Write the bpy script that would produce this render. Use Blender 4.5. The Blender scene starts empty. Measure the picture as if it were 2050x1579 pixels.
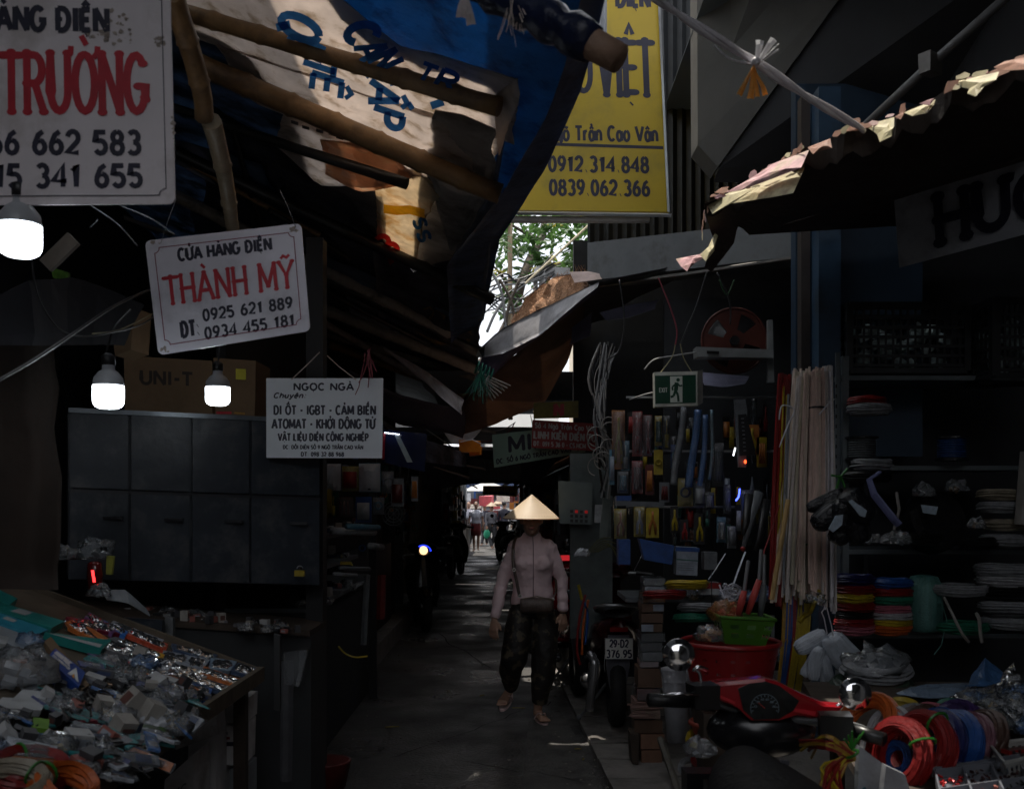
import bpy, math, random
from mathutils import Vector as V, Matrix, noise
R = math.radians
pi = math.pi
scene = bpy.context.scene
COL = scene.collection
random.seed(7)
EYE = 1.58
cam = bpy.data.cameras.new('camera')
cam.sensor_width = 36.0
cam.lens = 36.0 * 2000 / 2050
cam.shift_y = (1005 - 789.5) / 2050
cam.clip_start = 0.05
cam.clip_end = 2000
cam_o = bpy.data.objects.new('camera', cam)
COL.objects.link(cam_o)
cam_o.location = (0, 0, EYE)
cam_o.rotation_euler = (R(90), 0, 0)
cam.dof.use_dof = True
cam.dof.focus_distance = 7.4
cam.dof.aperture_fstop = 5.6
scene.camera = cam_o
SUN = V((-.14, .30, .94)).normalized()          # towards the sun
elev = math.asin(SUN.z)
azim = math.atan2(SUN.x, SUN.y)
world = bpy.data.worlds.new('World')
scene.world = world
world.use_nodes = True
wn = world.node_tree
for n in list(wn.nodes): wn.nodes.remove(n)
sky = wn.nodes.new('ShaderNodeTexSky'); sky.sky_type = 'NISHITA'
sky.sun_disc = False; sky.sun_elevation = elev; sky.sun_rotation = azim
sky.air_density = 1.0; sky.dust_density = 3.0; sky.altitude = 10
tcw = wn.nodes.new('ShaderNodeTexCoord'); cl = wn.nodes.new('ShaderNodeTexNoise'); cl.inputs['Scale'].default_value = 2.2; cl.inputs['Detail'].default_value = 7
crp = wn.nodes.new('ShaderNodeValToRGB'); crp.color_ramp.elements[0].position = .22; crp.color_ramp.elements[1].position = .42
wmx = wn.nodes.new('ShaderNodeMixRGB'); wmx.inputs[2].default_value = (8, 8.2, 8.7, 1)
bg = wn.nodes.new('ShaderNodeBackground'); bg.inputs[1].default_value = .15
wo = wn.nodes.new('ShaderNodeOutputWorld')
wn.links.new(tcw.outputs['Generated'], cl.inputs['Vector']); wn.links.new(cl.outputs[0], crp.inputs[0])
wn.links.new(crp.outputs[0], wmx.inputs[0]); wn.links.new(sky.outputs[0], wmx.inputs[1])
wn.links.new(wmx.outputs[0], bg.inputs[0]); wn.links.new(bg.outputs[0], wo.inputs[0])
sun = bpy.data.lights.new('sun', 'SUN'); sun.energy = 4.2; sun.angle = R(.6); sun.color = (1, .93, .82)
sun_o = bpy.data.objects.new('sun', sun); COL.objects.link(sun_o)
sun_o.rotation_euler = (-SUN).to_track_quat('-Z', 'Y').to_euler()
scene.view_settings.view_transform = 'Standard'
scene.view_settings.look = 'None'
scene.view_settings.gamma = 1
scene.view_settings.use_curve_mapping = False
scene.view_settings.exposure = .3
scene.cycles.use_denoising = True
scene.cycles.max_bounces = 8
scene.cycles.transparent_max_bounces = 12
scene.cycles.sample_clamp_indirect = 4
def P(px, py, Y):
 return V(((px - 1025) * Y / 2000, Y, EYE + (1005 - py) * Y / 2000))
def G(px, py, z=0.0):                             # on the level z
 return P(px, py, (EYE - z) * 2000 / (py - 1005.0))
def plane_hit(px, py, p0, n):
 d = V(((px - 1025) / 2000, 1, (1005 - py) / 2000)); n = V(n)
 t = (V(p0) - V((0, 0, EYE))).dot(n) / d.dot(n)
 return V((0, 0, EYE)) + d * t
_m = {}
def _nodes(name):
 m = bpy.data.materials.new(name); m.use_nodes = True
 nt = m.node_tree; b = nt.nodes['Principled BSDF']
 return m, nt, b
def _coord(nt, scale):
 tc = nt.nodes.new('ShaderNodeTexCoord'); oi = nt.nodes.new('ShaderNodeObjectInfo')
 mu = nt.nodes.new('ShaderNodeMath'); mu.operation = 'MULTIPLY'; mu.inputs[1].default_value = 37
 nt.links.new(oi.outputs['Random'], mu.inputs[0])
 ad = nt.nodes.new('ShaderNodeVectorMath'); ad.operation = 'ADD'
 nt.links.new(tc.outputs['Object'], ad.inputs[0]); nt.links.new(mu.outputs[0], ad.inputs[1])
 mp = nt.nodes.new('ShaderNodeMapping')
 mp.inputs['Scale'].default_value = scale if isinstance(scale, tuple) else (scale,) * 3
 nt.links.new(ad.outputs[0], mp.inputs[0])
 return mp.outputs[0]
def mat(name, col, rough=.6, var=.25, scale=9, bump=.15, metal=0, bscale=None, emis=0, trans=0, dirt=None, dscale=3, spec=.5, wave=None):
 """painted / fabric / plastic surface: colour broken up by noise, fine relief, optional dirt, optional light passing through"""
 if name in _m: return _m[name]
 m, nt, b = _nodes(name); _m[name] = m
 L = nt.links.new
 co = _coord(nt, scale)
 nz = nt.nodes.new('ShaderNodeTexNoise'); nz.inputs['Detail'].default_value = 6; nz.inputs['Roughness'].default_value = .65
 nz.inputs['Scale'].default_value = 1; L(co, nz.inputs['Vector'])
 rp = nt.nodes.new('ShaderNodeValToRGB')
 lo = tuple(c * (1 - var) for c in col) + (1,); hi = tuple(min(1, c * (1 + var)) for c in col) + (1,)
 rp.color_ramp.elements[0].position = .3; rp.color_ramp.elements[0].color = lo
 rp.color_ramp.elements[1].position = .7; rp.color_ramp.elements[1].color = hi
 L(nz.outputs[0], rp.inputs[0]); out = rp.outputs[0]
 if dirt:
  co2 = _coord(nt, dscale)
  n2 = nt.nodes.new('ShaderNodeTexNoise'); n2.inputs['Detail'].default_value = 8; n2.inputs['Roughness'].default_value = .7
  n2.inputs['Scale'].default_value = 1; L(co2, n2.inputs['Vector'])
  r2 = nt.nodes.new('ShaderNodeValToRGB'); r2.color_ramp.elements[0].position = .5; r2.color_ramp.elements[1].position = .72
  L(n2.outputs[0], r2.inputs[0])
  mx = nt.nodes.new('ShaderNodeMixRGB'); mx.inputs[2].default_value = tuple(dirt) + (1,)
  L(r2.outputs[0], mx.inputs[0]); L(out, mx.inputs[1]); out = mx.outputs[0]
 L(out, b.inputs['Base Color'])
 b.inputs['Roughness'].default_value = rough; b.inputs['Metallic'].default_value = metal
 b.inputs['Specular IOR Level'].default_value = spec
 if bump:
  bp = nt.nodes.new('ShaderNodeBump'); bp.inputs['Strength'].default_value = min(1, bump); bp.inputs['Distance'].default_value = .01 * max(1, bump)
  if wave:
   wv = nt.nodes.new('ShaderNodeTexWave'); wv.wave_type = 'BANDS'; wv.bands_direction = wave[0]
   wv.inputs['Scale'].default_value = wave[1]; wv.inputs['Distortion'].default_value = .6
   tc = nt.nodes.new('ShaderNodeTexCoord'); L(tc.outputs['Object'], wv.inputs['Vector']); L(wv.outputs['Fac'], bp.inputs['Height'])
  else:
   nb = nt.nodes.new('ShaderNodeTexNoise'); nb.inputs['Detail'].default_value = 5; nb.inputs['Scale'].default_value = 1
   L(_coord(nt, bscale or (scale if isinstance(scale, (int, float)) else scale[0]) * 3), nb.inputs['Vector'])
   L(nb.outputs[0], bp.inputs['Height'])
  L(bp.outputs[0], b.inputs['Normal'])
 if emis:
  b.inputs['Emission Color'].default_value = tuple(col) + (1,); b.inputs['Emission Strength'].default_value = emis
 if trans:
  tr = nt.nodes.new('ShaderNodeBsdfTranslucent'); L(out, tr.inputs[0])
  ms = nt.nodes.new('ShaderNodeMixShader'); ms.inputs[0].default_value = trans
  o = nt.nodes['Material Output']; L(b.outputs[0], ms.inputs[1]); L(tr.outputs[0], ms.inputs[2]); L(ms.outputs[0], o.inputs[0])
 return m
def film(name, col=(.8, .85, .9), alpha=.3, rough=.12, bump=.8, bscale=30):
 alpha = alpha * .5 if alpha < .8 else alpha
 """thin plastic film: mostly see-through, glossy, crumpled"""
 if name in _m: return _m[name]
 m, nt, b = _nodes(name); _m[name] = m; L = nt.links.new
 b.inputs['Base Color'].default_value = tuple(col) + (1,)
 b.inputs['Roughness'].default_value = rough; b.inputs['Specular IOR Level'].default_value = .9
 nb = nt.nodes.new('ShaderNodeTexNoise'); nb.inputs['Detail'].default_value = 3; nb.inputs['Scale'].default_value = 1
 L(_coord(nt, bscale), nb.inputs['Vector'])
 bp = nt.nodes.new('ShaderNodeBump'); bp.inputs['Strength'].default_value = bump; bp.inputs['Distance'].default_value = .012
 L(nb.outputs[0], bp.inputs['Height']); L(bp.outputs[0], b.inputs['Normal'])
 gl = nt.nodes.new('ShaderNodeBsdfGlossy'); gl.inputs['Roughness'].default_value = rough; L(bp.outputs[0], gl.inputs['Normal'])
 tr = nt.nodes.new('ShaderNodeBsdfTransparent')
 fr = nt.nodes.new('ShaderNodeFresnel'); fr.inputs[0].default_value = 1.42; L(bp.outputs[0], fr.inputs[1])
 m1 = nt.nodes.new('ShaderNodeMixShader'); m1.inputs[0].default_value = alpha; L(tr.outputs[0], m1.inputs[1]); L(b.outputs[0], m1.inputs[2])
 m2 = nt.nodes.new('ShaderNodeMixShader'); L(fr.outputs[0], m2.inputs[0]); L(m1.outputs[0], m2.inputs[1]); L(gl.outputs[0], m2.inputs[2])
 L(m2.outputs[0], nt.nodes['Material Output'].inputs[0])
 return m
class M:
 def __init__(s): s.v = []; s.f = []; s.mi = []; s.cm = 0
 def add(s, vs, fs):
  o = len(s.v); s.v.extend(V(p) for p in vs); s.f.extend(tuple(i + o for i in f) for f in fs); s.mi.extend([s.cm] * len(fs)); return s
 def box(s, c, d, rot=None, top=1.0):
  x, y, z = d[0] / 2, d[1] / 2, d[2] / 2; t = top
  vs = [(-x, -y, -z), (x, -y, -z), (x, y, -z), (-x, y, -z), (-x * t, -y * t, z), (x * t, -y * t, z), (x * t, y * t, z), (-x * t, y * t, z)]
  m = rot if isinstance(rot, Matrix) else Matrix.Rotation(rot or 0, 3, 'Z')
  return s.add([m @ V(p) + V(c) for p in vs], [(3, 2, 1, 0), (4, 5, 6, 7), (0, 1, 5, 4), (1, 2, 6, 5), (2, 3, 7, 6), (3, 0, 4, 7)])
 def prism(s, poly, vec):
  n = len(poly); vec = V(vec)
  vs = [V(p) for p in poly] + [V(p) + vec for p in poly]
  return s.add(vs, [tuple(range(n))[::-1], tuple(range(n, 2 * n))] + [(i, (i + 1) % n, n + (i + 1) % n, n + i) for i in range(n)])
 def grid(s, rows, closed=False):
  n = len(rows[0]); m = len(rows); fs = []
  for i in range(m - 1):
   for j in range(n if closed else n - 1):
    fs.append((i * n + j, i * n + (j + 1) % n, (i + 1) * n + (j + 1) % n, (i + 1) * n + j))
  return s.add([p for r in rows for p in r], fs)
 def tube(s, pts, r, n=6, caps=True, flat=1.0, up=None):
  pts = [V(p) for p in pts]; k = len(pts)
  rr = r if isinstance(r, (list, tuple)) else [r] * k
  rows = []; prev = None
  for i, p in enumerate(pts):
   t = (pts[min(i + 1, k - 1)] - pts[max(i - 1, 0)])
   if t.length < 1e-9: t = V((0, 0, 1))
   t.normalize()
   if prev is None:
    a = V(up) if up else (V((0, 0, 1)) if abs(t.z) < .9 else V((0, 1, 0)))
    u = (a - t * a.dot(t)).normalized()
   else:
    u = prev - t * prev.dot(t)
    u = u.normalized() if u.length > 1e-6 else prev
   prev = u; w = t.cross(u); q = rr[i]
   ru, rw = (q if isinstance(q, tuple) else (q * flat, q))
   rows.append([p + u * (math.cos(2 * pi * j / n) * ru) + w * (math.sin(2 * pi * j / n) * rw) for j in range(n)])
  o = len(s.v); s.grid(rows, True)
  if caps:
   s.f.append(tuple(range(o, o + n))[::-1]); s.f.append(tuple(range(o + (k - 1) * n, o + k * n))); s.mi += [s.cm, s.cm]
  return s
 def lathe(s, prof, n=16, c=(0, 0, 0), m=None, caps=True):
  m = m or Matrix.Identity(3); c = V(c); o = len(s.v)
  s.grid([[m @ V((r * math.cos(2 * pi * j / n), r * math.sin(2 * pi * j / n), z)) + c for j in range(n)] for r, z in prof], True)
  if caps:
   s.f.append(tuple(range(o, o + n))[::-1]); s.f.append(tuple(range(o + (len(prof) - 1) * n, o + len(prof) * n))); s.mi += [s.cm, s.cm]
  return s
 def ball(s, c, r, nu=12, nv=8, m=None):
  r = r if isinstance(r, (tuple, list)) else (r, r, r); m = m or Matrix.Identity(3)
  rows = []
  for i in range(nv + 1):
   a = pi * (i / nv - .5); a = max(-pi / 2 + .02, min(pi / 2 - .02, a))
   rows.append([m @ V((r[0] * math.cos(a) * math.cos(2 * pi * j / nu), r[1] * math.cos(a) * math.sin(2 * pi * j / nu), r[2] * math.sin(a))) + V(c) for j in range(nu)])
  o = len(s.v); s.grid(rows, True)
  s.f.append(tuple(range(o, o + nu))[::-1]); s.f.append(tuple(range(o + nv * nu, o + (nv + 1) * nu))); s.mi += [s.cm, s.cm]
  return s
 def torus(s, c, R1, r, m=None, n=24, k=6, a0=0, a1=2 * pi):
  m = m or Matrix.Identity(3)
  full = abs(a1 - a0 - 2 * pi) < 1e-3
  pts = [m @ V((R1 * math.cos(a0 + (a1 - a0) * i / n), R1 * math.sin(a0 + (a1 - a0) * i / n), 0)) + V(c) for i in range(n + 1)]
  return s.tube(pts, r, k, caps=not full)
 def jitter(s, amp, freq=6, seed=0):
  for p in s.v:
   q = p * freq + V((seed * 3.1, seed * 1.7, seed))
   d = noise.noise_vector(q); p += d * amp
  return s
 def mesh(s, name, mats, smooth=False):
  me = bpy.data.meshes.new(name)
  me.from_pydata([tuple(p) for p in s.v], [], s.f)
  for m in (mats if isinstance(mats, (list, tuple)) else [mats]): me.materials.append(m)
  if any(s.mi): me.polygons.foreach_set('material_index', s.mi)
  if smooth: me.polygons.foreach_set('use_smooth', [True] * len(me.polygons))
  me.update(); return me
 def build(s, name, mats, parent=None, smooth=False, center=True):
  if parent is None and center and s.v:
   xs = [p.x for p in s.v]; ys = [p.y for p in s.v]; zs = [p.z for p in s.v]
   b = V(((min(xs) + max(xs)) / 2, (min(ys) + max(ys)) / 2, min(zs)))
   for p in s.v: p -= b
  else: b = V((0, 0, 0))
  o = bpy.data.objects.new(name, s.mesh(name, mats, smooth)); COL.objects.link(o)
  o.location = b
  if parent is not None:
   o.parent = parent
   w = parent; off = V((0, 0, 0))
   while w is not None and not w.get('local'): off += V(w.location); w = w.parent
   if not parent.get('local') and not is_local(parent): o.location = -off
  return o
def is_local(o):
 while o is not None:
  if o.get('local'): return True
  o = o.parent
 return False
def thing(name, label, cat, loc=(0, 0, 0), group=None, local=False, rot=None):
 o = bpy.data.objects.new(name, None); COL.objects.link(o); o.location = loc; o.empty_display_size = .1
 o['label'] = label; o['category'] = cat
 if group: o['group'] = group
 if local: o['local'] = 1
 if rot is not None: o.rotation_euler = rot
 return o
def tag(o, label, cat, group=None):
 o['label'] = label; o['category'] = cat
 if group: o['group'] = group
 return o
def struct(o): o['kind'] = 'structure'; return o
def stuff(o): o['kind'] = 'stuff'; return o
def dup(root, loc, rot=(0, 0, 0), label=None, sc=1, swap=None, group=None):
 r = root.copy(); COL.objects.link(r); r.location = loc; r.rotation_euler = rot
 r.scale = sc if isinstance(sc, tuple) else (sc, sc, sc)
 if label: r['label'] = label
 if group: r['group'] = group
 def sw(o):
  if swap and o.type == 'MESH':
   for i, ms in enumerate(o.material_slots):
    if ms.material and ms.material.name in swap:
     ms.link = 'OBJECT'; ms.material = swap[ms.material.name]
 sw(r)
 for ch in root.children:
  c = ch.copy(); COL.objects.link(c); c.parent = r; sw(c)
  for g in ch.children:
   d = g.copy(); COL.objects.link(d); d.parent = c; sw(d)
 return r
def face(n, up=(0, 0, 1)):                         # matrix whose z axis points along n
 z = V(n).normalized(); u = V(up)
 if abs(z.dot(u)) > .98: u = V((0, 1, 0))
 x = u.cross(z).normalized(); y = z.cross(x)
 return Matrix((x, y, z)).transposed()
def lerp(a, b, t): return a + (b - a) * t
def resample(pl, n):
 pl = [V(p) for p in pl]; d = [0]
 for a, b in zip(pl, pl[1:]): d.append(d[-1] + (b - a).length)
 out = []
 for i in range(n):
  t = d[-1] * i / (n - 1); k = 0
  while k < len(d) - 2 and d[k + 1] < t: k += 1
  out.append(pl[k].lerp(pl[k + 1], (t - d[k]) / max(1e-9, d[k + 1] - d[k])))
 return out
def smooth_path(pts, n=6):                          # Catmull-Rom
 pts = [V(p) for p in pts]; out = []
 for i in range(len(pts) - 1):
  a = pts[max(i - 1, 0)]; b = pts[i]; c = pts[i + 1]; d = pts[min(i + 2, len(pts) - 1)]
  for k in range(n):
   t = k / n
   out.append(.5 * ((2 * b) + (c - a) * t + (2 * a - 5 * b + 4 * c - d) * t * t + (3 * b - a - 3 * c + d) * t ** 3))
 return out + [pts[-1]]
def sheet(A, B, n, m, wr=.02, fr=3, thick=.003, seed=0, sag=0):
 """cloth between two edges (world points), wrinkled, with a little thickness"""
 a = resample(A, n); b = resample(B, n); rows = []
 for i in range(m):
  t = i / (m - 1); row = []
  for j in range(n):
   p = a[j].lerp(b[j], t)
   e = min(1, 4 * min(t, 1 - t) + .25)
   p = p + noise.noise_vector(p * fr + V((seed, seed * 2, 0))) * wr * e + noise.noise_vector(p * fr * 3.1 + V((seed, 0, 5))) * wr * .35 * e
   p.z -= sag * 4 * t * (1 - t)
   row.append(p)
  rows.append(row)
 mb = M(); mb.grid(rows)
 if thick:
  nrm = (rows[0][-1] - rows[0][0]).cross(rows[-1][0] - rows[0][0]).normalized() * thick
  k = len(mb.v); mb.grid([[p + nrm for p in r] for r in rows])
  ed = [j for j in range(n)] + [i * n + n - 1 for i in range(1, m)] + [(m - 1) * n + j for j in range(n - 2, -1, -1)] + [i * n for i in range(m - 2, 0, -1)]
  for q in range(len(ed)):
   x, y = ed[q], ed[(q + 1) % len(ed)]; mb.f.append((x, y, y + k, x + k)); mb.mi.append(0)
 return mb
def arc(cx, cy, rx, ry, a0, a1, n=10):
 return [(cx + rx * math.cos(R(a0 + (a1 - a0) * i / n)), cy + ry * math.sin(R(a0 + (a1 - a0) * i / n))) for i in range(n + 1)]
_O = arc(.5, .5, .42, .48, 90, 450, 18)
GL = {  # glyph: (width, strokes) in a box 1 wide and 1 high
 'A': (1, [[(.05, 0), (.5, 1)], [(.5, 1), (.95, 0)], [(.22, .33), (.78, .33)]]),
 'B': (.85, [[(.12, 0), (.12, 1)], [(.12, .97)] + arc(.5, .75, .33, .22, 90, -90) + [(.12, .53)], [(.12, .5)] + arc(.5, .26, .4, .23, 90, -90) + [(.12, .03)]]),
 'C': (.9, [arc(.52, .5, .44, .48, 45, 315, 14)]),
 'D': (.95, [[(.12, 0), (.12, 1)], [(.12, .97)] + arc(.42, .5, .45, .47, 90, -90) + [(.12, .03)]]),
 'E': (.75, [[(.12, 0), (.12, 1)], [(.12, .95), (.85, .95)], [(.12, .5), (.75, .5)], [(.12, .05), (.85, .05)]]),
 'G': (.95, [arc(.5, .5, .43, .48, 45, 330, 14), [(.9, .22), (.9, .45), (.58, .45)]]),
 'H': (.9, [[(.1, 0), (.1, 1)], [(.9, 0), (.9, 1)], [(.1, .5), (.9, .5)]]),
 'I': (.35, [[(.5, 0), (.5, 1)]]),
 'K': (.9, [[(.12, 0), (.12, 1)], [(.9, 1), (.16, .42)], [(.38, .6), (.93, 0)]]),
 'L': (.75, [[(.12, 1), (.12, .05), (.88, .05)]]),
 'M': (1.15, [[(.08, 0), (.1, 1)], [(.1, 1), (.5, .15)], [(.5, .15), (.9, 1)], [(.9, 1), (.92, 0)]]),
 'N': (.95, [[(.1, 0), (.1, 1)], [(.1, 1), (.9, 0)], [(.9, 0), (.9, 1)]]),
 'O': (1, [_O]), 'Q': (1, [_O, [(.55, .25), (.95, -.05)]]),
 'P': (.82, [[(.12, 0), (.12, 1)], [(.12, .96)] + arc(.48, .71, .4, .25, 90, -90) + [(.12, .46)]]),
 'R': (.88, [[(.12, 0), (.12, 1)], [(.12, .96)] + arc(.45, .72, .4, .24, 90, -90) + [(.12, .48)], [(.5, .48), (.92, 0)]]),
 'S': (.8, [arc(.5, .73, .37, .24, 30, 270, 9) + arc(.5, .26, .38, .24, 90, -150, 9)[1:]]),
 'T': (.85, [[(.5, 0), (.5, 1)], [(.03, .95), (.97, .95)]]),
 'U': (.92, [[(.1, 1), (.1, .35)] + arc(.5, .35, .4, .33, 180, 360) + [(.9, 1)]]),
 'V': (.95, [[(.05, 1), (.5, 0)], [(.5, 0), (.95, 1)]]),
 'X': (.9, [[(.08, 0), (.92, 1)], [(.08, 1), (.92, 0)]]),
 'Y': (.92, [[(.5, .5), (.5, 0)], [(.05, 1), (.5, .48), (.95, 1)]]),
 'a': (.72, [arc(.48, .33, .36, .33, 20, 380, 12), [(.86, .68), (.86, 0)]]),
 'c': (.68, [arc(.52, .34, .4, .34, 50, 310, 10)]),
 'e': (.72, [[(.12, .36), (.88, .36)] + arc(.5, .34, .38, .34, 5, 310, 12)]),
 'g': (.72, [arc(.46, .35, .36, .33, 20, 380, 12), [(.86, .7), (.86, -.05)] + arc(.5, -.05, .36, .24, 0, -150, 7)]),
 'h': (.7, [[(.12, 1), (.12, 0)], [(.12, .4)] + arc(.5, .4, .36, .28, 180, 0, 8) + [(.86, 0)]]),
 'n': (.7, [[(.12, .68), (.12, 0)], [(.12, .4)] + arc(.5, .4, .36, .28, 180, 0, 8) + [(.86, 0)]]),
 'o': (.72, [arc(.5, .34, .4, .34, 90, 450, 14)]),
 'r': (.5, [[(.18, .68), (.18, 0)], [(.18, .4), (.4, .64), (.9, .66)]]),
 's': (.6, [arc(.5, .5, .36, .17, 30, 270, 7) + arc(.5, .17, .36, .17, 90, -150, 7)[1:]]),
 'u': (.7, [[(.12, .68), (.12, .3)] + arc(.5, .3, .36, .28, 180, 360, 8), [(.86, .68), (.86, 0)]]),
 'y': (.7, [[(.08, .68), (.5, .02)], [(.92, .68), (.4, -.26), (.1, -.28)]]),
 '0': (.75, [arc(.5, .5, .38, .48, 90, 450, 16)]),
 '1': (.6, [[(.2, .72), (.58, .97), (.58, 0)]]),
 '2': (.75, [arc(.5, .7, .38, .28, 170, -35, 9) + [(.1, .05), (.9, .05)]]),
 '3': (.75, [arc(.48, .74, .34, .24, 150, -90, 8), arc(.48, .26, .38, .25, 90, -150, 9)]),
 '4': (.78, [[(.72, 0), (.72, .98), (.06, .27), (.97, .27)]]),
 '5': (.75, [[(.85, .95), (.2, .95), (.15, .55)] + arc(.48, .3, .38, .28, 110, -150, 9)]),
 '6': (.75, [arc(.5, .3, .37, .28, 90, 450, 12), [(.75, .97), (.4, .82), (.13, .4)]]),
 '7': (.72, [[(.08, .95), (.92, .95), (.4, 0)]]),
 '8': (.75, [arc(.5, .74, .32, .23, 90, 450, 12), arc(.5, .26, .38, .26, 90, 450, 12)]),
 '9': (.75, [arc(.5, .7, .37, .28, 90, 450, 12), [(.25, .03), (.6, .18), (.87, .6)]]),
 '-': (.5, [[(.1, .45), (.9, .45)]]), '.': (.35, [[(.4, .03), (.6, .05)]]), ':': (.4, [[(.4, .08), (.6, .1)], [(.4, .6), (.6, .62)]]),
 '/': (.5, [[(.1, -.05), (.9, 1.05)]]), ' ': (.45, []),
}
ACC = {'À': 'A`', 'Á': 'A´', 'Ả': 'A?', 'Ậ': 'A^.', 'Ấ': 'A^´', 'Â': 'A^', 'Ầ': 'A^`', 'Đ': 'D-', 'Ê': 'E^', 'Ế': 'E^´', 'Ệ': 'E^.', 'Ị': 'I.', 'Ô': 'O^', 'Ố': 'O^´', 'Ồ': 'O^`',
  'Ộ': 'O^.', 'Ọ': 'O.', 'Ơ': 'O,', 'Ờ': 'O,`', 'Ở': 'O,?', 'Õ': 'O~', 'Ư': 'U,', 'Ừ': 'U,`', 'Ử': 'U,?', 'Ú': 'U´', 'Ỹ': 'Y~', 'ầ': 'a^`', 'â': 'a^', 'õ': 'o~', 'ê': 'e^', 'ó': 'o´', 'ố': 'o^´', 'ệ': 'e^.', 'ỗ': 'o^~', 'Ũ': 'U~', 'Ữ': 'U,~', 'Ỗ': 'O^~'}
def glyph(ch):
 """-> width, strokes, marks (strokes that never get knobs)"""
 if ch in ACC:
  s = ACC[ch]; w, st = GL[s[0]]; top = 1.0 if s[0].isupper() else .7
  mk = []; y = top + .1
  for c in s[1:]:
   if c == '^': mk.append([(.22, y), (.5, y + .17), (.78, y)]); y += .16
   elif c == '`': mk.append([(.38, y + .2), (.6, y + .04)])
   elif c == '´': mk.append([(.45, y + .04), (.68, y + .2)])
   elif c == '?': mk.append([(.42, y + .2), (.6, y + .2), (.62, y + .1), (.5, y + .02)])
   elif c == '~': mk.append([(.2, y + .03), (.38, y + .13), (.6, y + .05), (.8, y + .15)])
   elif c == '.': mk.append([(.45, -.17), (.55, -.15)])
   elif c == ',': mk.append([(.88, .92), (1.05, 1.0), (1.08, 1.12)])
   elif c == '-': mk.append([(-.08, .5), (.42, .5)])
  return w, st, mk
 w, st = GL[ch]; return w, st, []
def lettering(text, u0, v0, u1, v1, wt, f, knob=0, slant=0, mb=None, gap=.14, lift=.0012):
 """strokes of text filling the box u0..u1, v0..v1 (metres on the board), stroke weight wt, f(u, v, h) -> world"""
 mb = mb or M(); gs = [glyph(c) for c in text]
 tot = sum(g[0] + gap for g in gs) - gap
 su = (u1 - u0) / tot; sv = v1 - v0; x = 0; k = 0
 for w, st, mk in gs:
  for q, strokes in enumerate((st, mk)):
   for s in strokes:
    pts = [(u0 + (x + p[0] * w) * su + slant * p[1] * sv, v0 + p[1] * sv) for p in s]
    h = lift + (k % 60) * .00004; k += 1
    hw = wt / 2 * 1.3 * (1 if q == 0 else .75)
    n = len(pts); L = []; Rr = []
    for i in range(n):
     a = pts[max(i - 1, 0)]; b = pts[min(i + 1, n - 1)]
     dx, dy = b[0] - a[0], b[1] - a[1]; d = math.hypot(dx, dy) or 1
     e = 1.0
     if 0 < i < n - 1:
      c = pts[i]; d1 = (c[0] - a[0], c[1] - a[1]); d2 = (b[0] - c[0], b[1] - c[1])
      l1 = math.hypot(*d1) or 1; l2 = math.hypot(*d2) or 1
      co = (d1[0] * d2[0] + d1[1] * d2[1]) / l1 / l2
      e = min(1.5, 1 / max(.5, math.sqrt(max(0, (1 + co) / 2))))
     nx, ny = -dy / d * hw * e, dx / d * hw * e
     L.append(f(pts[i][0] + nx, pts[i][1] + ny, h)); Rr.append(f(pts[i][0] - nx, pts[i][1] - ny, h))
    mb.grid([L, Rr])
    if knob and q == 0:
     for e in ((pts[0], pts[-1]) if s[0] != s[-1] else ()):
      h = lift + (k % 60) * .00004; k += 1
      ring = [f(e[0] + wt * knob * 1.45 * math.cos(2 * pi * j / 10), e[1] + wt * knob * 1.05 * math.sin(2 * pi * j / 10), h) for j in range(10)]
      mb.add(ring, [tuple(range(10))])
  x += w + gap
 return mb
def board_map(c):
 """c: world corners tl, tr, br, bl -> f(u, v, h) with u, v in metres from the lower left, and the board's size"""
 tl, tr, br, bl = [V(p) for p in c]
 W = ((tr - tl).length + (br - bl).length) / 2; H = ((tl - bl).length + (tr - br).length) / 2
 n = (br - bl).cross(tl - bl).normalized()
 if n.y > 0: n = -n
 def f(u, v, h=0):
  a = u / W; b = v / H
  return bl.lerp(br, a).lerp(tl.lerp(tr, a), b) + n * h
 return f, W, H, n
#  THE SETTING
asphalt = mat('asphalt', (.062, .058, .055), rough=.55, var=.6, scale=3.2, bump=1.6, bscale=45, dirt=(.022, .021, .021), dscale=1.6, spec=.5)
slabm = mat('slab_concrete', (.20, .185, .17), rough=.85, var=.25, scale=4, bump=.8, bscale=40, dirt=(.07, .062, .055), dscale=2.2)
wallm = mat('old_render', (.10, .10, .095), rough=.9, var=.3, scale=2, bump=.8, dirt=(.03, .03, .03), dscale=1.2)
darkwall = mat('dark_wall', (.028, .030, .034), rough=.8, var=.4, scale=2, bump=.7, dirt=(.012, .012, .012), dscale=2)  # dark wall tone with darker blotches
facade = mat('pale_facade', (.62, .60, .55), rough=.9, var=.12, scale=.6, bump=.3)
g = M(); N = 26
g.grid([[V((x, y, 0)) for x in (-60, -20, -6, -3, -1.5, -.5, .5, 1.5, 3, 6, 20, 60)] for y in (-300, -40, -10, 0, 3, 6, 9, 12, 16, 20, 26, 34, 50, 90, 300, 900)])
struct(g.build('ground', asphalt))
_n = asphalt.node_tree; _w = _n.nodes.new('ShaderNodeTexNoise'); _w.inputs['Scale'].default_value = 1; _w.inputs['Detail'].default_value = 6; _n.links.new(_coord(_n, 1.3), _w.inputs['Vector'])
_r = _n.nodes.new('ShaderNodeMapRange'); _r.inputs[1].default_value = .38; _r.inputs[2].default_value = .62; _r.inputs[3].default_value = .24; _r.inputs[4].default_value = .8
_n.links.new(_w.outputs[0], _r.inputs[0]); _n.links.new(_r.outputs[0], _n.nodes['Principled BSDF'].inputs['Roughness'])
def kerb_x(y): return .764 - .0405 * y
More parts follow.
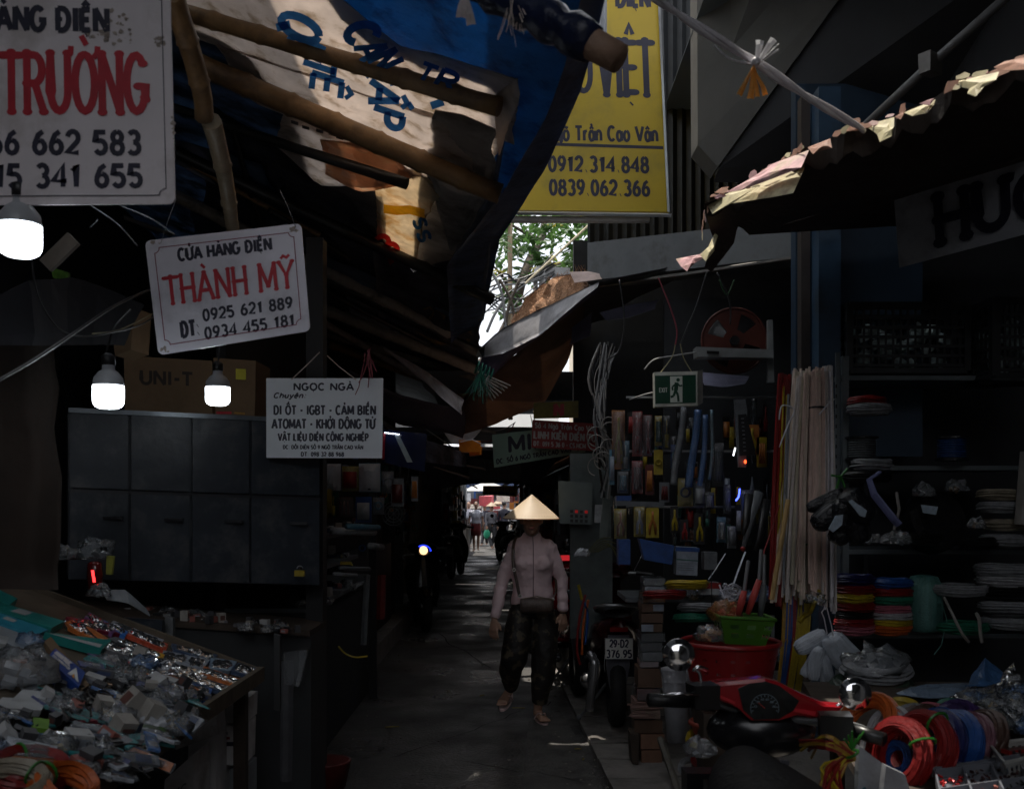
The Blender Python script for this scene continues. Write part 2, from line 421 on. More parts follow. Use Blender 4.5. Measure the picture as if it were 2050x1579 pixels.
pv = bpy.data.objects.new('pavement', None); COL.objects.link(pv); pv['kind'] = 'structure'
slab_me = [(M().box((0, 0, 0), (.395, .395, .05)).jitter(.003, 3, k)).mesh('paving_slab', slabm) for k in range(4)]
rng = random.Random(3)
for i in range(42):
 y = 3.4 + i * .405
 for j in range(3 if y < 12 else 1):
  o = bpy.data.objects.new('paving_slab', slab_me[(i + j) % 4]); COL.objects.link(o); o.parent = pv
  o.location = (kerb_x(y) + .2 + j * .403, y + j * .03, .006 + rng.uniform(-.004, .004))
  o.rotation_euler = (rng.uniform(-.01, .01), rng.uniform(-.012, .012), .04 + rng.uniform(-.012, .012))
def bldg(name, x0, x1, y0, y1, h, m): struct(M().box(((x0 + x1) / 2, (y0 + y1) / 2, h / 2), (x1 - x0, y1 - y0, h)).build(name, m))
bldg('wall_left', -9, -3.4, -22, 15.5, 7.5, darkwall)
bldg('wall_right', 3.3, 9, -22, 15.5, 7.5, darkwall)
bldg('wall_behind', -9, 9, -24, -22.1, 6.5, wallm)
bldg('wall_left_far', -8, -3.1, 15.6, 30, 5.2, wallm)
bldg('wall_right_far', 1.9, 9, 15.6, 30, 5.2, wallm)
def far_house(x0, x1, y, h, label, cols, seed):
 t = thing('building', label, 'building', ((x0 + x1) / 2, y, 0))
 r = random.Random(seed)
 M().box(((x0 + x1) / 2, y + 3, h / 2), (x1 - x0, 6, h)).build('wall', cols, t)
 nz = int(h // 2.9); nx = max(1, int((x1 - x0) // 1.9))
 glass = mat('far_glass', (.05, .06, .07), rough=.2); fr = mat('far_frame', (.5, .5, .48), rough=.6)
 for a in range(nz):
  for b in range(nx):
   cx = x0 + (b + .5) * (x1 - x0) / nx; cz = a * 2.9 + 1.9
   w = M().box((cx, y - .04, cz), (1.0, .1, 1.3)).build('window', fr, t)
   M().box((cx, y - .08, cz), (.86, .06, 1.15)).build('pane', glass, w)
  if a: M().box(((x0 + x1) / 2, y - .5, a * 2.9), (x1 - x0 - .3, 1.0, .12)).build('balcony', fr, t)
far_house(-14, -3.4, 46, 9, 'pale building at the far left end of the alley', facade, 1)
far_house(3.2, 15, 50, 12, 'pale building at the far right end of the alley', mat('warm_facade', (.6, .52, .4), rough=.9, var=.15, scale=.5), 2)
far_house(-3.2, 3.0, 64, 8.5, 'whitewashed building closing the view where the alley ends', mat('white_facade', (.78, .78, .76), rough=.9, var=.1, scale=.5), 3)
corr = mat('corrugated_dark', (.028, .031, .034), rough=.5, var=.35, scale=3, bump=.4, metal=.4, dirt=(.02, .017, .015))
def corrugated(y, x0, x1, z0, z1, pitch=.075, amp=.014):
 mb = M(); n = int((x1 - x0) / pitch * 4); rows = []
 for z in (z0, z1): rows.append([V((x0 + (x1 - x0) * i / n, y - amp * math.sin(i * pi / 2), z)) for i in range(n + 1)])
 mb.grid(rows); return mb
struct(corrugated(8.2, .62, 3.3, 3.7, 6.2).build('corrugated_wall', corr))
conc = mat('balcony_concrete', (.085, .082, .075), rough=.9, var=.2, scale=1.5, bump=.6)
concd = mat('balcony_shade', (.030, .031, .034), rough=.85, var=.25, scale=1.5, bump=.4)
bal = thing('balcony', 'dark concrete balcony underside with a slanting beam above the right stalls', 'balcony', P(1560, 330, 6.6))
A = [P(1395, -60, 6.7), P(1397, 290, 6.7), P(1437, 334, 6.6), P(1740, -85, 5.6), P(1560, -150, 5.8)]
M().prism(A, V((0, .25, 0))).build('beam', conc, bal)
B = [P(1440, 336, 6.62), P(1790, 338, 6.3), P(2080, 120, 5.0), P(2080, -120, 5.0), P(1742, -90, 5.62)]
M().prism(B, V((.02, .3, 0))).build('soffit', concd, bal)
pipe = thing('conduit', 'grey conduit with a clamp running diagonally below the balcony', 'conduit', P(1860, 130, 4.9))
M().tube([P(2060, -45, 4.4), P(1860, 132, 4.75), P(1715, 268, 5.0)], .022, 8).build('pipe', mat('grey_pipe', (.13, .13, .13), rough=.45, var=.2), pipe, smooth=True)
M().box(P(1862, 130, 4.72), (.1, .06, .09), .6).jitter(.008, 20).build('clamp', mat('dull_zinc', (.16, .15, .14), rough=.4, metal=.6), pipe)
fas = mat('fascia_grey', (.15, .16, .165), rough=.6, var=.25, scale=3, dirt=(.05, .045, .04))
f0 = [P(1176, 486, 7.0), P(1632, 435, 6.0), P(1632, 508, 6.0), P(1176, 562, 7.0)]
tag(M().prism(f0, V((.05, .3, 0))).build('fascia_board', fas), 'dull grey shopfront fascia running below the yellow sign', 'fascia')
tag(M().tube([P(1176, 575, 6.9), P(1400, 545, 6.4), P(1642, 508, 5.9)], .012, 6).build('metal_strip', mat('dull_zinc', (0, 0, 0))), 'thin metal strip along the lower edge of the grey fascia', 'strip')
tag(M().box(V((P(1120, 436, 7.15).x, 7.2, P(1120, 436, 7.15).z)), (1.3, .06, .035)).build('sign_rail', mat('dull_zinc', (0, 0, 0))), 'zinc rail the yellow sign stands on', 'rail')
M_ = M()
bp0, bp1 = P(1637, 400, 5.6), P(1681, 745, 5.6)
post = tag(M().box(((bp0.x + bp1.x) / 2, 5.65, 1.95), (bp1.x - bp0.x, .14, 3.9)).build('corner_post', mat('blue_paint_post', (.045, .085, .14), rough=.35, var=.2, scale=4, dirt=(.03, .035, .04))), 'blue painted corner post beside the shelves and under the torn roof', 'post')
tag(M().box((P(1614, 600, 5.7).x, 5.75, 1.95), (.05, .08, 3.9)).build('door_jamb', mat('door_wood', (.05, .04, .035), rough=.6)), 'dark brown door jamb left of the blue post', 'jamb')
tag(M().box((2.05, 5.95, 2.95), (.75, .1, 2.2)).build('blue_wall_board', mat('blue_panel', (.03, .055, .09), rough=.45, var=.25, scale=3)), 'dark blue wall panel between the post and the hand-lettered sign', 'panel')
struct(M().box((2.3, 8, .1), (1.9, 9, .2)).build('shop_floor', slabm))
struct(M().box((-2.3, 8, .1), (2.0, 11, .2)).build('shop_floor', slabm))
struct(M().box((2.35, 11.4, 1.9), (1.9, .1, 3.8)).build('partition', darkwall))
struct(M().box((1.92, 8.9, 1.95), (2.75, .08, 3.9)).build('back_wall', darkwall))
struct(M().box((-2.4, 12.4, 1.9), (1.9, .1, 3.8)).build('partition', darkwall))
struct(M().box((2.9, 6.35, 1.9), (1.3, .08, 3.8)).build('back_wall', darkwall))
mb = M(); rg = random.Random(19)
for i in range(260):
 y = rg.uniform(5.4, 16) ; x = rg.choice((rg.uniform(-1.05, kerb_x(y)), kerb_x(y) - abs(rg.gauss(0, .12)), -1.0 + abs(rg.gauss(0, .12)) - .04 * (y - 5))); r = rg.uniform(.004, .014)
 mb.box((x, y, .004), (r, r * rg.uniform(.4, 1.5), r * .6), rg.uniform(0, 3))
lit = stuff(mb.build('road_grit', mat('grit', (.22, .20, .17), rough=.8, var=.8, scale=90)))
lit['label'] = 'grit and tiny litter scattered over the asphalt and along the kerb'
mb = M(); rg = random.Random(23)
for a0, b0 in (((-.7, 6.2), (.3, 7.9)), ((-.2, 9.5), (-.9, 12)), ((.45, 5.6), (-.3, 6.1)), ((-.6, 14), (-.1, 17))):
 n = 14; L_ = []; R_ = []
 for i in range(n + 1):
  t = i / n; x = lerp(a0[0], b0[0], t) + .07 * noise.noise(V((t * 6, a0[1], 0))); y = lerp(a0[1], b0[1], t) + .07 * noise.noise(V((0, t * 6, b0[1]))); w = rg.uniform(.003, .009)
  L_.append(V((x - w, y, .004))); R_.append(V((x + w, y + w, .004)))
 mb.grid([L_, R_])
ck = stuff(mb.build('road_crack', mat('crack_dark', (.012, .011, .011), rough=.9))); ck['label'] = 'dark cracks wandering over the alley asphalt'
pt = M().prism([V((.05, 5.45, .0)), V((.50, 5.5, .0)), V((.42, 6.9, .0)), V((.36, 7.6, .0)), V((.12, 7.2, .0))], V((0, 0, .004)))
struct(pt.build('road_patch', mat('asphalt_patch', (.085, .08, .075), rough=.8, var=.4, scale=6, bump=1.2, bscale=60)))
leafm = mat('yellow_leaf', (.32, .25, .04), rough=.6)
def fallen(px, py, s, a, lab):
 p = G(px, py, .008); mb = M()
 d = V((math.cos(a), math.sin(a), 0)); q = V((-d.y, d.x, 0))
 mb.grid([[p + d * s * t + q * s * .28 * math.sin(pi * max(.04, min(.96, (t + 1) / 2))) * k + V((0, 0, .006 * abs(k))) for k in (-1, 0, 1)] for t in (-1, -.5, 0, .5, 1)])
 tag(mb.build('leaf', leafm), lab, 'leaf')
fallen(785, 1455, .05, .2, 'yellowed leaf lying left on the dark asphalt')
fallen(1038, 1417, .05, -.1, 'yellow leaf on the asphalt between the walking woman\'s feet')
fallen(965, 1392, .03, .9, 'small yellow leaf just behind the raised foot')
for k, (px, py) in enumerate(((1157, 1499), (1168, 1520), (1245, 1513), (1256, 1536), (1275, 1563))):
 fallen(px, py, .022, k * 1.3, ('tiny dry leaf at the kerb', 'curled dry leaf on the kerb slab', 'dry leaf on the slab beside the stacked boxes', 'dry leaf on the slab nearer the stacked boxes', 'dry leaf on the nearest slab')[k])
#  LEFT CANOPY (poles, sacks, tarps)
CP0 = V((.60, 0, 3.0)); CN = V((.36, .36 * .105, 1)).normalized()      # the canopy's plane: falls towards the alley
def RP(px, py, off=0.0):
 return plane_hit(px, py, CP0 - CN * off, CN)
bamboo = mat('bamboo', (.26, .155, .07), rough=.45, var=.4, scale=6, bump=.4, dirt=(.07, .045, .03), dscale=5)
bamboo_old = mat('old_bamboo', (.36, .32, .28), rough=.6, var=.4, scale=6, bump=.5, dirt=(.05, .045, .04), dscale=6)
blackpipe = mat('black_pipe', (.018, .017, .017), rough=.4, var=.3, scale=8)
def pole(a, b, r0, r1, m, lab, nodes=7, seed=0, name='bamboo_pole', cat='pole', grp=None):
 a = V(a); b = V(b); pts = []; rr = []; rg = random.Random(seed)
 d = (b - a); side = d.cross(V((0, 0, 1))).normalized()
 for i in range(nodes):
  t = i / nodes; t2 = (i + .5) / nodes
  for tt, k in ((t, 1.0), (t + .012, 1.13 if i else 1.0), (t + .03, .98), (t2, .96)):
   p = a + d * tt + side * math.sin(tt * 3 + seed) * .012; pts.append(p); rr.append(lerp(r0, r1, tt) * k)
 pts.append(b); rr.append(r1)
 o = tag(M().tube(pts, rr, 9).build(name, m, smooth=False), lab, cat, grp)
 o.data.polygons.foreach_set('use_smooth', [len(p.vertices) == 4 for p in o.data.polygons]); return o
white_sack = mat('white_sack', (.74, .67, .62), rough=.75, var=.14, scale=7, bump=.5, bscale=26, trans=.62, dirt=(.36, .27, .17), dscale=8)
grey_sack = mat('grey_sack', (.33, .30, .28), rough=.8, var=.25, scale=5, bump=.6, bscale=20, trans=.15, dirt=(.12, .10, .09), dscale=4)  # sack cloth with the shade of the pole ends put into its grey
tarp_blue = mat('blue_tarp', (.05, .20, .40), rough=.5, var=.25, scale=5, bump=.5, bscale=60, trans=.42, dirt=(.012, .05, .14), dscale=7)
tarp_edge = mat('navy_tarp', (.09, .13, .24), rough=.5, var=.4, scale=5, bump=.6, bscale=22, trans=.4, dirt=(.01, .012, .02), dscale=4)
tarp_dark = mat('dark_tarp', (.07, .075, .10), rough=.6, var=.6, scale=4, bump=.8, bscale=18, trans=.12, dirt=(.02, .02, .02), dscale=5)
peach_sack = mat('peach_sack', (.72, .48, .34), rough=.75, var=.25, scale=7, bump=.6, bscale=22, trans=.6, dirt=(.6, .52, .4), dscale=7)
yellow_sack = mat('yellow_sack', (.74, .63, .48), rough=.75, var=.2, scale=7, bump=.6, bscale=22, trans=.6, dirt=(.55, .30, .05), dscale=5)
def psheet(A, B, off, n=24, m=12, **k):
 return sheet([RP(x, y, off) for x, y in A], [RP(x, y, off) for x, y in B], n, m, **k)
tag(psheet([(560, -200), (830, -210), (1100, -160), (1225, -60), (1165, 150), (1085, 330), (1000, 470), (966, 640), (945, 700)],
   [(560, -190), (620, -110), (660, 20), (770, 100), (860, 128), (1010, 175), (1000, 285), (962, 420), (950, 540), (948, 660)], -.03, 40, 14, wr=.03, fr=2.2, seed=3).build('blue_tarpaulin', tarp_blue, smooth=True),
 'large blue tarpaulin forming the top layer of the left canopy', 'tarpaulin')
e_top = [(1222, -40), (1190, 90), (1160, 190), (1100, 320), (1040, 420), (1000, 480), (968, 640)]
A = [RP(x, y, 0) for x, y in e_top]
Bq = [RP(x - d, y + 10, .0) + V((-.02, 0, -h)) for (x, y), d, h in zip(e_top, (40, 46, 60, 78, 92, 100, 60), (.02, .05, .08, .10, .11, .12, .16))]
tag(sheet(A, Bq, 30, 7, wr=.025, fr=4, seed=9).build('tarpaulin_hem', tarp_edge, smooth=True), 'folded navy hem of the blue tarpaulin drooping along the eave', 'tarpaulin')
tag(psheet([(400, -90), (560, -60), (690, 5), (740, 45), (800, 92), (900, 118), (1036, 158)], [(340, 60), (470, 105), (640, 160), (760, 200), (870, 235), (950, 262), (1030, 290)], -.012, 60, 18, wr=.028, fr=5, seed=1).build('printed_sack', white_sack, smooth=True),
 'sunlit white canvas with blue lettering stretched under the blue tarpaulin', 'canvas')
tag(psheet([(430, 90), (560, 130), (720, 185), (860, 225), (1010, 270)], [(520, 210), (640, 262), (760, 300), (850, 330), (960, 380)], -.008, 54, 18, wr=.026, fr=5, seed=2).build('printed_sack', white_sack, smooth=True),
 'white canvas with upside-down blue letters between the two thick bamboo poles', 'canvas')
tag(sheet([RP(1034, 157, 0), RP(1042, 200, .03), RP(1015, 260, .05), RP(1000, 310, .1)], [RP(985, 195, .0), RP(990, 240, .05), RP(994, 280, .1), RP(998, 312, .12)], 8, 5, wr=.006).build('sack_corner', white_sack, smooth=True),
 'pale corner of the white canvas folded over the pole end', 'canvas')
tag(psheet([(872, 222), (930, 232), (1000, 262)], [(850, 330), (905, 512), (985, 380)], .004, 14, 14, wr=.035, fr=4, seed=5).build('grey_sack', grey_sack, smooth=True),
 'sack greyed for the shadow it hangs in, at the ends of the thick poles', 'sack')
tag(psheet([(985, 380), (998, 300), (1015, 250)], [(905, 512), (940, 600), (955, 690)], .02, 10, 12, wr=.03, fr=4, seed=6).build('grey_sheet', mat('slate_sheet', (.14, .15, .19), rough=.6, var=.3, scale=5, bump=.5, trans=.15), smooth=True),
 'slate grey plastic sheet tapering down beside the tarpaulin hem', 'sheet')
tag(psheet([(570, 225), (660, 250), (740, 285), (870, 345)], [(560, 300), (640, 372), (760, 372), (850, 350)], .012, 18, 10, wr=.03, fr=5, seed=7).build('patched_sack', white_sack, smooth=True),
 'speckled white sack patch just under the second bamboo pole', 'sack')
tag(psheet([(640, 280), (740, 290), (840, 350)], [(650, 350), (720, 385), (800, 372)], .02, 12, 8, wr=.03, fr=6, seed=8).build('peach_sack', peach_sack, smooth=True),
 'crumpled peach coloured sack behind the black pipe end', 'sack')
tag(psheet([(752, 358), (836, 330), (884, 392)], [(755, 470), (830, 540), (850, 430)], .016, 12, 12, wr=.035, fr=6, seed=9).build('yellow_sack', yellow_sack, smooth=True),
 'sunlit cream sack with a yellow band and red print near the canopy corner', 'sack')
tag(psheet([(840, 620), (900, 600), (950, 640)], [(830, 665), (870, 690), (940, 690)], .02, 10, 8, wr=.04, fr=6, seed=10).build('ochre_sack', mat('ochre_sack', (.30, .19, .07), rough=.7, var=.4, scale=7, bump=.6, trans=.2)),
 'dull ochre sack tucked under the lower canopy corner', 'sack')
tag(psheet([(560, 470), (700, 560), (840, 640), (960, 700)], [(520, 640), (660, 720), (800, 800), (940, 860)], .0, 24, 10, wr=.05, fr=3, seed=11).build('lower_tarpaulin', tarp_dark, smooth=True),
 'dark wrinkled tarpaulin over the lower rafters of the left canopy', 'tarpaulin')
for k, (A_, B_, c_) in enumerate((([(352, 280), (420, 300)], [(356, 330), (430, 370)], 0), ([(430, 300), (520, 330)], [(440, 345), (560, 400)], 1), ([(620, 500), (760, 560)], [(640, 540), (770, 610)], 1), ([(690, 590), (830, 640)], [(700, 625), (840, 690)], 0), ([(520, 560), (600, 590)], [(530, 600), (620, 640)], 0),
  ([(640, 655), (720, 680)], [(650, 690), (740, 720)], 1), ([(380, 420), (450, 450)], [(390, 470), (470, 500)], 1), ([(860, 560), (930, 590)], [(870, 620), (945, 660)], 1))):
 tag(psheet(A_, B_, .015, 10, 7, wr=.03, fr=6, seed=60 + k).build('skylight_patch', mat(('grey_skylight', 'blue_skylight')[c_], ((.50, .52, .58), (.22, .32, .48))[c_], rough=.3, var=.4, scale=6, bump=.8, trans=.5), smooth=True),  # pale patches whose colour stands for skylight gleaming between the rafters
  ('grey skylight patch right of the big white sign', 'bluish skylight patch left of the black pipe', 'bluish skylight patch under the cream sack', 'grey skylight patch near the lower pole ends', 'small grey skylight patch by the tilted sign', 'bluish skylight patch over the small white sign', 'bluish skylight patch behind the steep bamboo', 'bluish skylight patch beside the drooping hem')[k] + ' in the left canopy', 'sheet')
tag(psheet([(60, -60), (300, 0), (480, 90), (600, 230), (640, 420), (700, 560)], [(-100, 600), (40, 560), (240, 620), (420, 640), (520, 660), (640, 740)], -.03, 30, 16, wr=.07, fr=2.5, seed=12).build('sooty_roof_sheet', mat('sooty_skylight_sheet', (.10, .14, .20), rough=.55, var=.9, scale=5, bump=.8, trans=.4, dirt=(.02, .02, .02), dscale=4), smooth=True),  # bluish tint stands for skylight coming through the sooty sheets
 'sooty roofing sheets with skylight blue in their colour, patched over the left stalls', 'roof sheet')
tag(psheet([(430, 215), (560, 300), (640, 362), (765, 378)], [(400, 480), (560, 560), (700, 620), (790, 640)], -.02, 20, 12, wr=.04, fr=3, seed=15).build('shadow_tarpaulin', tarp_dark, smooth=True),  # dark patch put into a canopy gap to stand for shadow
 'dark sheet standing for the shadow left of the cream sack', 'tarpaulin')
tag(psheet([(740, 460), (830, 545), (900, 520), (950, 560)], [(760, 640), (840, 670), (900, 690), (962, 700)], .03, 16, 10, wr=.04, fr=3, seed=16).build('shadow_tarpaulin', tarp_dark, smooth=True),  # second dark patch standing for shadow
 'dark sheet standing for the shadow below the cream sack', 'tarpaulin')
tag(psheet([(842, 330), (905, 370), (985, 395)], [(822, 560), (880, 580), (955, 590)], -.02, 10, 10, wr=.03, fr=3, seed=17).build('shadow_patch_sack', grey_sack, smooth=True), 'dark patch standing for the shadow between the cream sack and the slate sheet', 'sack')  # another gap filled with a dark patch for the shadow
inkblue = mat('blue_ink', (.03, .14, .40), rough=.7, var=.3, scale=14, bump=.2, trans=.62)
def rp_map(o, ux, vy, off=.0):
 """print frame in pixels on the canopy plane: o origin, ux / vy directions per unit"""
 return lambda u, v, h: RP(o[0] + ux[0] * u + vy[0] * v, o[1] + ux[1] * u + vy[1] * v, off + h)
pr = thing('canvas_print', 'bold blue letters printed on the sunlit white canvas', 'lettering', RP(740, 130))
for tx, o, ux, vy, w in (('QU', (655, 105), (-.05, 1), (-1, -.12), 70), ):
 pass
def printed(tx, cx, cy, w, h, ang, wt, off=.05, sl=.2):
 """letters seen turned on the underside of the canvas: w along the reading direction, ang in degrees clockwise in the picture"""
 a = R(ang)
 f = lambda u, v, hh: RP(cx + u * math.cos(a) + v * math.sin(a), cy + u * math.sin(a) - v * math.cos(a), off + hh)
 lettering(tx, -w / 2, -h / 2, w / 2, h / 2, wt, f, lift=0, slant=sl).build('letter', inkblue, pr)
for q in (('Q', 603, 48, 46, 84, 104, 13), ('U', 615, 88, 28, 76, 104, 10), ('T', 640, 128, 26, 66, 97, 10), ('Ê', 655, 166, 44, 66, 97, 10), ('C', 722, 62, 42, 62, 62, 13), ('A', 742, 96, 32, 62, 62, 9), ('N', 768, 116, 30, 62, 55, 9),
   ('C', 762, 146, 26, 60, 97, 10), ('Ấ', 770, 186, 46, 62, 97, 11), ('P', 778, 232, 36, 62, 97, 11), ('T', 850, 146, 34, 40, 20, 7), ('R', 892, 160, 44, 40, 20, 8), ('I', 874, 206, 16, 26, 60, 12)):
 printed(*q)
inkred = mat('red_ink', (.6, .03, .03), rough=.7, var=.2, trans=.5)
for k, (cx, cy, a) in enumerate(((765, 485, 50), (782, 500, 70), (795, 518, 90))):
 lettering('C', -14, -14, 14, 14, 8, (lambda cx, cy, a: lambda u, v, h: RP(cx + u * math.cos(R(a)) + v * math.sin(R(a)), cy + u * math.sin(R(a)) - v * math.cos(R(a)), .05 + h))(cx, cy, a), lift=0).build('printed_mark', inkred, pr)
lettering('SS', -24, -12, 24, 12, 5, lambda u, v, h: RP(845 + u * .3 + v, 460 + u - v * .2, .05 + h), lift=0).build('printed_mark', inkblue, pr)
band = M(); band.grid([[RP(x, y + d, .055) for x, y in ((768, 418), (795, 422), (820, 420), (850, 428))] for d in (-9, 9)]); band.build('yellow_band', mat('yellow_ink', (.85, .48, .03), rough=.7, trans=.6), pr)
for k, (x, y) in enumerate(((600, 232), (625, 245), (650, 250), (640, 262), (665, 268), (612, 255), (590, 245), (680, 275), (632, 236))):
 lettering('-', -9, -9, 9, 9, 5, (lambda x, y: lambda u, v, h: RP(x + u, y + u * .3 - v, .045 + h))(x, y), lift=0).build('printed_mark', mat('faded_ink', (.08, .07, .07)), pr)
def rpole(a, b, w0, w1, m, lab, off=.05, **k):
 pa, pb = RP(a[0], a[1], off), RP(b[0], b[1], off)
 return pole(pa, pb, w0 / 2 * pa.y / 2000, w1 / 2 * pb.y / 2000, m, lab, **k)
CG = 'poles of the left canopy'
rpole((330, 15), (1000, 214), 34, 40, bamboo, 'uppermost thick bamboo pole crossing the printed canvas', seed=1, grp=CG)
rpole((395, 130), (1002, 388), 46, 42, bamboo, 'second thick bamboo pole, below the lettered canvas', seed=2, off=.07, grp=CG)
rpole((345, 215), (815, 368), 18, 24, blackpipe, 'black pipe with a cut end hanging under the peach sack', seed=3, off=.12, nodes=1, name='black_pipe', grp=CG)
rpole((345, 300), (985, 600), 26, 24, blackpipe, 'long black pole passing just under the cream sack', seed=4, off=.08, nodes=4, name='black_pipe', grp=CG)
rpole((350, 390), (900, 668), 26, 22, bamboo_old, 'weathered grey pole above the tilted red-lettered sign', seed=5, off=.05, grp=CG)
rpole((470, 470), (960, 705), 30, 26, blackpipe, 'dark pole ending beside the frayed green rope', seed=6, off=.05, nodes=5, name='dark_pole', grp=CG)
rpole((600, 600), (985, 752), 24, 22, bamboo_old, 'grey bamboo pole whose end carries the green rope', seed=7, off=.06, grp=CG)
rpole((560, 640), (1015, 775), 16, 14, bamboo_old, 'thin split bamboo poking out past the green rope', seed=8, off=.04, grp=CG)
rpole((590, 712), (760, 752), 14, 16, bamboo, 'short light bamboo stick above the small white sign', seed=9, off=.1, grp=CG)
rpole((230, 560), (540, 700), 20, 18, bamboo_old, 'grey pole left of the tilted sign', seed=10, off=.05, grp=CG)
rpole((60, 430), (330, 560), 22, 20, bamboo_old, 'grey pole above the biggest lamp', seed=11, off=.02, grp=CG)
pa, pb, pc = P(350, -10, 2.9), P(408, 235, 3.3), P(468, 470, 4.0)
pole(pa, pb, .034, .031, bamboo, 'steep bamboo pole beside the big white sign', seed=12, nodes=3, grp=CG)
pole(pb + V((.01, .03, 0)), pc, .034, .026, mat('pale_bamboo', (.34, .27, .18), rough=.35, var=.3, scale=8, bump=.3), 'pale lower length of the steep bamboo pole above the tilted sign', seed=13, nodes=3, grp=CG)
rg = random.Random(11)
for k, (a, b, w) in enumerate((((150, 400), (345, 470), 9), ((380, 330), (640, 470), 12), ((610, 560), (860, 690), 12), ((640, 640), (900, 790), 14), ((500, 560), (800, 740), 10), ((20, 470), (250, 640), 14),
        ((120, 520), (330, 700), 10), ((660, 690), (960, 800), 16), ((460, 250), (560, 560), 12), ((420, 540), (620, 720), 9), ((700, 740), (900, 860), 14), ((540, 420), (700, 520), 10))):
 words = ('short slim lath above the hanging lamps', 'slim lath behind the black pipes', 'slim lath over the small white sign', 'lath above the lower tarpaulin', 'thin lath crossing behind the tilted sign', 'crooked lath over the biggest lamp',
    'thin lath between lamp and tilted sign', 'broad lath beneath the dark tarpaulin', 'upright lath near the steep bamboo pole', 'very thin lath right of the tilted sign', 'lath nearest the far market stalls', 'lath below the peach sack')
 rpole(a, b, w, w * .9, (bamboo_old, bamboo, blackpipe)[k % 3], words[k], seed=20 + k, off=.03 + .012 * (k % 4), nodes=4, name='lath', cat='lath')
pf = thing('foreground_pole', 'weathered pole end wrapped in dark blue plastic, jutting over the alley', 'pole', P(1100, 60, 2.3))
a, b = P(890, -75, 2.35), P(1240, 118, 2.2)
M().tube([a, a.lerp(b, .4), a.lerp(b, .8), b], [.036, .035, .036, .033], 12).build('wood', mat('pole_wood', (.30, .19, .13), rough=.6, var=.4, scale=9, bump=.8), pf, smooth=True)
pts = [a.lerp(b, t) for t in [i / 16 * .86 for i in range(17)]]
M().tube(pts, [.046 + .006 * math.sin(i * 2.3) for i in range(17)], 12).jitter(.008, 14).build('plastic_wrap', mat('navy_wrap', (.008, .014, .045), rough=.35, var=.4, bump=.8, bscale=25), pf, smooth=True)
def fray(name, root, n, ln, spread, m, parent, seed, r=.002, down=V((0, 0, -1)), k=5):
 rg = random.Random(seed); mb = M(); root = V(root)
 for i in range(n):
  d = V((rg.gauss(0, spread), rg.gauss(0, spread * .6), 0)); L_ = ln * rg.uniform(.45, 1.1)
  pts = [root + V((rg.gauss(0, .006),) * 3)]
  v = (down + d).normalized()
  for j in range(1, k):
   v = (v + V((rg.gauss(0, .16), rg.gauss(0, .16), -.05))).normalized(); pts.append(pts[-1] + v * L_ / k)
  mb.tube(pts, r * rg.uniform(.5, 1.2), 3)
 return mb.build(name, m, parent)
twine = mat('pale_twine', (.62, .52, .47), rough=.7, var=.25, trans=.2)
def ribbons(root, dirs, w, m, parent, name='ribbon'):
 for d, ln, wd in dirs:
  root = V(root); d = V(d).normalized(); s = d.cross(V((0, 1, 0))).normalized(); mb = M()
  rows = []
  for i in range(5):
   t = i / 4; c = root + d * ln * t + V((0, 1, 0)) * .01 * math.sin(t * 5 + wd * 90)
   ww = wd * (.35 + .75 * t); rows.append([c - s * ww, c + V((0, -.004, 0)), c + s * ww])
  mb.grid(rows); mb.grid([[p + V((0, .0015, 0)) for p in r] for r in rows]); mb.build(name, m, parent)
tw = thing('twine_strands', 'frayed pale strands dangling from the wrapped foreground pole', 'twine', P(1035, 20, 2.25))
fray('strand', P(1035, -12, 2.25), 16, .10, .22, twine, tw, 3, .0016)
fray('strand', P(1020, 5, 2.26), 9, .12, .25, twine, tw, 4, .0010)
tr_ = thing('ribbon_ends', 'two whitish ribbon ends hanging before the blue tarpaulin', 'ribbon', P(930, 10, 2.3))
ribbons(P(930, -25, 2.3), [((-.1, 0, -1), .072, .012), ((.18, 0, -1), .09, .010)], .01, mat('white_ribbon', (.66, .60, .60), rough=.5, trans=.3), tr_)
rope = mat('white_rope', (.70, .68, .72), rough=.5, var=.1, scale=30, trans=.15)
rp = thing('rope', 'white twisted rope slanting down to the torn metal roof edge', 'rope', P(1515, 120, 2.9))
A = smooth_path([P(1290, -20, 2.75), P(1380, 42, 2.82), P(1510, 125, 2.92), P(1620, 195, 3.0), P(1728, 262, 3.12)], 6)
def strand(path, r, tw, ph, amp):
 out = []
 for i, p in enumerate(path):
  t = (path[min(i + 1, len(path) - 1)] - path[max(i - 1, 0)]).normalized(); u = t.cross(V((0, 1, 0))).normalized(); w = t.cross(u)
  out.append(p + (u * math.cos(i * tw + ph) + w * math.sin(i * tw + ph)) * amp)
 return out
M().tube(strand(A, 0, .5, 0, .006), [.012, .012] + [.011 - .0042 * abs(i - 10) / 10 for i in range(len(A) - 4)] + [.006, .004], 8).build('strand', rope, rp, smooth=True)
M().tube(strand(A, 0, .5, 2.6, .006), .008, 8).build('strand', rope, rp, smooth=True)
M().tube(smooth_path([P(1430, 90, 2.85), P(1460, 118, 2.86), P(1505, 128, 2.9)]), .003, 5).build('loose_strand', rope, rp)
bow = thing('rope_bow', 'bow of white and orange ribbon tied on the slanting rope', 'ribbon', P(1512, 125, 2.9))
M().ball(P(1513, 124, 2.88), (.014, .014, .013)).build('knot', rope, bow, smooth=True)
ribbons(P(1515, 128, 2.87), [((.12, 0, 1), .066, .011), ((.62, 0, .9), .084, .010), ((.9, 0, .55), .07, .002), ((.8, 0, .7), .08, .0015)], .01, mat('bright_ribbon', (.86, .84, .88), rough=.4, trans=.25), bow, 'loop')
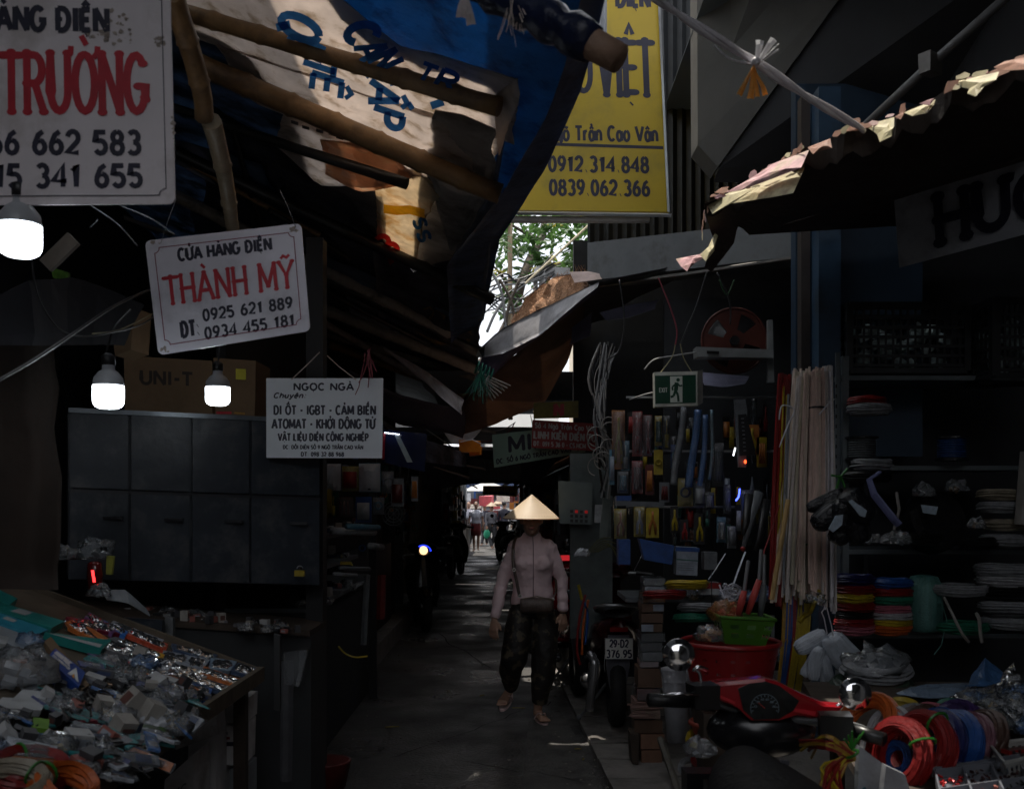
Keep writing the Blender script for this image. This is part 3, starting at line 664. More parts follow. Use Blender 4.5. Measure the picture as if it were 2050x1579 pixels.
ribbons(P(1510, 130, 2.87), [((-.5, 0, -1), .10, .0075), ((-.12, 0, -1), .10, .009), ((.08, 0, -1), .095, .006), ((.34, 0, -1), .095, .007)], .01, mat('orange_ribbon', (.80, .42, .10), rough=.5, trans=.4), bow, 'tail')
#  RIGHT ROOF with its torn edge
rust = mat('rusted_sheet', (.05, .036, .028), rough=.75, var=.5, scale=6, bump=.9, dirt=(.02, .014, .011))
edge_px = [(1352, 530), (1400, 470), (1412, 405), (1470, 385), (1520, 350), (1575, 325), (1600, 300), (1655, 283), (1690, 262), (1735, 256), (1785, 240), (1800, 225), (1862, 205), (1905, 172), (2000, 150), (2060, 120)]
def tz(px, py, z): return P(px, py, (z - EYE) * 2000 / (1005 - py))
EZ = [2.72 + (x - 1350) / 700 * .14 for x, y in edge_px]
edge = [tz(x, y, z) for (x, y), z in zip(edge_px, EZ)]
back = [tz(1500, 470, 3.02), tz(1600, 440, 3.04), tz(1750, 400, 3.08), tz(1900, 360, 3.1), tz(2060, 312, 3.12)]
tag(sheet(edge[2:], back, 40, 6, wr=.015, fr=4, thick=.004).build('metal_roof', rust, smooth=False), 'rusty metal roof sheet over the right stalls, seen from below', 'roof')
tag(sheet(back, [p + V((1.6, .2, .15)) for p in back], 8, 3, wr=.01, thick=.01).build('roof_sheet', rust), 'dark roof sheet continuing over the right shop', 'roof sheet')
cols = {'p': mat('pink_flake', (.62, .34, .35), rough=.6, var=.35, scale=14, dirt=(.45, .38, .22), dscale=9), 'y': mat('yellow_flake', (.60, .53, .30), rough=.6, var=.3, scale=14, dirt=(.3, .2, .12), dscale=12),
  'r': mat('rust_flake', (.40, .20, .13), rough=.7, var=.4, scale=12, dirt=(.15, .08, .05), dscale=9)}
tr = thing('torn_edge', 'curled peeling roof edge with sunlit pink and cream paint flakes', 'roof edge', edge[7])
flk = [((1412, 410), (1455, 390), (1500, 362), (1560, 330), (1612, 308), (1605, 345), (1585, 390), (1540, 400), (1500, 405), (1460, 412), (1425, 430), 'y', 2.72),
  ((1452, 388), (1505, 358), (1545, 332), (1615, 306), (1600, 340), (1540, 362), (1480, 385), 'p', 2.735),
  ((1615, 298), (1660, 280), (1662, 300), (1640, 304), (1625, 312), 'r', 2.75), ((1728, 256), (1783, 242), (1786, 258), (1782, 276), (1758, 288), (1755, 270), 'y', 2.76),
  ((1788, 238), (1798, 232), (1796, 246), 'r', 2.77), ((1808, 228), (1866, 206), (1862, 218), (1850, 232), (1822, 237), 'y', 2.78), ((1836, 212), (1866, 204), (1856, 216), 'p', 2.785),
  ((1888, 174), (1992, 151), (1985, 168), (1965, 178), (1950, 196), (1932, 192), (1936, 182), 'y', 2.80), ((1982, 142), (2004, 130), (2062, 118), (2062, 146), (2020, 148), (1998, 146), 'r', 2.82),
  ((1352, 520), (1375, 516), (1400, 512), (1418, 500), (1410, 518), (1390, 528), (1374, 545), (1362, 536), 'p', 2.62), ((1400, 512), (1415, 498), (1428, 470), (1436, 474), (1428, 505), (1412, 524), 'y', 2.63)]
for fl in flk:
 z = fl[-1]; ym = max(q[1] for q in fl[:-2]); xm = sum(q[0] for q in fl[:-2]) / len(fl[:-2]); y0 = (z - EYE) * 2000 / (1005 - (ym + min(q[1] for q in fl[:-2])) / 2)
 pts = [P(x, y, y0 * .972 * (1 + (ym - y) * .0007 - (x - xm) * .0009)) for x, y in fl[:-2]]; c = sum(pts, V()) / len(pts)
 vs = []; fs = []; n = len(pts)
 for i, p in enumerate(pts): vs.append(p + V((0, -.02 + .02 * noise.noise(p * 30), 0)))
 for i, p in enumerate(pts): vs.append(p.lerp(c, .5) + V((0, -.035 + .03 * noise.noise(p * 40), 0)))
 vs.append(c + V((0, -.04, 0)))
 for i in range(n):
  j = (i + 1) % n; fs += [(i, j, n + j, n + i), (n + i, n + j, 2 * n)]
 mb = M().add(vs, fs); mb.add([v + V((0, .003, 0)) for v in vs], [f[::-1] for f in fs]); mb.build('paint_flake', cols[fl[-2]], tr)
hang = [(1408, 408), (1440, 400), (1470, 408), (1490, 420), (1476, 452), (1468, 480), (1440, 520), (1425, 540), (1412, 530), (1430, 480), (1418, 440)]
pts = [tz(x, y, 2.71) for x, y in hang]
M().prism(pts, V((.01, .05, 0))).jitter(.01, 9).build('torn_flap', rust, tr)
rg = random.Random(15); eq = resample(edge[1:], 120)
for i in range(46):
 k = rg.randrange(2, 118); p = eq[k] + V((0, -.05, rg.uniform(-.035, .012))); d = (eq[k + 1] - eq[k - 1]).normalized(); s_ = rg.uniform(.008, .026); u = V((.1 * rg.uniform(-1, 1), .5, .8)).normalized()
 ring = [p + d * s_ * math.cos(a) * rg.uniform(.7, 2.0) + u * s_ * math.sin(a) * rg.uniform(.4, 1.2) for a in [2 * pi * j / 7 for j in range(7)]]
 M().prism(ring, V((0, -.002, .001))).build('paint_flake', cols['ryprr'[i % 5]], tr)
rg = random.Random(5); mb = M()
ee = resample(edge[2:], 44)
low = [p + V((0, .02, -.03 - .075 * abs(noise.noise(p * 9)) - (.02 if i % 3 else 0))) for i, p in enumerate(ee)]
mb.grid([ee, low]); mb.grid([[p + V((.004, .006, 0)) for p in r] for r in (ee, low)]); mb.build('ragged_lip', rust, tr)
#  MIDDLE: awnings that meet over the alley
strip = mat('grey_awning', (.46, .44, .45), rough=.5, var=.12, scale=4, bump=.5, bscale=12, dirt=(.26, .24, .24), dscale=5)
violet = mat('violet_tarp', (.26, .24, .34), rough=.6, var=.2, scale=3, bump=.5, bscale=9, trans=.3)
brown_t = mat('brown_tarp', (.21, .14, .10), rough=.6, var=.3, scale=3, bump=.5, bscale=9, trans=.3)
aT = [P(958, 700, 8.4), P(1000, 662, 8.1), P(1080, 620, 7.5), P(1150, 588, 6.9), P(1198, 565, 6.5)]
aB = [P(965, 716, 8.35), P(1010, 706, 8.0), P(1080, 672, 7.4), P(1150, 612, 6.8), P(1195, 575, 6.45)]
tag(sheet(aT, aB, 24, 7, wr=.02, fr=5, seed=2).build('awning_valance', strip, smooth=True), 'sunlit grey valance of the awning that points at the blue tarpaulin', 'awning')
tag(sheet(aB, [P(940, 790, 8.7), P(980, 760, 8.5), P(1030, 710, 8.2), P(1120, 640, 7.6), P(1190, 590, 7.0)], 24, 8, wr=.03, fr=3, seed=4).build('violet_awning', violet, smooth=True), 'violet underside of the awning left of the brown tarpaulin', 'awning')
tag(sheet([P(1160, 640, 8.8), P(1140, 720, 9.0), P(1085, 810, 9.2), P(990, 850, 9.5), P(915, 872, 9.8)], [P(1196, 585, 7.6), P(1110, 645, 8.0), P(1030, 712, 8.4), P(965, 760, 8.8), P(925, 800, 9.4)], 24, 12, wr=.06, fr=1.6, seed=6).build('brown_tarpaulin', brown_t, smooth=True),
 'brown tarpaulin sagging in a curve across the alley', 'tarpaulin')
tag(sheet([P(925, 800, 9.3), P(900, 815, 9.4), P(800, 790, 9.0), P(700, 740, 8.6)], [P(925, 878, 9.8), P(880, 862, 9.6), P(800, 850, 9.4), P(720, 800, 9.0)], 18, 8, wr=.05, fr=2, seed=7).build('grey_tarpaulin', mat('dusk_tarp', (.085, .085, .12), rough=.6, var=.25, scale=3, bump=.5), smooth=True),
 'grey-blue tarpaulin hanging behind the pole ends over the left stalls', 'tarpaulin')
tag(sheet([P(760, 690, 7.6), P(850, 742, 8.0), P(930, 800, 8.6)], [P(770, 700, 7.4), P(850, 765, 7.8), P(925, 830, 8.4)], 12, 5, wr=.03, fr=4).build('white_sheet', mat('white_sheeting', (.55, .50, .52), rough=.6, trans=.35, bump=.5), smooth=True),
 'strip of white sheeting catching light below the canopy poles', 'sheet')
tag(M().prism([P(958, 700, 8.32), P(972, 692, 8.3), P(975, 702, 8.3), P(966, 716, 8.3), P(952, 712, 8.3)], V((0, .03, 0))).build('awning_end_cap', blackpipe), 'black end cap at the tip of the grey awning', 'cap')
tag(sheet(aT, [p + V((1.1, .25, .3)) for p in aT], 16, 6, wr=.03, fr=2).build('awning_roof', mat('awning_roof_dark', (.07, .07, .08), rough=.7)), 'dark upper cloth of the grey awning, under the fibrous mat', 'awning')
wc = M(); rows = [[P(1050 + 165 * i / 40 + 12 * t * (1 - i / 40), -90 + t * (125 + 45 * i / 40), 5.2 - .3 * t) + V((0, .02 * math.sin(i * pi / 2), 0)) for i in range(41)] for t in (0, .35, .7, 1)]; wc.grid(rows)
tag(wc.build('corrugated_plastic', mat('white_corrugated', (.72, .74, .78), rough=.4, trans=.5, var=.08)), 'bright white corrugated plastic sheet behind the wrapped pole end', 'roof sheet')
coir = mat('coir', (.40, .21, .11), rough=.9, var=.35, scale=20, bump=1.2, bscale=60)
ridge = [(1030, 640, 8.3), (1050, 600, 8.1), (1080, 575, 7.9), (1110, 556, 7.7), (1140, 548, 7.5), (1165, 545, 7.3), (1172, 545, 7.2)]
foot_ = [(1030, 652, 8.2), (1055, 642, 8.0), (1085, 624, 7.7), (1120, 606, 7.4), (1145, 592, 7.1), (1165, 580, 6.9), (1178, 572, 6.8)]
th = thing('coir_mat', 'orange-brown fibrous mat heaped on the grey awning', 'mat', P(1100, 620, 7.5))
mb = sheet([P(*q) for q in ridge], [P(*q) for q in foot_], 30, 12, wr=.05, fr=7, thick=.03, seed=3); mb.build('mat_body', coir, th, smooth=True)
rg = random.Random(2); mb = M()
rr_ = resample([P(*q) for q in ridge], 60); ff = resample([P(*q) for q in foot_], 60)
for i in range(260):
 k = rg.randrange(60); p = rr_[k].lerp(ff[k], rg.random() ** 1.5) + V((0, -.03, .0)); d = V((rg.gauss(0, .5), rg.gauss(-.4, .3), rg.uniform(-.2, 1))).normalized()
 mb.tube([p, p + d * rg.uniform(.03, .07)], [.0016, .0008], 3)
stuff(mb.build('fibre_tuft', coir, th))
tag(sheet([P(1140, 545, 6.95), P(1176, 543, 6.9), P(1200, 548, 6.8)], [P(1150, 566, 6.8), P(1180, 562, 6.75), P(1205, 558, 6.7)], 8, 4, wr=.02).build('cardboard_scrap', mat('scrap_card', (.55, .42, .38), rough=.8)), 'pinkish cardboard scrap at the top of the grey awning', 'cardboard')
gr = thing('frayed_rope', 'frayed green and white rope tied round the pole ends above the alley', 'rope', P(965, 760, 8.2))
green = mat('green_rope', (.03, .22, .17), rough=.6, var=.3)
for k in range(5): M().torus(P(955 + k * 7, 735 + k * 4, 8.15), .05, .008, face((1, .2, -.35)), 14, 5).build('rope_turn', green, gr, smooth=True)
fray('frayed_strand', P(962, 745, 8.1), 60, .30, .45, green, gr, 8, .0022, k=6)
fray('frayed_strand', P(975, 755, 8.1), 20, .22, .6, mat('white_strand', (.5, .5, .5)), gr, 9, .002, k=6)
sp = thing('split_bamboo', 'splintered bamboo ends sticking out past the green rope', 'bamboo', P(1000, 775, 8.2))
for k in range(7): M().tube([P(955 + k * 3, 745 + k * 5, 8.2), P(1022 - k * 6, 772 + k * 5, 8.0)], [.014, .006], 5).build('splint', bamboo_old, sp)
ob = thing('orange_bundle', 'glowing orange plastic bundle tied under the far left roof', 'bundle', P(943, 892, 11))
m = M().box(P(940, 893, 10), (.21, .2, .12)).box(P(952, 902, 10.05), (.12, .18, .09)); m.jitter(.02, 9).build('bag', mat('amber_plastic', (.95, .42, .05), rough=.3, trans=.5, var=.25), ob)
M().tube([P(920, 885, 9.9), P(945, 880, 9.88), P(966, 890, 9.9)], .006, 5).build('tie', rope, ob)
tag(sheet([P(886, 862, 10.6), P(930, 866, 10.8), P(965, 858, 10.9)], [P(905, 888, 10.5), P(930, 890, 10.6), P(945, 880, 10.7)], 8, 4, wr=.02).build('white_flap', mat('white_sheeting', (0, 0, 0))), 'white flap of sheeting above the orange bundle', 'sheet')
def cable(name, pts, r, m, lab, cat='cable'):
 return tag(M().tube(smooth_path(pts, 6), r, 5).build(name, m, smooth=True), lab, cat)
wred = mat('red_wire', (.22, .03, .03), rough=.4); wblk = mat('black_wire', (.015, .015, .017), rough=.4); wgrey = mat('grey_wire', (.22, .22, .22), rough=.5)
cable('red_cable', [P(960, 885, 11), P(990, 880, 10.8), P(1020, 862, 10.6), P(1030, 846, 10.4)], .006, wred, 'thin red cable looping up from the orange bundle')
cable('white_cable', [P(945, 866, 11), P(975, 866, 10.8), P(1010, 858, 10.6), P(1032, 845, 10.4)], .005, wgrey, 'thin pale cable beside the red one')
cable('hanging_vine', [P(1062, 830, 9.6), P(1066, 860, 9.6), P(1058, 900, 9.6)], .004, mat('dry_vine', (.25, .22, .12)), 'dry tendril hanging from the brown tarpaulin', 'vine')
cable('hanging_vine', [P(1068, 822, 9.6), P(1072, 870, 9.6), P(1060, 912, 9.6), P(1052, 925, 9.6)], .004, mat('dry_vine', (0, 0, 0)), 'longer dry tendril hanging from the brown tarpaulin', 'vine')
ut = mat('added_sheet_dark', (.10, .12, .14), rough=.6, var=.2, scale=1.2, bump=.4)  # opaque material of the added light-blocking sheets
utw = mat('added_sheet_white', (.72, .76, .80), rough=.6, var=.1, scale=1.2, trans=.62)  # translucent material: these added sheets diffuse the sun into fill light
def upper(x0, x1, y0, y1, z, lab, mm=None):  # unseen sheets added overhead: they shape sun patches and cut the sky light
 tag(sheet([V((x0, y0, z)), V((x1, y0, z))], [V((x0, y1, z)), V((x1, y1, z))], 10, 10, wr=.05, fr=1.2, thick=.006, sag=.05).build('added_overhead_sheet', mm or ut), lab, 'roof sheet')
upper(-3.4, -1.3, -22, -4.1, 4.4, 'sheet added behind on the left to cut the sky light')
upper(1.3, 3.3, -22, -4.1, 4.5, 'sheet added behind on the right to cut the sky light')
upper(-.15, 3.3, -1.2, 3.25, 4.92, 'dark sheet added over the near right stalls to block sun and sky')
upper(-3.4, -.1, -1.2, 3.25, 4.9, 'broad sheet added over the near end of the alley to dim and diffuse the light', mat('added_sheet_pale', (.6, .64, .68), rough=.6, var=.1, scale=1.2, trans=.11))
upper(-.36, .34, 3.3, 8.09, 4.95, 'white sheet added over the middle of the alley to turn sun into soft fill', utw)
upper(-3.4, -1.1, 3.3, 9.5, 4.95, 'translucent sheet added over the left hand shops to soften the sun', utw)
upper(1.25, 3.35, 3.3, 15.5, 4.85, 'sheet added over the right hand shops to block the sun')
upper(-.85, -.08, 8.52, 9.9, 4.95, 'sheet added beyond the tip of the grey awning to keep sun off the road')
upper(.45, 1.0, 6.75, 7.5, 5.6, 'unseen sheet added high above the yellow sign to block a sun spot')
upper(-.85, -.28, 6.95, 8.09, 4.95, 'narrow sheet added ahead of the grey awning to keep sun off the road', utw)
upper(.34, 1.25, 5.35, 6.6, 4.95, 'sheet added over the right hand eave to soften the sun', utw)
upper(-2.2, 1.2, 15.6, 20.1, 2.75, 'low sheet added to darken the far alley, nearest')
upper(-2.4, 1.0, 20.2, 24.6, 2.7, 'low sheet added to darken the far alley, middle')
upper(-2.6, .9, 24.7, 30.5, 2.75, 'low sheet added to darken the far alley, last')
upper(-1.0, 1.3, 10.5, 15.5, 2.95, 'low sheet added where both canopies meet to block the sky')
upper(-3.4, -.95, 9.55, 15.5, 4.1, 'sheet added over the far left stalls to block the sky')
#  TREE, POLE AND WIRES in the gap
leaf1 = mat('leaf_green', (.065, .14, .035), rough=.5, var=.5, scale=3, trans=.4)
leaf2 = mat('leaf_yellow', (.42, .36, .04), rough=.5, var=.3, trans=.4)
barkm = mat('bark', (.09, .07, .055), rough=.9, var=.4, bump=1.0)
tree = thing('tree', 'leafy tree with long compound leaves behind the market roofs', 'tree', V((-1.75, 17.2, 0)))
M().tube(smooth_path([V((-1.75, 17.2, 0)), P(880, 840, 17), P(960, 740, 17), P(1020, 650, 17), P(1045, 560, 17), P(1080, 480, 17.5), P(1110, 380, 18)], 4), [.17 - .005 * i for i in range(25)], 8).jitter(.03, 4).build('trunk', barkm, tree, smooth=True)
for a, b, c in (((1045, 560), (1100, 555), (1165, 520)), ((1030, 610), (1010, 560), (985, 530)), ((1080, 480), (1040, 460), (1010, 440)), ((1045, 565), (1120, 530), (1140, 560)), ((1100, 420), (1150, 440), (1190, 430))):
 M().tube(smooth_path([P(*a, 17), P(*b, 16.7), P(*c, 16.5)], 4), [.05, .045, .04, .035, .03, .025, .02, .016, .012], 6).build('branch', barkm, tree)
rg = random.Random(21)
def leaflet(mb, p, d, n, L_, w):
 d = d.normalized(); s = d.cross(n).normalized()
 mb.add([p, p + d * L_ * .35 + s * w, p + d * L_, p + d * L_ * .35 - s * w, p + d * L_ * .5 + n * w * .3], [(0, 1, 4), (1, 2, 4), (2, 3, 4), (3, 0, 4)])
mb = M(); my = M()
for i in range(190):
 px = rg.choice((rg.uniform(975, 1050), rg.uniform(1030, 1190), rg.uniform(1090, 1210))); py = rg.uniform(395, 545) if px > 1040 else rg.uniform(400, 600)
 if px < 1050 and 500 < py:
  if rg.random() < .55: continue
 q = P(px, py, rg.uniform(14.8, 18.5))
 d = V((rg.gauss(0, 1), rg.gauss(0, .6), rg.gauss(-.45, .4))).normalized(); L_ = rg.uniform(.28, .5)
 t = my if rg.random() < .07 else mb
 t.tube([q, q + d * L_], .003, 3)
 for k in range(5):
  for sgn in (-1, 1):
   u = d.cross(V((0, 0, 1)) if abs(d.z) < .9 else V((1, 0, 0))).normalized()
   dd = (d * .5 + u * sgn + V((0, 0, -.25 + rg.gauss(0, .15))))
   leaflet(t, q + d * L_ * (k + 1) / 5.5, dd, V((rg.gauss(0, .3), rg.gauss(0, .3), 1)).normalized(), rg.uniform(.15, .22), .042)
stuff(mb.build('crown', leaf1, tree)); stuff(my.build('yellow_leaves', leaf2, tree))
tag(M().tube([P(1022, 840, 15) , P(1021, 430, 15)], .035, 8).build('utility_pole', mat('pale_pole', (.45, .33, .22), rough=.8)), 'thin pale pole standing before the tree in the gap', 'pole')
tag(M().tube([P(1182, 448, 12), P(1060, 560, 12), P(1052, 568, 12)], .014, 6).build('bamboo_stick', mat('pale_stick', (.72, .62, .42), rough=.6)), 'pale straight stick slanting across the gap under the yellow sign', 'stick')
for k in range(14):
 rgk = random.Random(50 + k); y0 = rgk.uniform(545, 600)
 o = cable('overhead_wire', [P(965, y0 + rgk.uniform(-15, 60), 13), P(1010, y0 + rgk.uniform(0, 35), 13.2), P(1045 + rgk.uniform(-10, 10), y0 + rgk.uniform(-10, 20), 13.3), P(1110, y0 - rgk.uniform(0, 60), 13.5)], rgk.uniform(.006, .014), (wgrey, wblk)[k % 2],
   'wire in the tangled bundle crossing in front of the tree')
 o['group'] = 'tangled overhead wires'
for k, (a, b, c) in enumerate((((985, 545), (1005, 590), (1012, 660)), ((1000, 560), (1022, 600), (1030, 640)), ((1010, 600), (990, 630), (975, 665)), ((1040, 560), (1020, 610), (1010, 650)))):
 cable('drop_wire', [P(*a, 12.8), P(*b, 12.8), P(*c, 12.8)], .02, (wgrey, barkm)[k % 2], ('thick grey cable dropping from the tangle', 'brown stem rising through the wires', 'grey cable bending left at the gap\'s lower corner', 'dark stem crossing the wires')[k])
junk = thing('transformer_box', 'pale junction box among the wires before the tree', 'box', P(1130, 545, 13.6))
M().box(P(1105, 545, 13.6), (.45, .2, .1), .3).build('arm', mat('far_grey', (.4, .4, .4)), junk); M().box(P(1085, 566, 13.5), (.08, .15, .3)).box(P(1072, 568, 13.5), (.06, .15, .26)).build('insulator', mat('far_grey', (0, 0, 0)), junk)
#  SIGNS
def uv_of(c, px, py):
 (x0, y0), (x1, y1), (x2, y2), (x3, y3) = c       # tl tr br bl
 a = b = .5
 for _ in range(12):
  X = (x0 * (1 - a) + x1 * a) * b + (x3 * (1 - a) + x2 * a) * (1 - b) - px
  Yv = (y0 * (1 - a) + y1 * a) * b + (y3 * (1 - a) + y2 * a) * (1 - b) - py
  xa = (x1 - x0) * b + (x2 - x3) * (1 - b); ya = (y1 - y0) * b + (y2 - y3) * (1 - b)
  xb = (x0 * (1 - a) + x1 * a) - (x3 * (1 - a) + x2 * a); yb = (y0 * (1 - a) + y1 * a) - (y3 * (1 - a) + y2 * a)
  D = xa * yb - xb * ya
  a -= (X * yb - xb * Yv) / D; b -= (xa * Yv - X * ya) / D
 return a, b
class Board:
 def __init__(s, name, label, corners, Y, m, thick=.006, rnd=.0, cat='sign', group=None):
  s.c = corners; Ys = Y if isinstance(Y, (list, tuple)) else [Y] * 4
  s.w = [P(x, y, yy) for (x, y), yy in zip(corners, Ys)]
  s.f, s.W, s.H, s.n = board_map(s.w)
  s.t = thing(name, label, cat, (s.w[3] + s.w[2]) / 2, group)
  out = []
  if rnd:
   for (cu, cv, a0) in ((s.W - rnd, s.H - rnd, 0), (rnd, s.H - rnd, 90), (rnd, rnd, 180), (s.W - rnd, rnd, 270)):
    for k in range(6): out.append(s.f(cu + rnd * math.cos(R(a0 + 18 * k)), cv + rnd * math.sin(R(a0 + 18 * k)), 0))
  else: out = [s.f(s.W, s.H), s.f(0, s.H), s.f(0, 0), s.f(s.W, 0)]
  M().prism(out, -s.n * thick).build('panel', m, s.t)
 def text(s, tx, x0, y0, x1, y1, wt, m, knob=0, slant=0, y1b=None):
  a0, b0 = uv_of(s.c, x0, y1); a1, _ = uv_of(s.c, x1, y1); _, b1 = uv_of(s.c, x0, y0)
  return s.ftext(tx, a0, b0, a1, b1, wt, m, knob, slant)
 def ftext(s, tx, a0, b0, a1, b1, wt, m, knob=0, slant=0, lift=.0012):
  return lettering(tx, a0 * s.W, b0 * s.H, a1 * s.W, b1 * s.H, wt * (b1 - b0) * s.H, s.f, knob, slant, lift=lift).build('lettering', m, s.t)
 def line(s, pts, w, m, name='border'):
  mb = M(); h = .001
  for (a, b) in zip(pts, pts[1:]):
   d = V((b[0] - a[0], b[1] - a[1], 0)); L_ = d.length; d /= L_; q = V((-d.y, d.x, 0)) * w / 2; e = d * w * .3; h += .00008
   mb.add([s.f(a[0] - e.x + q.x, a[1] - e.y + q.y, h), s.f(a[0] - e.x - q.x, a[1] - e.y - q.y, h), s.f(b[0] + e.x - q.x, b[1] + e.y - q.y, h), s.f(b[0] + e.x + q.x, b[1] + e.y + q.y, h)], [(0, 1, 2, 3)])
  mb.build(name, m, s.t)
 def border(s, inset, notch, w, m):
  W, H, i, n = s.W, s.H, inset, notch; pts = []
  for cx, cy, a0 in ((i, i, 0), (i, H - i, 270), (W - i, H - i, 180), (W - i, i, 90)):
   pts += [(cx + n * math.cos(R(a0 + 18 * k)), cy + n * math.sin(R(a0 + 18 * k))) for k in range(6)]
  s.line(pts + [pts[0]], w, m)
white_board = mat('white_board', (.82, .76, .79), rough=.42, var=.07, scale=4, bump=.12, dirt=(.52, .46, .44), dscale=3)
ink_navy = mat('navy_ink', (.012, .012, .035), rough=.5, var=.3, scale=14, bump=.1)
ink_red = mat('crimson_ink', (.52, .012, .03), rough=.45, var=.2, scale=10, bump=.1)
wornm = mat('worn_patch', (.40, .34, .30), rough=.9, var=.4, scale=30, bump=.5)
s1 = Board('shop_sign', 'big white metal sign with red lettering, cut by the left edge', [(-270, -45), (340, -28), (351, 408), (-270, 412)], 2.6, white_board, rnd=.018)
s1.text('CỬA HÀNG ĐIỆN', -156, 10, 218, 57, .19, ink_navy)
s1.text('TRƯỜNG', 4, 105, 297, 224, .10, ink_red, knob=.6)
s1.text('66 662 583', -23, 262, 283, 308, .17, ink_navy)
s1.text('15 341 655', -12, 330, 286, 375, .17, ink_navy)
s1.border(.022, .018, .0022, ink_navy)
def wear(bd, px, py, w, h, seed, n=16, m=None):
 rg = random.Random(seed); mb = M()
 for i in range(n):
  a, b = uv_of(bd.c, px + rg.uniform(-w, w), py + rg.uniform(-h, h)); u, v = a * bd.W, b * bd.H; r = rg.uniform(.001, .008) * (2.6 / 2.6)
  k = 7; ring = [bd.f(u + r * rg.uniform(.5, 1.6) * math.cos(2 * pi * j / k), v + r * rg.uniform(.4, 1.2) * math.sin(2 * pi * j / k), .0014 + i * .00006) for j in range(k)]
  mb.add(ring, [tuple(range(k))])
 mb.build('worn_paint', m or wornm, bd.t)
wear(s1, 235, 55, 28, 35, 1, 26); wear(s1, 195, 72, 22, 12, 2, 12); wear(s1, 318, 75, 8, 18, 3, 9); wear(s1, 346, 260, 3, 30, 4, 8)
s2 = Board('shop_sign', 'tilted white metal sign with red THÀNH MỸ lettering on two wires', [(290, 482), (603, 447), (621, 662), (317, 711)], 3.6, mat('white_board_b', (.80, .78, .86), rough=.3, var=.08, scale=5, bump=.1, dirt=(.50, .48, .54), dscale=4), rnd=.02)
s2.ftext('CỬA HÀNG ĐIỆN', .20, .79, .80, .895, .19, ink_navy)
s2.ftext('THÀNH MỸ', .09, .425, .925, .665, .105, ink_red, knob=.62)
s2.ftext('0925 621 889', .315, .235, .90, .335, .17, ink_navy)
s2.ftext('0934 455 181', .315, .075, .905, .175, .17, ink_navy)
s2.ftext('ĐT:', .165, .12, .285, .255, .18, ink_navy)
s2.border(.030, .018, .003, mat('maroon_line', (.22, .01, .05), rough=.5))
wear(s2, 590, 460, 14, 5, 5, 8); wear(s2, 330, 700, 12, 6, 6, 8); wear(s2, 312, 487, 8, 4, 7, 6)
for px, py, tx, ty in ((322, 487, 352, 400), (592, 455, 560, 380)):
 M().tube([P(px, py, 3.59), P((px + tx) / 2, (py + ty) / 2 - 4, 3.6), P(tx, ty, 3.7)], .0012, 4).build('hanging_wire', wgrey, s2.t)
s3 = Board('shop_sign', 'small level white sign with blue-black lines of trade lettering', [(533, 757), (767, 757), (765, 917), (533, 916)], 5.0, mat('white_board_c', (.76, .80, .86), rough=.45, var=.06, scale=5, bump=.1), rnd=.004)
s3.ftext('NGỌC NGÀ', .235, .85, .75, .935, .2, ink_navy)
s3.ftext('Chuyên:', .06, .752, .34, .815, .2, ink_navy, slant=.35)
s3.ftext('DI ỐT - IGBT - CẢM BIẾN', .065, .545, .94, .655, .17, ink_navy)
s3.ftext('ATOMAT - KHỞI ĐỘNG TỪ', .05, .37, .935, .485, .17, ink_navy)
s3.ftext('VẬT LIỆU ĐIỆN CÔNG NGHIỆP', .103, .215, .88, .305, .18, ink_navy)
s3.ftext('ĐC: ĐỐI DIỆN SỐ 9 NGÕ TRẦN CAO VÂN', .145, .112, .835, .158, .2, ink_navy)
s3.ftext('ĐT: 098 32 88 968', .30, .022, .67, .072, .2, ink_navy)
for a, b, c in (((583, 760), (610, 735), (640, 705)), ((713, 760), (680, 735), (655, 712))):
 M().tube([P(*a, 4.99), P(*b, 5.0), P(*c, 5.05)], .0025, 4).build('hanging_string', twine, s3.t)
redst = thing('red_streamer', 'thin dark red streamers drooping onto the small white sign', 'streamer', P(745, 730, 4.9))
fray('streamer', P(738, 700, 4.95), 9, .24, .14, mat('maroon_string', (.20, .03, .045), rough=.6), redst, 12, .003, k=6)
yel = mat('yellow_board', (.52, .36, .006), rough=.45, var=.08, scale=2, bump=.12, dirt=(.36, .27, .02), dscale=2.2)
Yc = [(1000, -62), (1318, -60), (1340, 424), (1000, 420)]
s4 = Board('shop_sign', 'tall yellow sign with dark lettering and phone numbers above the gap', Yc, 7.1, yel, thick=.06)
s4.text('ĐIỆN', 1234, -22, 1301, 14, .2, ink_navy)
s4.text('VŨ', 1110, 88, 1186, 184, .085, ink_navy, knob=.6) if 'Ũ' in ACC else s4.text('U', 1150, 90, 1186, 186, .17, ink_navy, knob=.7)
s4.text('VIỆT', 1199, 80, 1309, 190, .085, ink_navy, knob=.6)
s4.text('Ngõ Trần Cao Vân', 1095, 252, 1317, 281, .15, ink_navy)
s4.text('0912.314.848', 1098, 313, 1299, 343, .16, ink_navy)
s4.text('0839.062.366', 1100, 360, 1301, 390, .16, ink_navy)
a, b = uv_of(Yc, 1105, 289); a2, b2 = uv_of(Yc, 1326, 296)
s4.line([(a * s4.W, b * s4.H), (a2 * s4.W, b2 * s4.H)], .022, ink_navy, 'rule')
alu = mat('aluminium', (.50, .52, .54), rough=.3, metal=.8, var=.15, scale=5)
for c in (((1318, -60), (1340, 424)), ((1000, 426), (1344, 431))):
 M().tube([P(*c[0], 7.06), P(*c[1], 7.06)], .014, 4).build('frame', alu, s4.t)
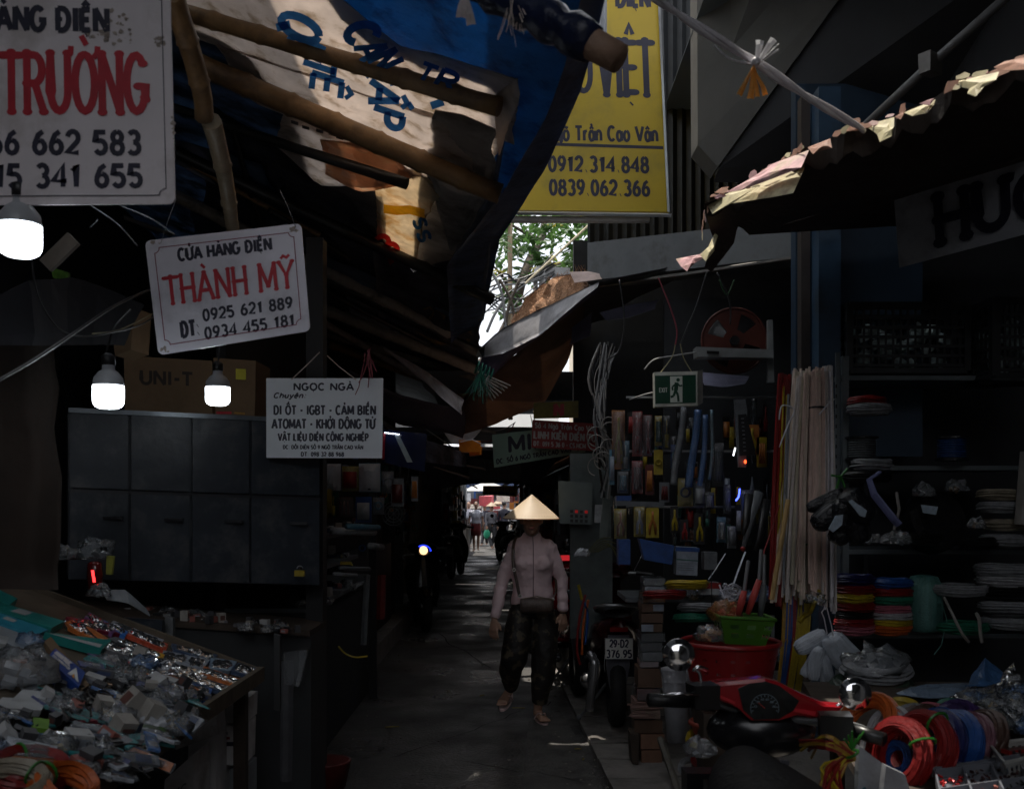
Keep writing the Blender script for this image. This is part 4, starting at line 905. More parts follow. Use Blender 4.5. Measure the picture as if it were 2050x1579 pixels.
s5 = Board('shop_sign', 'dim hand-lettered sign with big navy HƯƠNG letters at the right edge', [(1788, 377), (2330, 238), (2330, 395), (1800, 536)], [5, 4.1, 4.1, 5], mat('grey_board', (.30, .31, .34), rough=.6, var=.12, scale=4, dirt=(.12, .12, .12)))
s5.ftext('HƯƠNG', .18, .17, .98, .74, .17, mat('deep_navy_ink', (.006, .006, .02), rough=.5), knob=.72, lift=.016)
ex = thing('exit_sign', 'green and white emergency sign reading EXIT, hanging by its wires', 'sign', P(1355, 812, 6))
c = [(1311, 752), (1393, 750), (1393, 806), (1312, 808)]; w = [P(x, y, 6.0) for x, y in [(1310, 745), (1396, 743), (1396, 812), (1311, 814)]]
M().prism(w, V((.0, .075, 0))).build('housing', mat('ivory_plastic', (.50, .50, .44), rough=.4), ex)
M().prism([P(1397, 742, 6.0), P(1407, 740, 6.07), P(1407, 806, 6.07), P(1397, 812, 6.0)], V((0, .07, 0))).build('side_cap', mat('ivory_plastic', (0, 0, 0)), ex)
f6, W6, H6, n6 = board_map([P(x, y, 5.998) for x, y in c])
M().prism([f6(0, 0), f6(W6, 0), f6(W6, H6), f6(0, H6)], -n6 * .002).build('green_panel', mat('exit_green', (.008, .05, .028), rough=.3, var=.1), ex)
ivory = mat('exit_white', (.55, .58, .52), rough=.4, var=.1)
lettering('EXIT', .10 * W6, .40 * H6, .30 * W6, .56 * H6, .0035, f6).build('lettering', ivory, ex)
M().add([f6(a * W6, b * H6, .0012) for a, b in ((.37, .03), (.67, .03), (.67, .96), (.37, .96))], [(0, 1, 2, 3)]).build('door_symbol', ivory, ex)
gm = mat('exit_green', (0, 0, 0)); mb = M()
def fig(pts, w):
 lettering_h = .0018 + .0001 * len(mb.f)
 for (a, b), (c_, d) in zip(pts, pts[1:]):
  v1 = V((a * W6, b * H6, 0)); v2 = V((c_ * W6, d * H6, 0)); q = (v2 - v1).normalized(); q = V((-q.y, q.x, 0)) * w; lettering_h += .00012
  mb.add([f6(p.x, p.y, lettering_h) for p in (v1 + q, v1 - q, v2 - q, v2 + q)], [(0, 1, 2, 3)])
mb.add([f6(.565 * W6 + .011 * math.cos(j * pi / 5), .83 * H6 + .011 * math.sin(j * pi / 5), .0022) for j in range(10)], [tuple(range(10))])
fig([(.53, .74), (.51, .45)], .012); fig([(.53, .72), (.42, .58), (.43, .46)], .005); fig([(.54, .7), (.62, .6), (.66, .64)], .005); fig([(.50, .46), (.56, .28), (.57, .06)], .007); fig([(.50, .46), (.45, .26), (.38, .22)], .007)
mb.build('running_figure', gm, ex)
for a in ([(1322, 746), (1345, 715), (1352, 690)], [(1385, 745), (1368, 715), (1362, 688)]):
 M().tube(smooth_path([P(x, y, 6.02) for x, y in a]), .003, 4).build('hanging_wire', mat('dry_vine', (0, 0, 0)), ex)
s6 = Board('shop_sign', 'pale green tilted sign with dark letters behind the red sign', [(985, 870), (1170, 848), (1172, 905), (989, 936)], 8.8, mat('mint_board', (.28, .42, .35), rough=.6, var=.1, scale=3))
s6.ftext('MINH', .17, .42, .75, .86, .2, ink_navy, knob=.4)
s6.ftext('ĐC: SỐ 6 NGÕ TRẦN CAO VÂN - ĐT', .03, .10, .98, .24, .2, ink_navy)
s7 = Board('shop_sign', 'dark red sign with white lettering facing the alley', [(1066, 840), (1198, 848), (1196, 903), (1064, 896)], 8.6, mat('red_board', (.30, .022, .022), rough=.5, var=.12, scale=3))
iw = mat('white_ink', (.55, .52, .52), rough=.6, var=.2)
s7.ftext('Số 4 Ngõ Trần Cao Vân', .04, .72, .96, .90, .16, iw)
s7.ftext('LINH KIỆN ĐIỆN TỬ', .03, .34, .97, .60, .18, iw)
s7.ftext('ĐT: 091 5 36 0 - CS.HCM', .03, .08, .82, .24, .18, iw)
s8 = Board('shop_sign', 'dim yellow sign just above the red sign', [(1068, 806), (1158, 802), (1158, 836), (1068, 838)], 8.65, mat('dim_yellow', (.25, .20, .02), rough=.5)); s8.ftext('N', .46, .15, .66, .85, .25, ink_red)
s9 = Board('shop_sign', 'small bright yellow sign far down the alley above the crowd', [(967, 972), (1036, 972), (1034, 994), (966, 990)], 22, mat('bright_yellow', (.80, .62, .05), rough=.5, var=.1))
s9.ftext('CÔNG TY TNHH MTV', .07, .55, .93, .85, .18, ink_red); s9.ftext('ĐC: 18 NGÕ TRẦN CAO VÂN', .07, .12, .93, .40, .2, ink_navy)
s10 = Board('shop_sign', 'dark blue sign with a red rim and a line of tiny white lights', [(768, 860), (855, 868), (850, 945), (765, 925)], 6.6, mat('deep_blue_board', (.012, .02, .07), rough=.12, var=.3, scale=5, bump=.3))
M().tube([P(768, 866, 6.57), P(766, 920, 6.57)], .012, 4).build('red_rim', mat('red_rim', (.30, .01, .02), rough=.4), s10.t)
tiny = mat('tiny_led', (.8, .85, 1), emis=5)
for k in range(9): M().ball(P(771 + k * 3.4, 866 + k * .4, 6.55), .004, 6, 4).build('led', tiny, s10.t)
M().prism([P(790, 872, 6.56), P(800, 872, 6.56), P(826, 925, 6.56), P(815, 925, 6.56)], V((0, .002, 0))).build('glossy_streak', mat('silver_sheen', (.45, .55, .60), rough=.2, metal=.3), s10.t)  # sheen of the glossy board painted on as a pale streak
#  LAMPS
led = mat('lamp_glow', (.88, .95, 1.0), emis=9); _lb = led.node_tree.nodes['Principled BSDF']; _lb.inputs['Emission Color'].default_value = (.86, .94, 1, 1)
cap_m = mat('lamp_cap', (.42, .44, .47), rough=.35, var=.1); sock = mat('lamp_socket', (.02, .02, .022), rough=.4)
def lamp(cx, top, bot, w, Y, lab, wire):
 k = Y / 2000; r = w / 2 * k; zt = P(cx, top, Y); H = (bot - top) * k
 t = thing('lamp', lab, 'lamp', P(cx, bot, Y))
 m = Matrix.Identity(3)
 c = P(cx, bot, Y)
 M().lathe([(r * .25, 0), (r * .62, .03 * r), (r * .86, .16 * r), (r * .98, .38 * r), (r, .6 * r), (r, 1.52 * r)], 24, c).build('diffuser', led, t, smooth=True)
 M().lathe([(r * .99, 1.53 * r), (r * 1.0, 1.62 * r), (r * .93, 2.05 * r), (r * .62, 2.45 * r), (r * .42, 2.58 * r), (r * .40, 2.9 * r)], 24, c).build('cap', cap_m, t, smooth=True)
 M().lathe([(r * .44, 2.9 * r), (r * .46, 3.5 * r), (r * .2, 3.7 * r)], 12, c).build('socket', sock, t, smooth=True)
 M().tube(smooth_path([c + V((0, 0, 3.6 * r))] + [P(x, y, Y + d) for x, y, d in wire]), .0035, 5).build('wire', wblk, t)
lamp(40, 415, 514, 82, 2.62, 'biggest glowing lamp, right below the big white sign', [(45, 380, .0), (60, 330, .1)])
lamp(217, 738, 818, 60, 3.35, 'glowing lamp left of the lettered cardboard box', [(214, 700, .0), (230, 655, .02), (262, 620, .1)])
lamp(436, 748, 812, 48, 4.2, 'smallest glowing lamp, in front of the cardboard box', [(438, 712, 0), (440, 680, .05)])
cable('slack_cable', [P(62, 510, 2.9), P(75, 590, 3.0), P(110, 650, 3.1), P(150, 672, 3.1), P(210, 668, 3.2), P(300, 640, 3.75), P(380, 560, 4.0)], .003, wblk, 'slack black cable sagging left of the tilted sign')
cable('slack_cable', [P(-10, 765, 2.6), P(60, 725, 2.8), P(140, 672, 3.0), P(230, 612, 3.5), P(310, 575, 3.9)], .005, wblk, 'thick black cable rising toward the tilted sign')
cable('slack_cable', [P(185, 668, 3.1), P(240, 660, 3.4), P(305, 628, 3.8)], .002, mat('dry_vine', (0, 0, 0)), 'thin yellowish cable behind the tilted sign')
for k, (a, b, l) in enumerate((((182, 412), (275, 492), 'shiny thread stretched above the tilted sign'), ((240, 412), (350, 470), 'second shiny thread under the big sign'), ((180, 455), (195, 440), 'wisp of thread above the lamps'))):
 cable('shiny_thread', [P(*a, 3.2), P((a[0] + b[0]) / 2 + 6, (a[1] + b[1]) / 2 - 4, 3.2), P(*b, 3.25)], .0022, mat('silver_thread', (.5, .55, .6), rough=.25, metal=.7), l, 'thread')
#  LEFT SIDE
card = mat('cardboard', (.15, .095, .05), rough=.8, var=.15, scale=5, bump=.3, dirt=(.18, .11, .06))
paintb = mat('slate_paint', (.026, .033, .045), rough=.4, var=.35, scale=3, bump=.5, dirt=(.085, .085, .085), dscale=6)
steel = mat('steel', (.30, .31, .32), rough=.35, metal=.7, var=.2)
darkw = mat('dark_wood', (.05, .035, .025), rough=.7, var=.4, scale=6, bump=.5)
blackp = mat('black_plastic', (.012, .012, .013), rough=.35, var=.3)
cb = thing('stall_cabinet', 'closed slate-grey stall cabinet below the two small lamps', 'cabinet', (-1.55, 4.9, .0))
C0, C1, C2, C3 = P(137, 826, 4.7), P(641, 848, 5.2), P(641, 1172, 5.2), P(137, 1160, 4.7)
nrm = (C1 - C0).cross(C3 - C0).normalized(); nrm = nrm if nrm.y > 0 else -nrm
M().prism([C0 + nrm * .02, C1 + nrm * .02, C2 + nrm * .02, C3 + nrm * .02], nrm * .5).build('case', paintb, cb)
cols_ = (0, .225, .46, .70, 1); rows_ = (.0, .455, 1.0)
for j in range(4):
 for i in range(2):
  def q(a, b): return C0.lerp(C1, a).lerp(C3.lerp(C2, a), b)
  a0, a1, b0, b1 = cols_[j] + .006, cols_[j + 1] - .006, rows_[i] + (.0 if i == 0 else .02), rows_[i + 1] - .008
  d = M().prism([q(a0, b0), q(a1, b0), q(a1, b1), q(a0, b1)], nrm * -.012 * (1 + .3 * ((i + j) % 2))).build('door_panel', paintb, cb)
  if i == 1: M().box(q((a0 + a1) / 2 + .05, .62) - nrm * .03, (.09, .02, .014)).build('handle', mat('handle_dark', (.03, .03, .035), rough=.3), d)
M().prism([C0 + V((0, 0, .0)) - nrm * .03, C1 - nrm * .03, C1 + V((0, 0, .022)) - nrm * .03, C0 + V((0, 0, .022)) - nrm * .03], nrm * .5).build('top_rail', mat('rail_steel', (.16, .18, .2), rough=.3, metal=.5), cb)
M().prism([q(.0, .455) - nrm * .004, q(1, .455) - nrm * .004, q(1, .475) - nrm * .004, q(0, .475) - nrm * .004], nrm * .02).build('middle_rail', mat('handle_dark', (0, 0, 0)), cb)
bx = Board('cardboard_box', 'brown carton printed UNI-T on top of the slate cabinet', [(248, 712), (425, 722), (425, 834), (250, 828)], 5.0, card, thick=.34, cat='box')
bx.text('UNI-T', 281, 741, 386, 768, .18, mat('carton_ink', (.03, .02, .015), rough=.7), knob=0)
bx2 = Board('cardboard_box', 'carton with a yellow label on its flap, right of the printed carton', [(427, 716), (512, 722), (510, 836), (427, 834)], 5.05, card, thick=.3, cat='box')
bx2.line([(.02, .02), (.09, .022)], .012, ink_red, 'printed_mark'); bx2.line([(.11, .022), (.16, .02)], .008, mat('amber_print', (.4, .2, .02)), 'printed_mark')
M().prism([P(x, y, 5.03) for x, y in ((472, 738), (492, 739), (492, 760), (472, 759))], V((0, .004, 0))).build('label', mat('lemon_label', (.5, .45, .03), rough=.6), bx2.t)
tag(M().prism([P(x, y, 4.2) for x, y in ((222, 640), (268, 615), (262, 700), (230, 712))], V((.02, .15, 0))).build('carton_flap', card), 'upright torn cardboard flap above the left lamp', 'cardboard')
tag(M().box(P(120, 505, 3.3), (.05, .02, .13), Matrix.Rotation(.8, 3, 'Y')).build('wood_block', mat('block_wood', (.22, .19, .16), rough=.8)), 'pale wooden block leaning beside the biggest lamp', 'wood')
hangp = thing('spotted_bag', 'small green and red snack bag glimpsed behind the lamp', 'bag', P(120, 548, 3.6))
M().prism([P(x, y, 3.6) for x, y in ((102, 535), (136, 545), (134, 563), (106, 556))], V((0, .02, 0))).build('pouch', mat('lime_bag', (.12, .3, .03), rough=.3, var=.5, scale=50), hangp)
tag(sheet([P(-20, 600, 3.2), P(60, 560, 3.3), P(150, 555, 3.6), P(290, 610, 3.9)], [P(-20, 690, 3.2), P(60, 690, 3.3), P(150, 690, 3.6), P(250, 690, 3.9)], 12, 6, wr=.03).build('black_cloth', mat('black_cloth', (.008, .008, .012), rough=.9)), 'black cloth hung behind the lamps', 'cloth')
tag(sheet([P(-20, 690, 3.6), P(60, 690, 3.6), P(105, 690, 3.7)], [P(-20, 1180, 3.6), P(60, 1180, 3.6), P(118, 1180, 3.7)], 10, 12, wr=.05, fr=2).build('brown_cloth', mat('brown_cloth', (.02, .012, .008), rough=.85, var=.4, scale=4, bump=.6), smooth=True), 'brown curtain hanging left of the slate cabinet', 'curtain')
ct = thing('counter', 'dark stall counter below the slate cabinet, strewn with small parts', 'counter', (-1.5, 4.6, 0))
K0, K1 = P(70, 1222, 4.45), P(620, 1262, 5.0)
M().prism([K0, K1, K1 + V((0, .45, 0)), K0 + V((0, .5, 0))], V((0, 0, -.03))).build('counter_top', darkw, ct)
M().prism([K0 + V((.02, .03, -.03)), K1 + V((0, .03, -.03)), V((K1.x, K1.y + .03, .02)), V((K0.x + .02, K0.y + .03, .02))], V((0, .4, 0))).build('counter_front', mat('counter_grey', (.03, .032, .034), rough=.6, var=.3, scale=3), ct)
for k, (x0, x1, y0, y1, m) in enumerate(((245, 325, 1236, 1292, 'slate_paint'), (120, 238, 1232, 1262, 'slate_paint'), (330, 346, 1232, 1300, 'steel'), (548, 560, 1268, 1420, 'counter_grey'))):
 M().prism([P(x, y, 4.42 + k * .04) for x, y in ((x0, y0), (x1, y0 + 5), (x1, y1 + 3), (x0, y1))], V((0, .03, 0))).build('drawer_front', _m[m], ct)
cp = thing('shop_post', 'black post at the corner where the slate cabinet meets the alley', 'post', P(610, 1579, 5.3))
M().box((-1.06, 5.42, 1.5), (.09, .12, 3.0)).build('upright', mat('post_black', (.010, .010, .012), rough=.6), cp)
M().prism([P(592, 1318, 5.1), P(600, 1318, 5.1), P(596, 1560, 5.1), P(588, 1560, 5.1)], V((0, .02, 0))).build('edge_strip', steel, cp)
tag(M().tube([P(572, 1320, 5.0), P(570, 1560, 5.0)], .045, 10).jitter(.01, 9).build('wrapped_roll', mat('dull_film', (.10, .10, .11), rough=.3, bump=1, bscale=20)), 'film-wrapped roll standing under the counter end', 'roll')
tag(M().prism([P(x, y, 4.9) for x, y in ((570, 1302), (616, 1302), (600, 1370), (574, 1370))], V((0, .1, 0))).jitter(.02, 12).build('plastic_bag', film('clear_film', (.6, .65, .7), .3)), 'clear bag hanging at the dark counter end', 'bag')
TP0 = V((-1.1, 3, .85)); TN = V((.375, 0, 1)).normalized()
def TS(px, py, h=0.0): return plane_hit(px, py, TP0 + TN * h, TN)
TD = V((1, 0, -.375)).normalized()
tb = thing('market_table', 'sloping left market table heaped with small electrical goods', 'table', (-1.7, 3.2, 0))
E0, E1 = V((-1.09, 1.6, .84)), V((-1.09, 4.28, .84))
M().prism([E0, E1, E1 + V((-1.25, 0, .469)), E0 + V((-1.25, 0, .469))], V((0, 0, -.03))).build('table_top', mat('table_board', (.10, .075, .05), rough=.7, var=.3), tb)
M().box((-1.075, 2.94, .845), (.025, 2.7, .06)).build('edge_board', mat('edge_wood', (.11, .085, .06), rough=.7, var=.3, bump=.5), tb)
M().prism([E1 + V((.0, .0, -.02)), E1 + V((-1.25, 0, .45)), E1 + V((-1.25, 0, .49)), E1 + V((0, 0, .03))], V((0, .02, 0))).build('end_board', mat('edge_wood', (0, 0, 0)), tb)
for x, y in ((-1.14, 4.2), (-1.14, 1.8), (-2.2, 4.2)): M().box((x, y, .42), (.05, .05, .84)).build('leg', darkw, tb)
clear = film('clear_film'); clear2 = film('milky_film', (.5, .52, .56), .5, .16, 1, 26); clearb = film('blue_film', (.25, .45, .8), .4, .1, .9, 26); clearr = film('orange_film', (.9, .35, .12), .45, .12, .9, 26)
def slabq(mb, corners, h0, h1):
 a = [TS(x, y, h0) for x, y in corners]; b = [TS(x, y, h0) + TN * (h1 - h0) for x, y in corners]
 n = len(a); return mb.add(a + b, [tuple(range(n))[::-1], tuple(range(n, 2 * n))] + [(i, (i + 1) % n, n + (i + 1) % n, n + i) for i in range(n)])
def tbox(name, corners, h0, h1, m, lab, cat='box', top=None, film_=None):
 t = thing(name, lab, cat, TS(*corners[0], h0))
 slabq(M(), corners, h0, h1).build('body', m, t)
 if top:
  cx = sum(c[0] for c in corners) / len(corners); cy = sum(c[1] for c in corners) / len(corners)
  for (f0, f1, g0, g1, tm) in top:
   A, B, C_, D = corners[:4]
   def qq(a, b):
    return (lerp(lerp(A[0], B[0], a), lerp(D[0], C_[0], a), b), lerp(lerp(A[1], B[1], a), lerp(D[1], C_[1], a), b))
   def up(p): return TS(p[0], p[1], h0) + TN * (h1 - h0 + .0012)
   M().add([up(qq(f0, g0)), up(qq(f1, g0)), up(qq(f1, g1)), up(qq(f0, g1))], [(0, 1, 2, 3)]).build('label', tm, t)
 if film_: slabq(M(), [(x + (1 if x > 0 else 0), y) for x, y in corners], h0, h1 + .006).jitter(.006, 25).build('wrapper', film_, t)
 return t
teal = mat('teal_card', (.02, .22, .20), rough=.35, var=.2, scale=8, bump=.2); teal2 = mat('aqua_card', (.03, .24, .34), rough=.35, var=.2, scale=8)
wcard = mat('white_card', (.42, .43, .44), rough=.5, var=.15, scale=8, dirt=(.3, .3, .3)); gcard = mat('grey_card', (.22, .24, .26), rough=.5, var=.2)
tbox('long_carton', [(-30, 1182), (30, 1212), (12, 1226), (-50, 1196)], 0, .03, teal, 'uppermost teal carton at the left edge')
tbox('long_carton', [(14, 1225), (124, 1257), (98, 1271), (-24, 1235)], 0, .03, teal, 'long teal carton with pale edge, second from the top', top=[(.2, .45, .1, .6, wcard)])
tbox('long_carton', [(-20, 1234), (92, 1274), (62, 1286), (-50, 1246)], .0, .028, teal2, 'aqua blue carton below the second teal one', top=[(.3, .5, .2, .5, wcard)])
tbox('long_carton', [(84, 1281), (217, 1296), (198, 1314), (88, 1283)], 0, .032, teal, 'lowest teal carton with a wide white side', top=[(.05, .95, .62, .97, wcard)])
tbox('flat_carton', [(-40, 1240), (64, 1286), (40, 1312), (-60, 1262)], 0, .02, gcard, 'pale grey flat carton at the left edge below the aqua one')
tbox('battery_sleeve', [(-60, 1268), (14, 1286), (8, 1300), (-60, 1292)], 0.0, .02, wcard, 'small shining white strip at the left edge')
bluec = mat('blue_card', (.02, .06, .26), rough=.35, var=.15)
bc = thing('blue_carton', 'tipped blue carton with white lettering and a triangle emblem', 'box', TS(140, 1360))
c4 = [(93, 1316), (111, 1297), (171, 1345), (158, 1374)]
bw = [TS(x, y, .07) for x, y in c4]
M().prism([bw[0], bw[1], bw[2], bw[3]], V((-.03, .02, -.05))).build('body', bluec, bc)
fbl, Wb, Hb, nb_ = board_map([bw[1], bw[2], bw[3], bw[0]])
sg = 1 if nb_.z > 0 else -1
lf = lambda u, v, h: fbl(u, v, 0) + nb_ * sg * h
lettering('ANYTEC', .08 * Wb, .60 * Hb, .58 * Wb, .88 * Hb, .16 * Hb * .5, lf).build('lettering', iw, bc)
lettering('DISTRIBUTOR', .08 * Wb, .36 * Hb, .62 * Wb, .52 * Hb, .02 * Hb + .001, lf).build('lettering', iw, bc)
M().add([lf(a * Wb, b * Hb, .002) for a, b in ((.62, .12), (.74, .85), (.95, .15), (.86, .15), (.78, .38), (.70, .15))], [(0, 1, 5), (1, 4, 5), (1, 2, 3, 4)]).build('triangle_emblem', mat('emblem_white', (.6, .6, .6)), bc)
M().add([lf(a * Wb, b * Hb, .0028) for a, b in ((.74, .15), (.77, .4), (.82, .15))], [(0, 1, 2)]).build('emblem_flame', mat('emblem_orange', (.6, .25, .02)), bc)
oc = thing('screw_carton', 'open brown carton of dark metal screws below the blue carton', 'box', TS(110, 1370))
slabq(M(), [(78, 1310), (92, 1300), (150, 1372), (168, 1400), (150, 1412)], 0, .05).build('body', card, oc)
rg = random.Random(4); mb = M()
for i in range(90):
 p = TS(rg.uniform(118, 215), rg.uniform(1340, 1420), rg.uniform(.02, .06)); d = V((rg.gauss(.5, .3), rg.gauss(-.6, .3), rg.gauss(-.3, .2))).normalized()
 mb.tube([p, p + d * rg.uniform(.03, .06)], .0035, 5)
stuff(mb.build('screws', mat('dark_steel', (.10, .09, .085), rough=.3, metal=.8, var=.4, scale=60), oc))
PK = [([(176, 1232), (232, 1266), (222, 1276), (166, 1240)], 'v', 'crumpled violet wrapped strip near the teal cartons'),
  ([(130, 1242), (205, 1250), (246, 1266), (238, 1275), (150, 1262)], 'r', 'dark red shiny wrapper above the teal cartons'),
  ([(128, 1252), (148, 1246), (225, 1290), (212, 1300), (134, 1262)], 'o', 'orange-handled tool pack next to the lowest teal carton'),
  ([(205, 1248), (254, 1272), (248, 1280), (200, 1256)], 'b', 'blue wrapped pack above the row of tool packs'),
  ([(225, 1248), (325, 1288), (318, 1298), (216, 1258)], 's', 'silvery wrapped pack at the upper rim of the table'),
  ([(258, 1262), (334, 1296), (330, 1308), (250, 1276)], 'r2', 'red-orange tool pack nearest the grey drawers'),
  ([(186, 1292), (228, 1282), (320, 1318), (300, 1332), (212, 1308)], 'g', 'grey tool pack with smoky wrapper in the row'),
  ([(232, 1282), (328, 1318), (322, 1326), (226, 1292)], 'y', 'long amber-handled tool pack in the row'),
  ([(226, 1294), (318, 1330), (312, 1338), (220, 1304)], 'n', 'navy screwdriver pack below the amber one'),
  ([(342, 1294), (434, 1316), (424, 1330), (345, 1306)], 'n', 'dark flat pack at the far rim of the table'),
  ([(324, 1308), (376, 1318), (372, 1338), (318, 1330)], 's2', 'pale silver flat pack beside the dark one'),
  ([(376, 1318), (418, 1326), (400, 1348), (370, 1340)], 's2', 'second pale silver flat pack beside the first'),
  ([(420, 1322), (472, 1330), (456, 1350), (418, 1346)], 'l', 'pale blue square pack toward the far corner'),
  ([(474, 1332), (514, 1344), (500, 1360), (460, 1348)], 'n', 'steel-blue pack lying on the far corner'),
  ([(316, 1326), (420, 1352), (408, 1366), (312, 1342)], 's', 'see-through long pack in the middle of the row'),
  ([(400, 1338), (488, 1370), (478, 1382), (392, 1354)], 'o', 'bright orange wrapped pack close to the table edge'),
  ([(380, 1358), (470, 1384), (456, 1396), (374, 1372)], 'n', 'blue-grey pack at the table edge'),
  ([(262, 1336), (368, 1352), (360, 1366), (252, 1350)], 'b', 'bright blue shiny wrapper in the centre of the heap'),
  ([(312, 1342), (410, 1362), (400, 1374), (306, 1356)], 'or', 'speckled orange and white wrapper beside the blue one'),
  ([(352, 1366), (424, 1384), (408, 1412), (346, 1396)], 'b2', 'blue and red crumpled wrapper at the table edge'),
  ([(270, 1366), (316, 1364), (310, 1386), (276, 1386)], 'a', 'dark amber glinting pack among the clear bags')]
PC = {'v': (.18, .08, .22), 'r': (.16, .01, .03), 'o': (.55, .16, .04), 'b': (.03, .14, .42), 's': (.35, .37, .42), 'r2': (.5, .07, .03), 'g': (.14, .14, .15), 'y': (.62, .34, .02), 'n': (.05, .08, .15), 's2': (.30, .34, .40),
  'l': (.25, .34, .44), 'or': (.55, .3, .1), 'b2': (.04, .12, .38), 'a': (.25, .12, .02)}
for k, (cn, c, lab) in enumerate(PK):
 t = thing('tool_pack', lab, 'pack', TS(*cn[0]), 'wrapped packs on the left table')
 mc = mat('pack_' + c, PC[c], rough=.35, var=.5, scale=40, bump=.4)
 slabq(M(), cn, .004, .02).jitter(.004, 20, k).build('contents', mc, t)
 ww = [V((x, y, 0)) for x, y in cn]; ce = sum(ww, V()) / len(ww)
 big = [((p - ce) * 1.08 + ce) for p in ww]
 A_, B_, C_, D_ = (big[0], big[1], big[2], big[-1]) if len(big) == 4 else (big[0], big[1], big[-2], big[-1])
 rows = []
 for i in range(9):
  row = []
  for j in range(15):
   a, b = j / 14, i / 8; p = A_.lerp(B_, a).lerp(D_.lerp(C_, a), b)
   e = 4 * b * (1 - b) * min(1, 6 * a * (1 - a)); w = TS(p.x, p.y, .003)
   row.append(w + TN * (.024 * e ** .5 + .009 * noise.noise(w * 55 + V((k, 0, 0))) * (e > 0)))
  rows.append(row)
 M().grid(rows).build('wrapper', {'o': clearr, 'b': clearb, 'b2': clearb}.get(c, clear), t)
def ico_blob(r, amp, seed, sub=3, fl=.55):
 bm_v = []; mb = M().ball((0, 0, 0), (r, r * .8, r * fl), 18, 10)
 for p in mb.v:
  n_ = p.normalized(); p += n_ * amp * r * (noise.noise(n_ * 2.2 + V((seed, 0, 0))) + .5 * noise.noise(n_ * 6 + V((seed, 3, 0)))); p.z = max(p.z, -r * fl * .5)
 return mb
PROTO = V((0, -30, -3))
def proto(name, lab, cat): return thing(name, lab, cat, PROTO, local=True)
bag_protos = []
for k, (fm, cm) in enumerate(((clear, (.05, .05, .05)), (clear2, (.35, .33, .30)), (clear, (.20, .19, .17)), (clearb, (.04, .08, .2)), (clear, (.28, .20, .08)))):
 t = proto('plastic_bag', '', 'bag'); ico_blob(.06, .5, k * 7 + 1).build('film', fm, t, smooth=True)
 mb = M(); rg = random.Random(k)
 for i in range(16): mb.box((rg.uniform(-.035, .035), rg.uniform(-.026, .026), rg.uniform(-.012, .012)), (rg.uniform(.008, .02), rg.uniform(.006, .014), rg.uniform(.006, .012)), Matrix.Rotation(rg.uniform(0, 3), 3, V((rg.random(), rg.random(), rg.random()))))
 t['desc'] = ('clear bag of black bits', 'milky bag of grey bits', 'clear bag of grey bits', 'blue tinted bag', 'clear bag of tan bits')[k]; stuff(mb.build('contents', mat('bag_contents%d' % k, cm, rough=.3, var=.5, scale=50, metal=.3 * (k % 2)), t)); bag_protos.append(t)
box_protos = []
for k, (d, c) in enumerate((((.05, .035, .03), (.40, .40, .40)), ((.04, .04, .055), (.33, .31, .28)), ((.07, .025, .02), (.12, .12, .13)), ((.055, .03, .03), (.3, .10, .08)), ((.03, .03, .04), (.05, .05, .055)))):
 t = proto('small_box', '', 'box'); t['desc'] = ('pale box', 'cream upright box', 'dark flat box', 'brick red box', 'black box')[k]; m = mat('small_box%d' % k, c, rough=.5, var=.2, scale=20)
 M().box((0, 0, d[2] / 2), d, top=.98).build('body', m, t); M().box((0, -d[1] / 2 - .0006, d[2] * .5), (d[0] * .7, .001, d[2] * .5)).build('label', mat('tiny_label%d' % (k % 3), ((.25, .27, .3), (.12, .05, .04), (.06, .09, .2))[k % 3], rough=.6), t); box_protos.append(t)
gad = proto('adapter', '', 'adapter'); gad['desc'] = 'black adapter with cord'; M().box((0, 0, .012), (.045, .03, .024)).build('body', blackp, gad)
M().tube(smooth_path([V((.02, 0, .012)), V((.05, .02, .03)), V((.04, .06, .02)), V((0, .05, .012)), V((-.03, .03, .02))]), .0025, 5).build('cord', blackp, gad)
M().box((-.03, 0, .012), (.016, .004, .002)).build('plug_pin', steel, gad)
chrome_s = mat('bright_metal', (.55, .55, .56), rough=.18, metal=.9, var=.2)
prt = proto('metal_fitting', '', 'fitting'); prt['desc'] = 'shiny metal fitting'; M().tube([(0, 0, .006), (.05, 0, .006)], .006, 8).build('shaft', chrome_s, prt); M().lathe([(.011, 0), (.011, .01), (.006, .012)], 6, (.05, 0, .006), face((1, 0, 0))).build('head', chrome_s, prt)
pk_protos = []
for k, c in enumerate(((.05, .16, .42), (.42, .45, .5), (.10, .11, .13), (.03, .25, .25), (.45, .14, .04), (.3, .32, .36), (.06, .07, .2))):
 t = proto('flat_packet', '', 'packet'); t['desc'] = ('blue', 'white', 'dark grey', 'teal', 'orange', 'silvery', 'navy')[k] + ' flat packet'
 m = mat('packet%d' % k, c, rough=.35, var=.6, scale=30, bump=.4); w = (.11, .09, .12, .10, .13, .08, .10)[k]; d = (.030, .045, .026, .04, .022, .05, .034)[k]
 M().box((0, 0, .005), (w, d, .008)).build('body', m, t); M().box((w * .2, 0, .0096), (w * .3, d * .8, .0008)).build('label', mat('tiny_label%d' % (k % 3), (.3, .3, .3)), t)
 M().grid([[V((w * .54 * (i / 5 - 1), d * .6 * (j / 2 - 1), .004 + .014 * (1 - (i / 5 - 1) ** 2) * (1 - (j / 2 - 1) ** 2) ** .5 + .004 * noise.noise(V((i, j, k * 5))))) for i in range(11)] for j in range(5)]).build('wrapper', clear, t, smooth=True); pk_protos.append(t)
rg = random.Random(99)
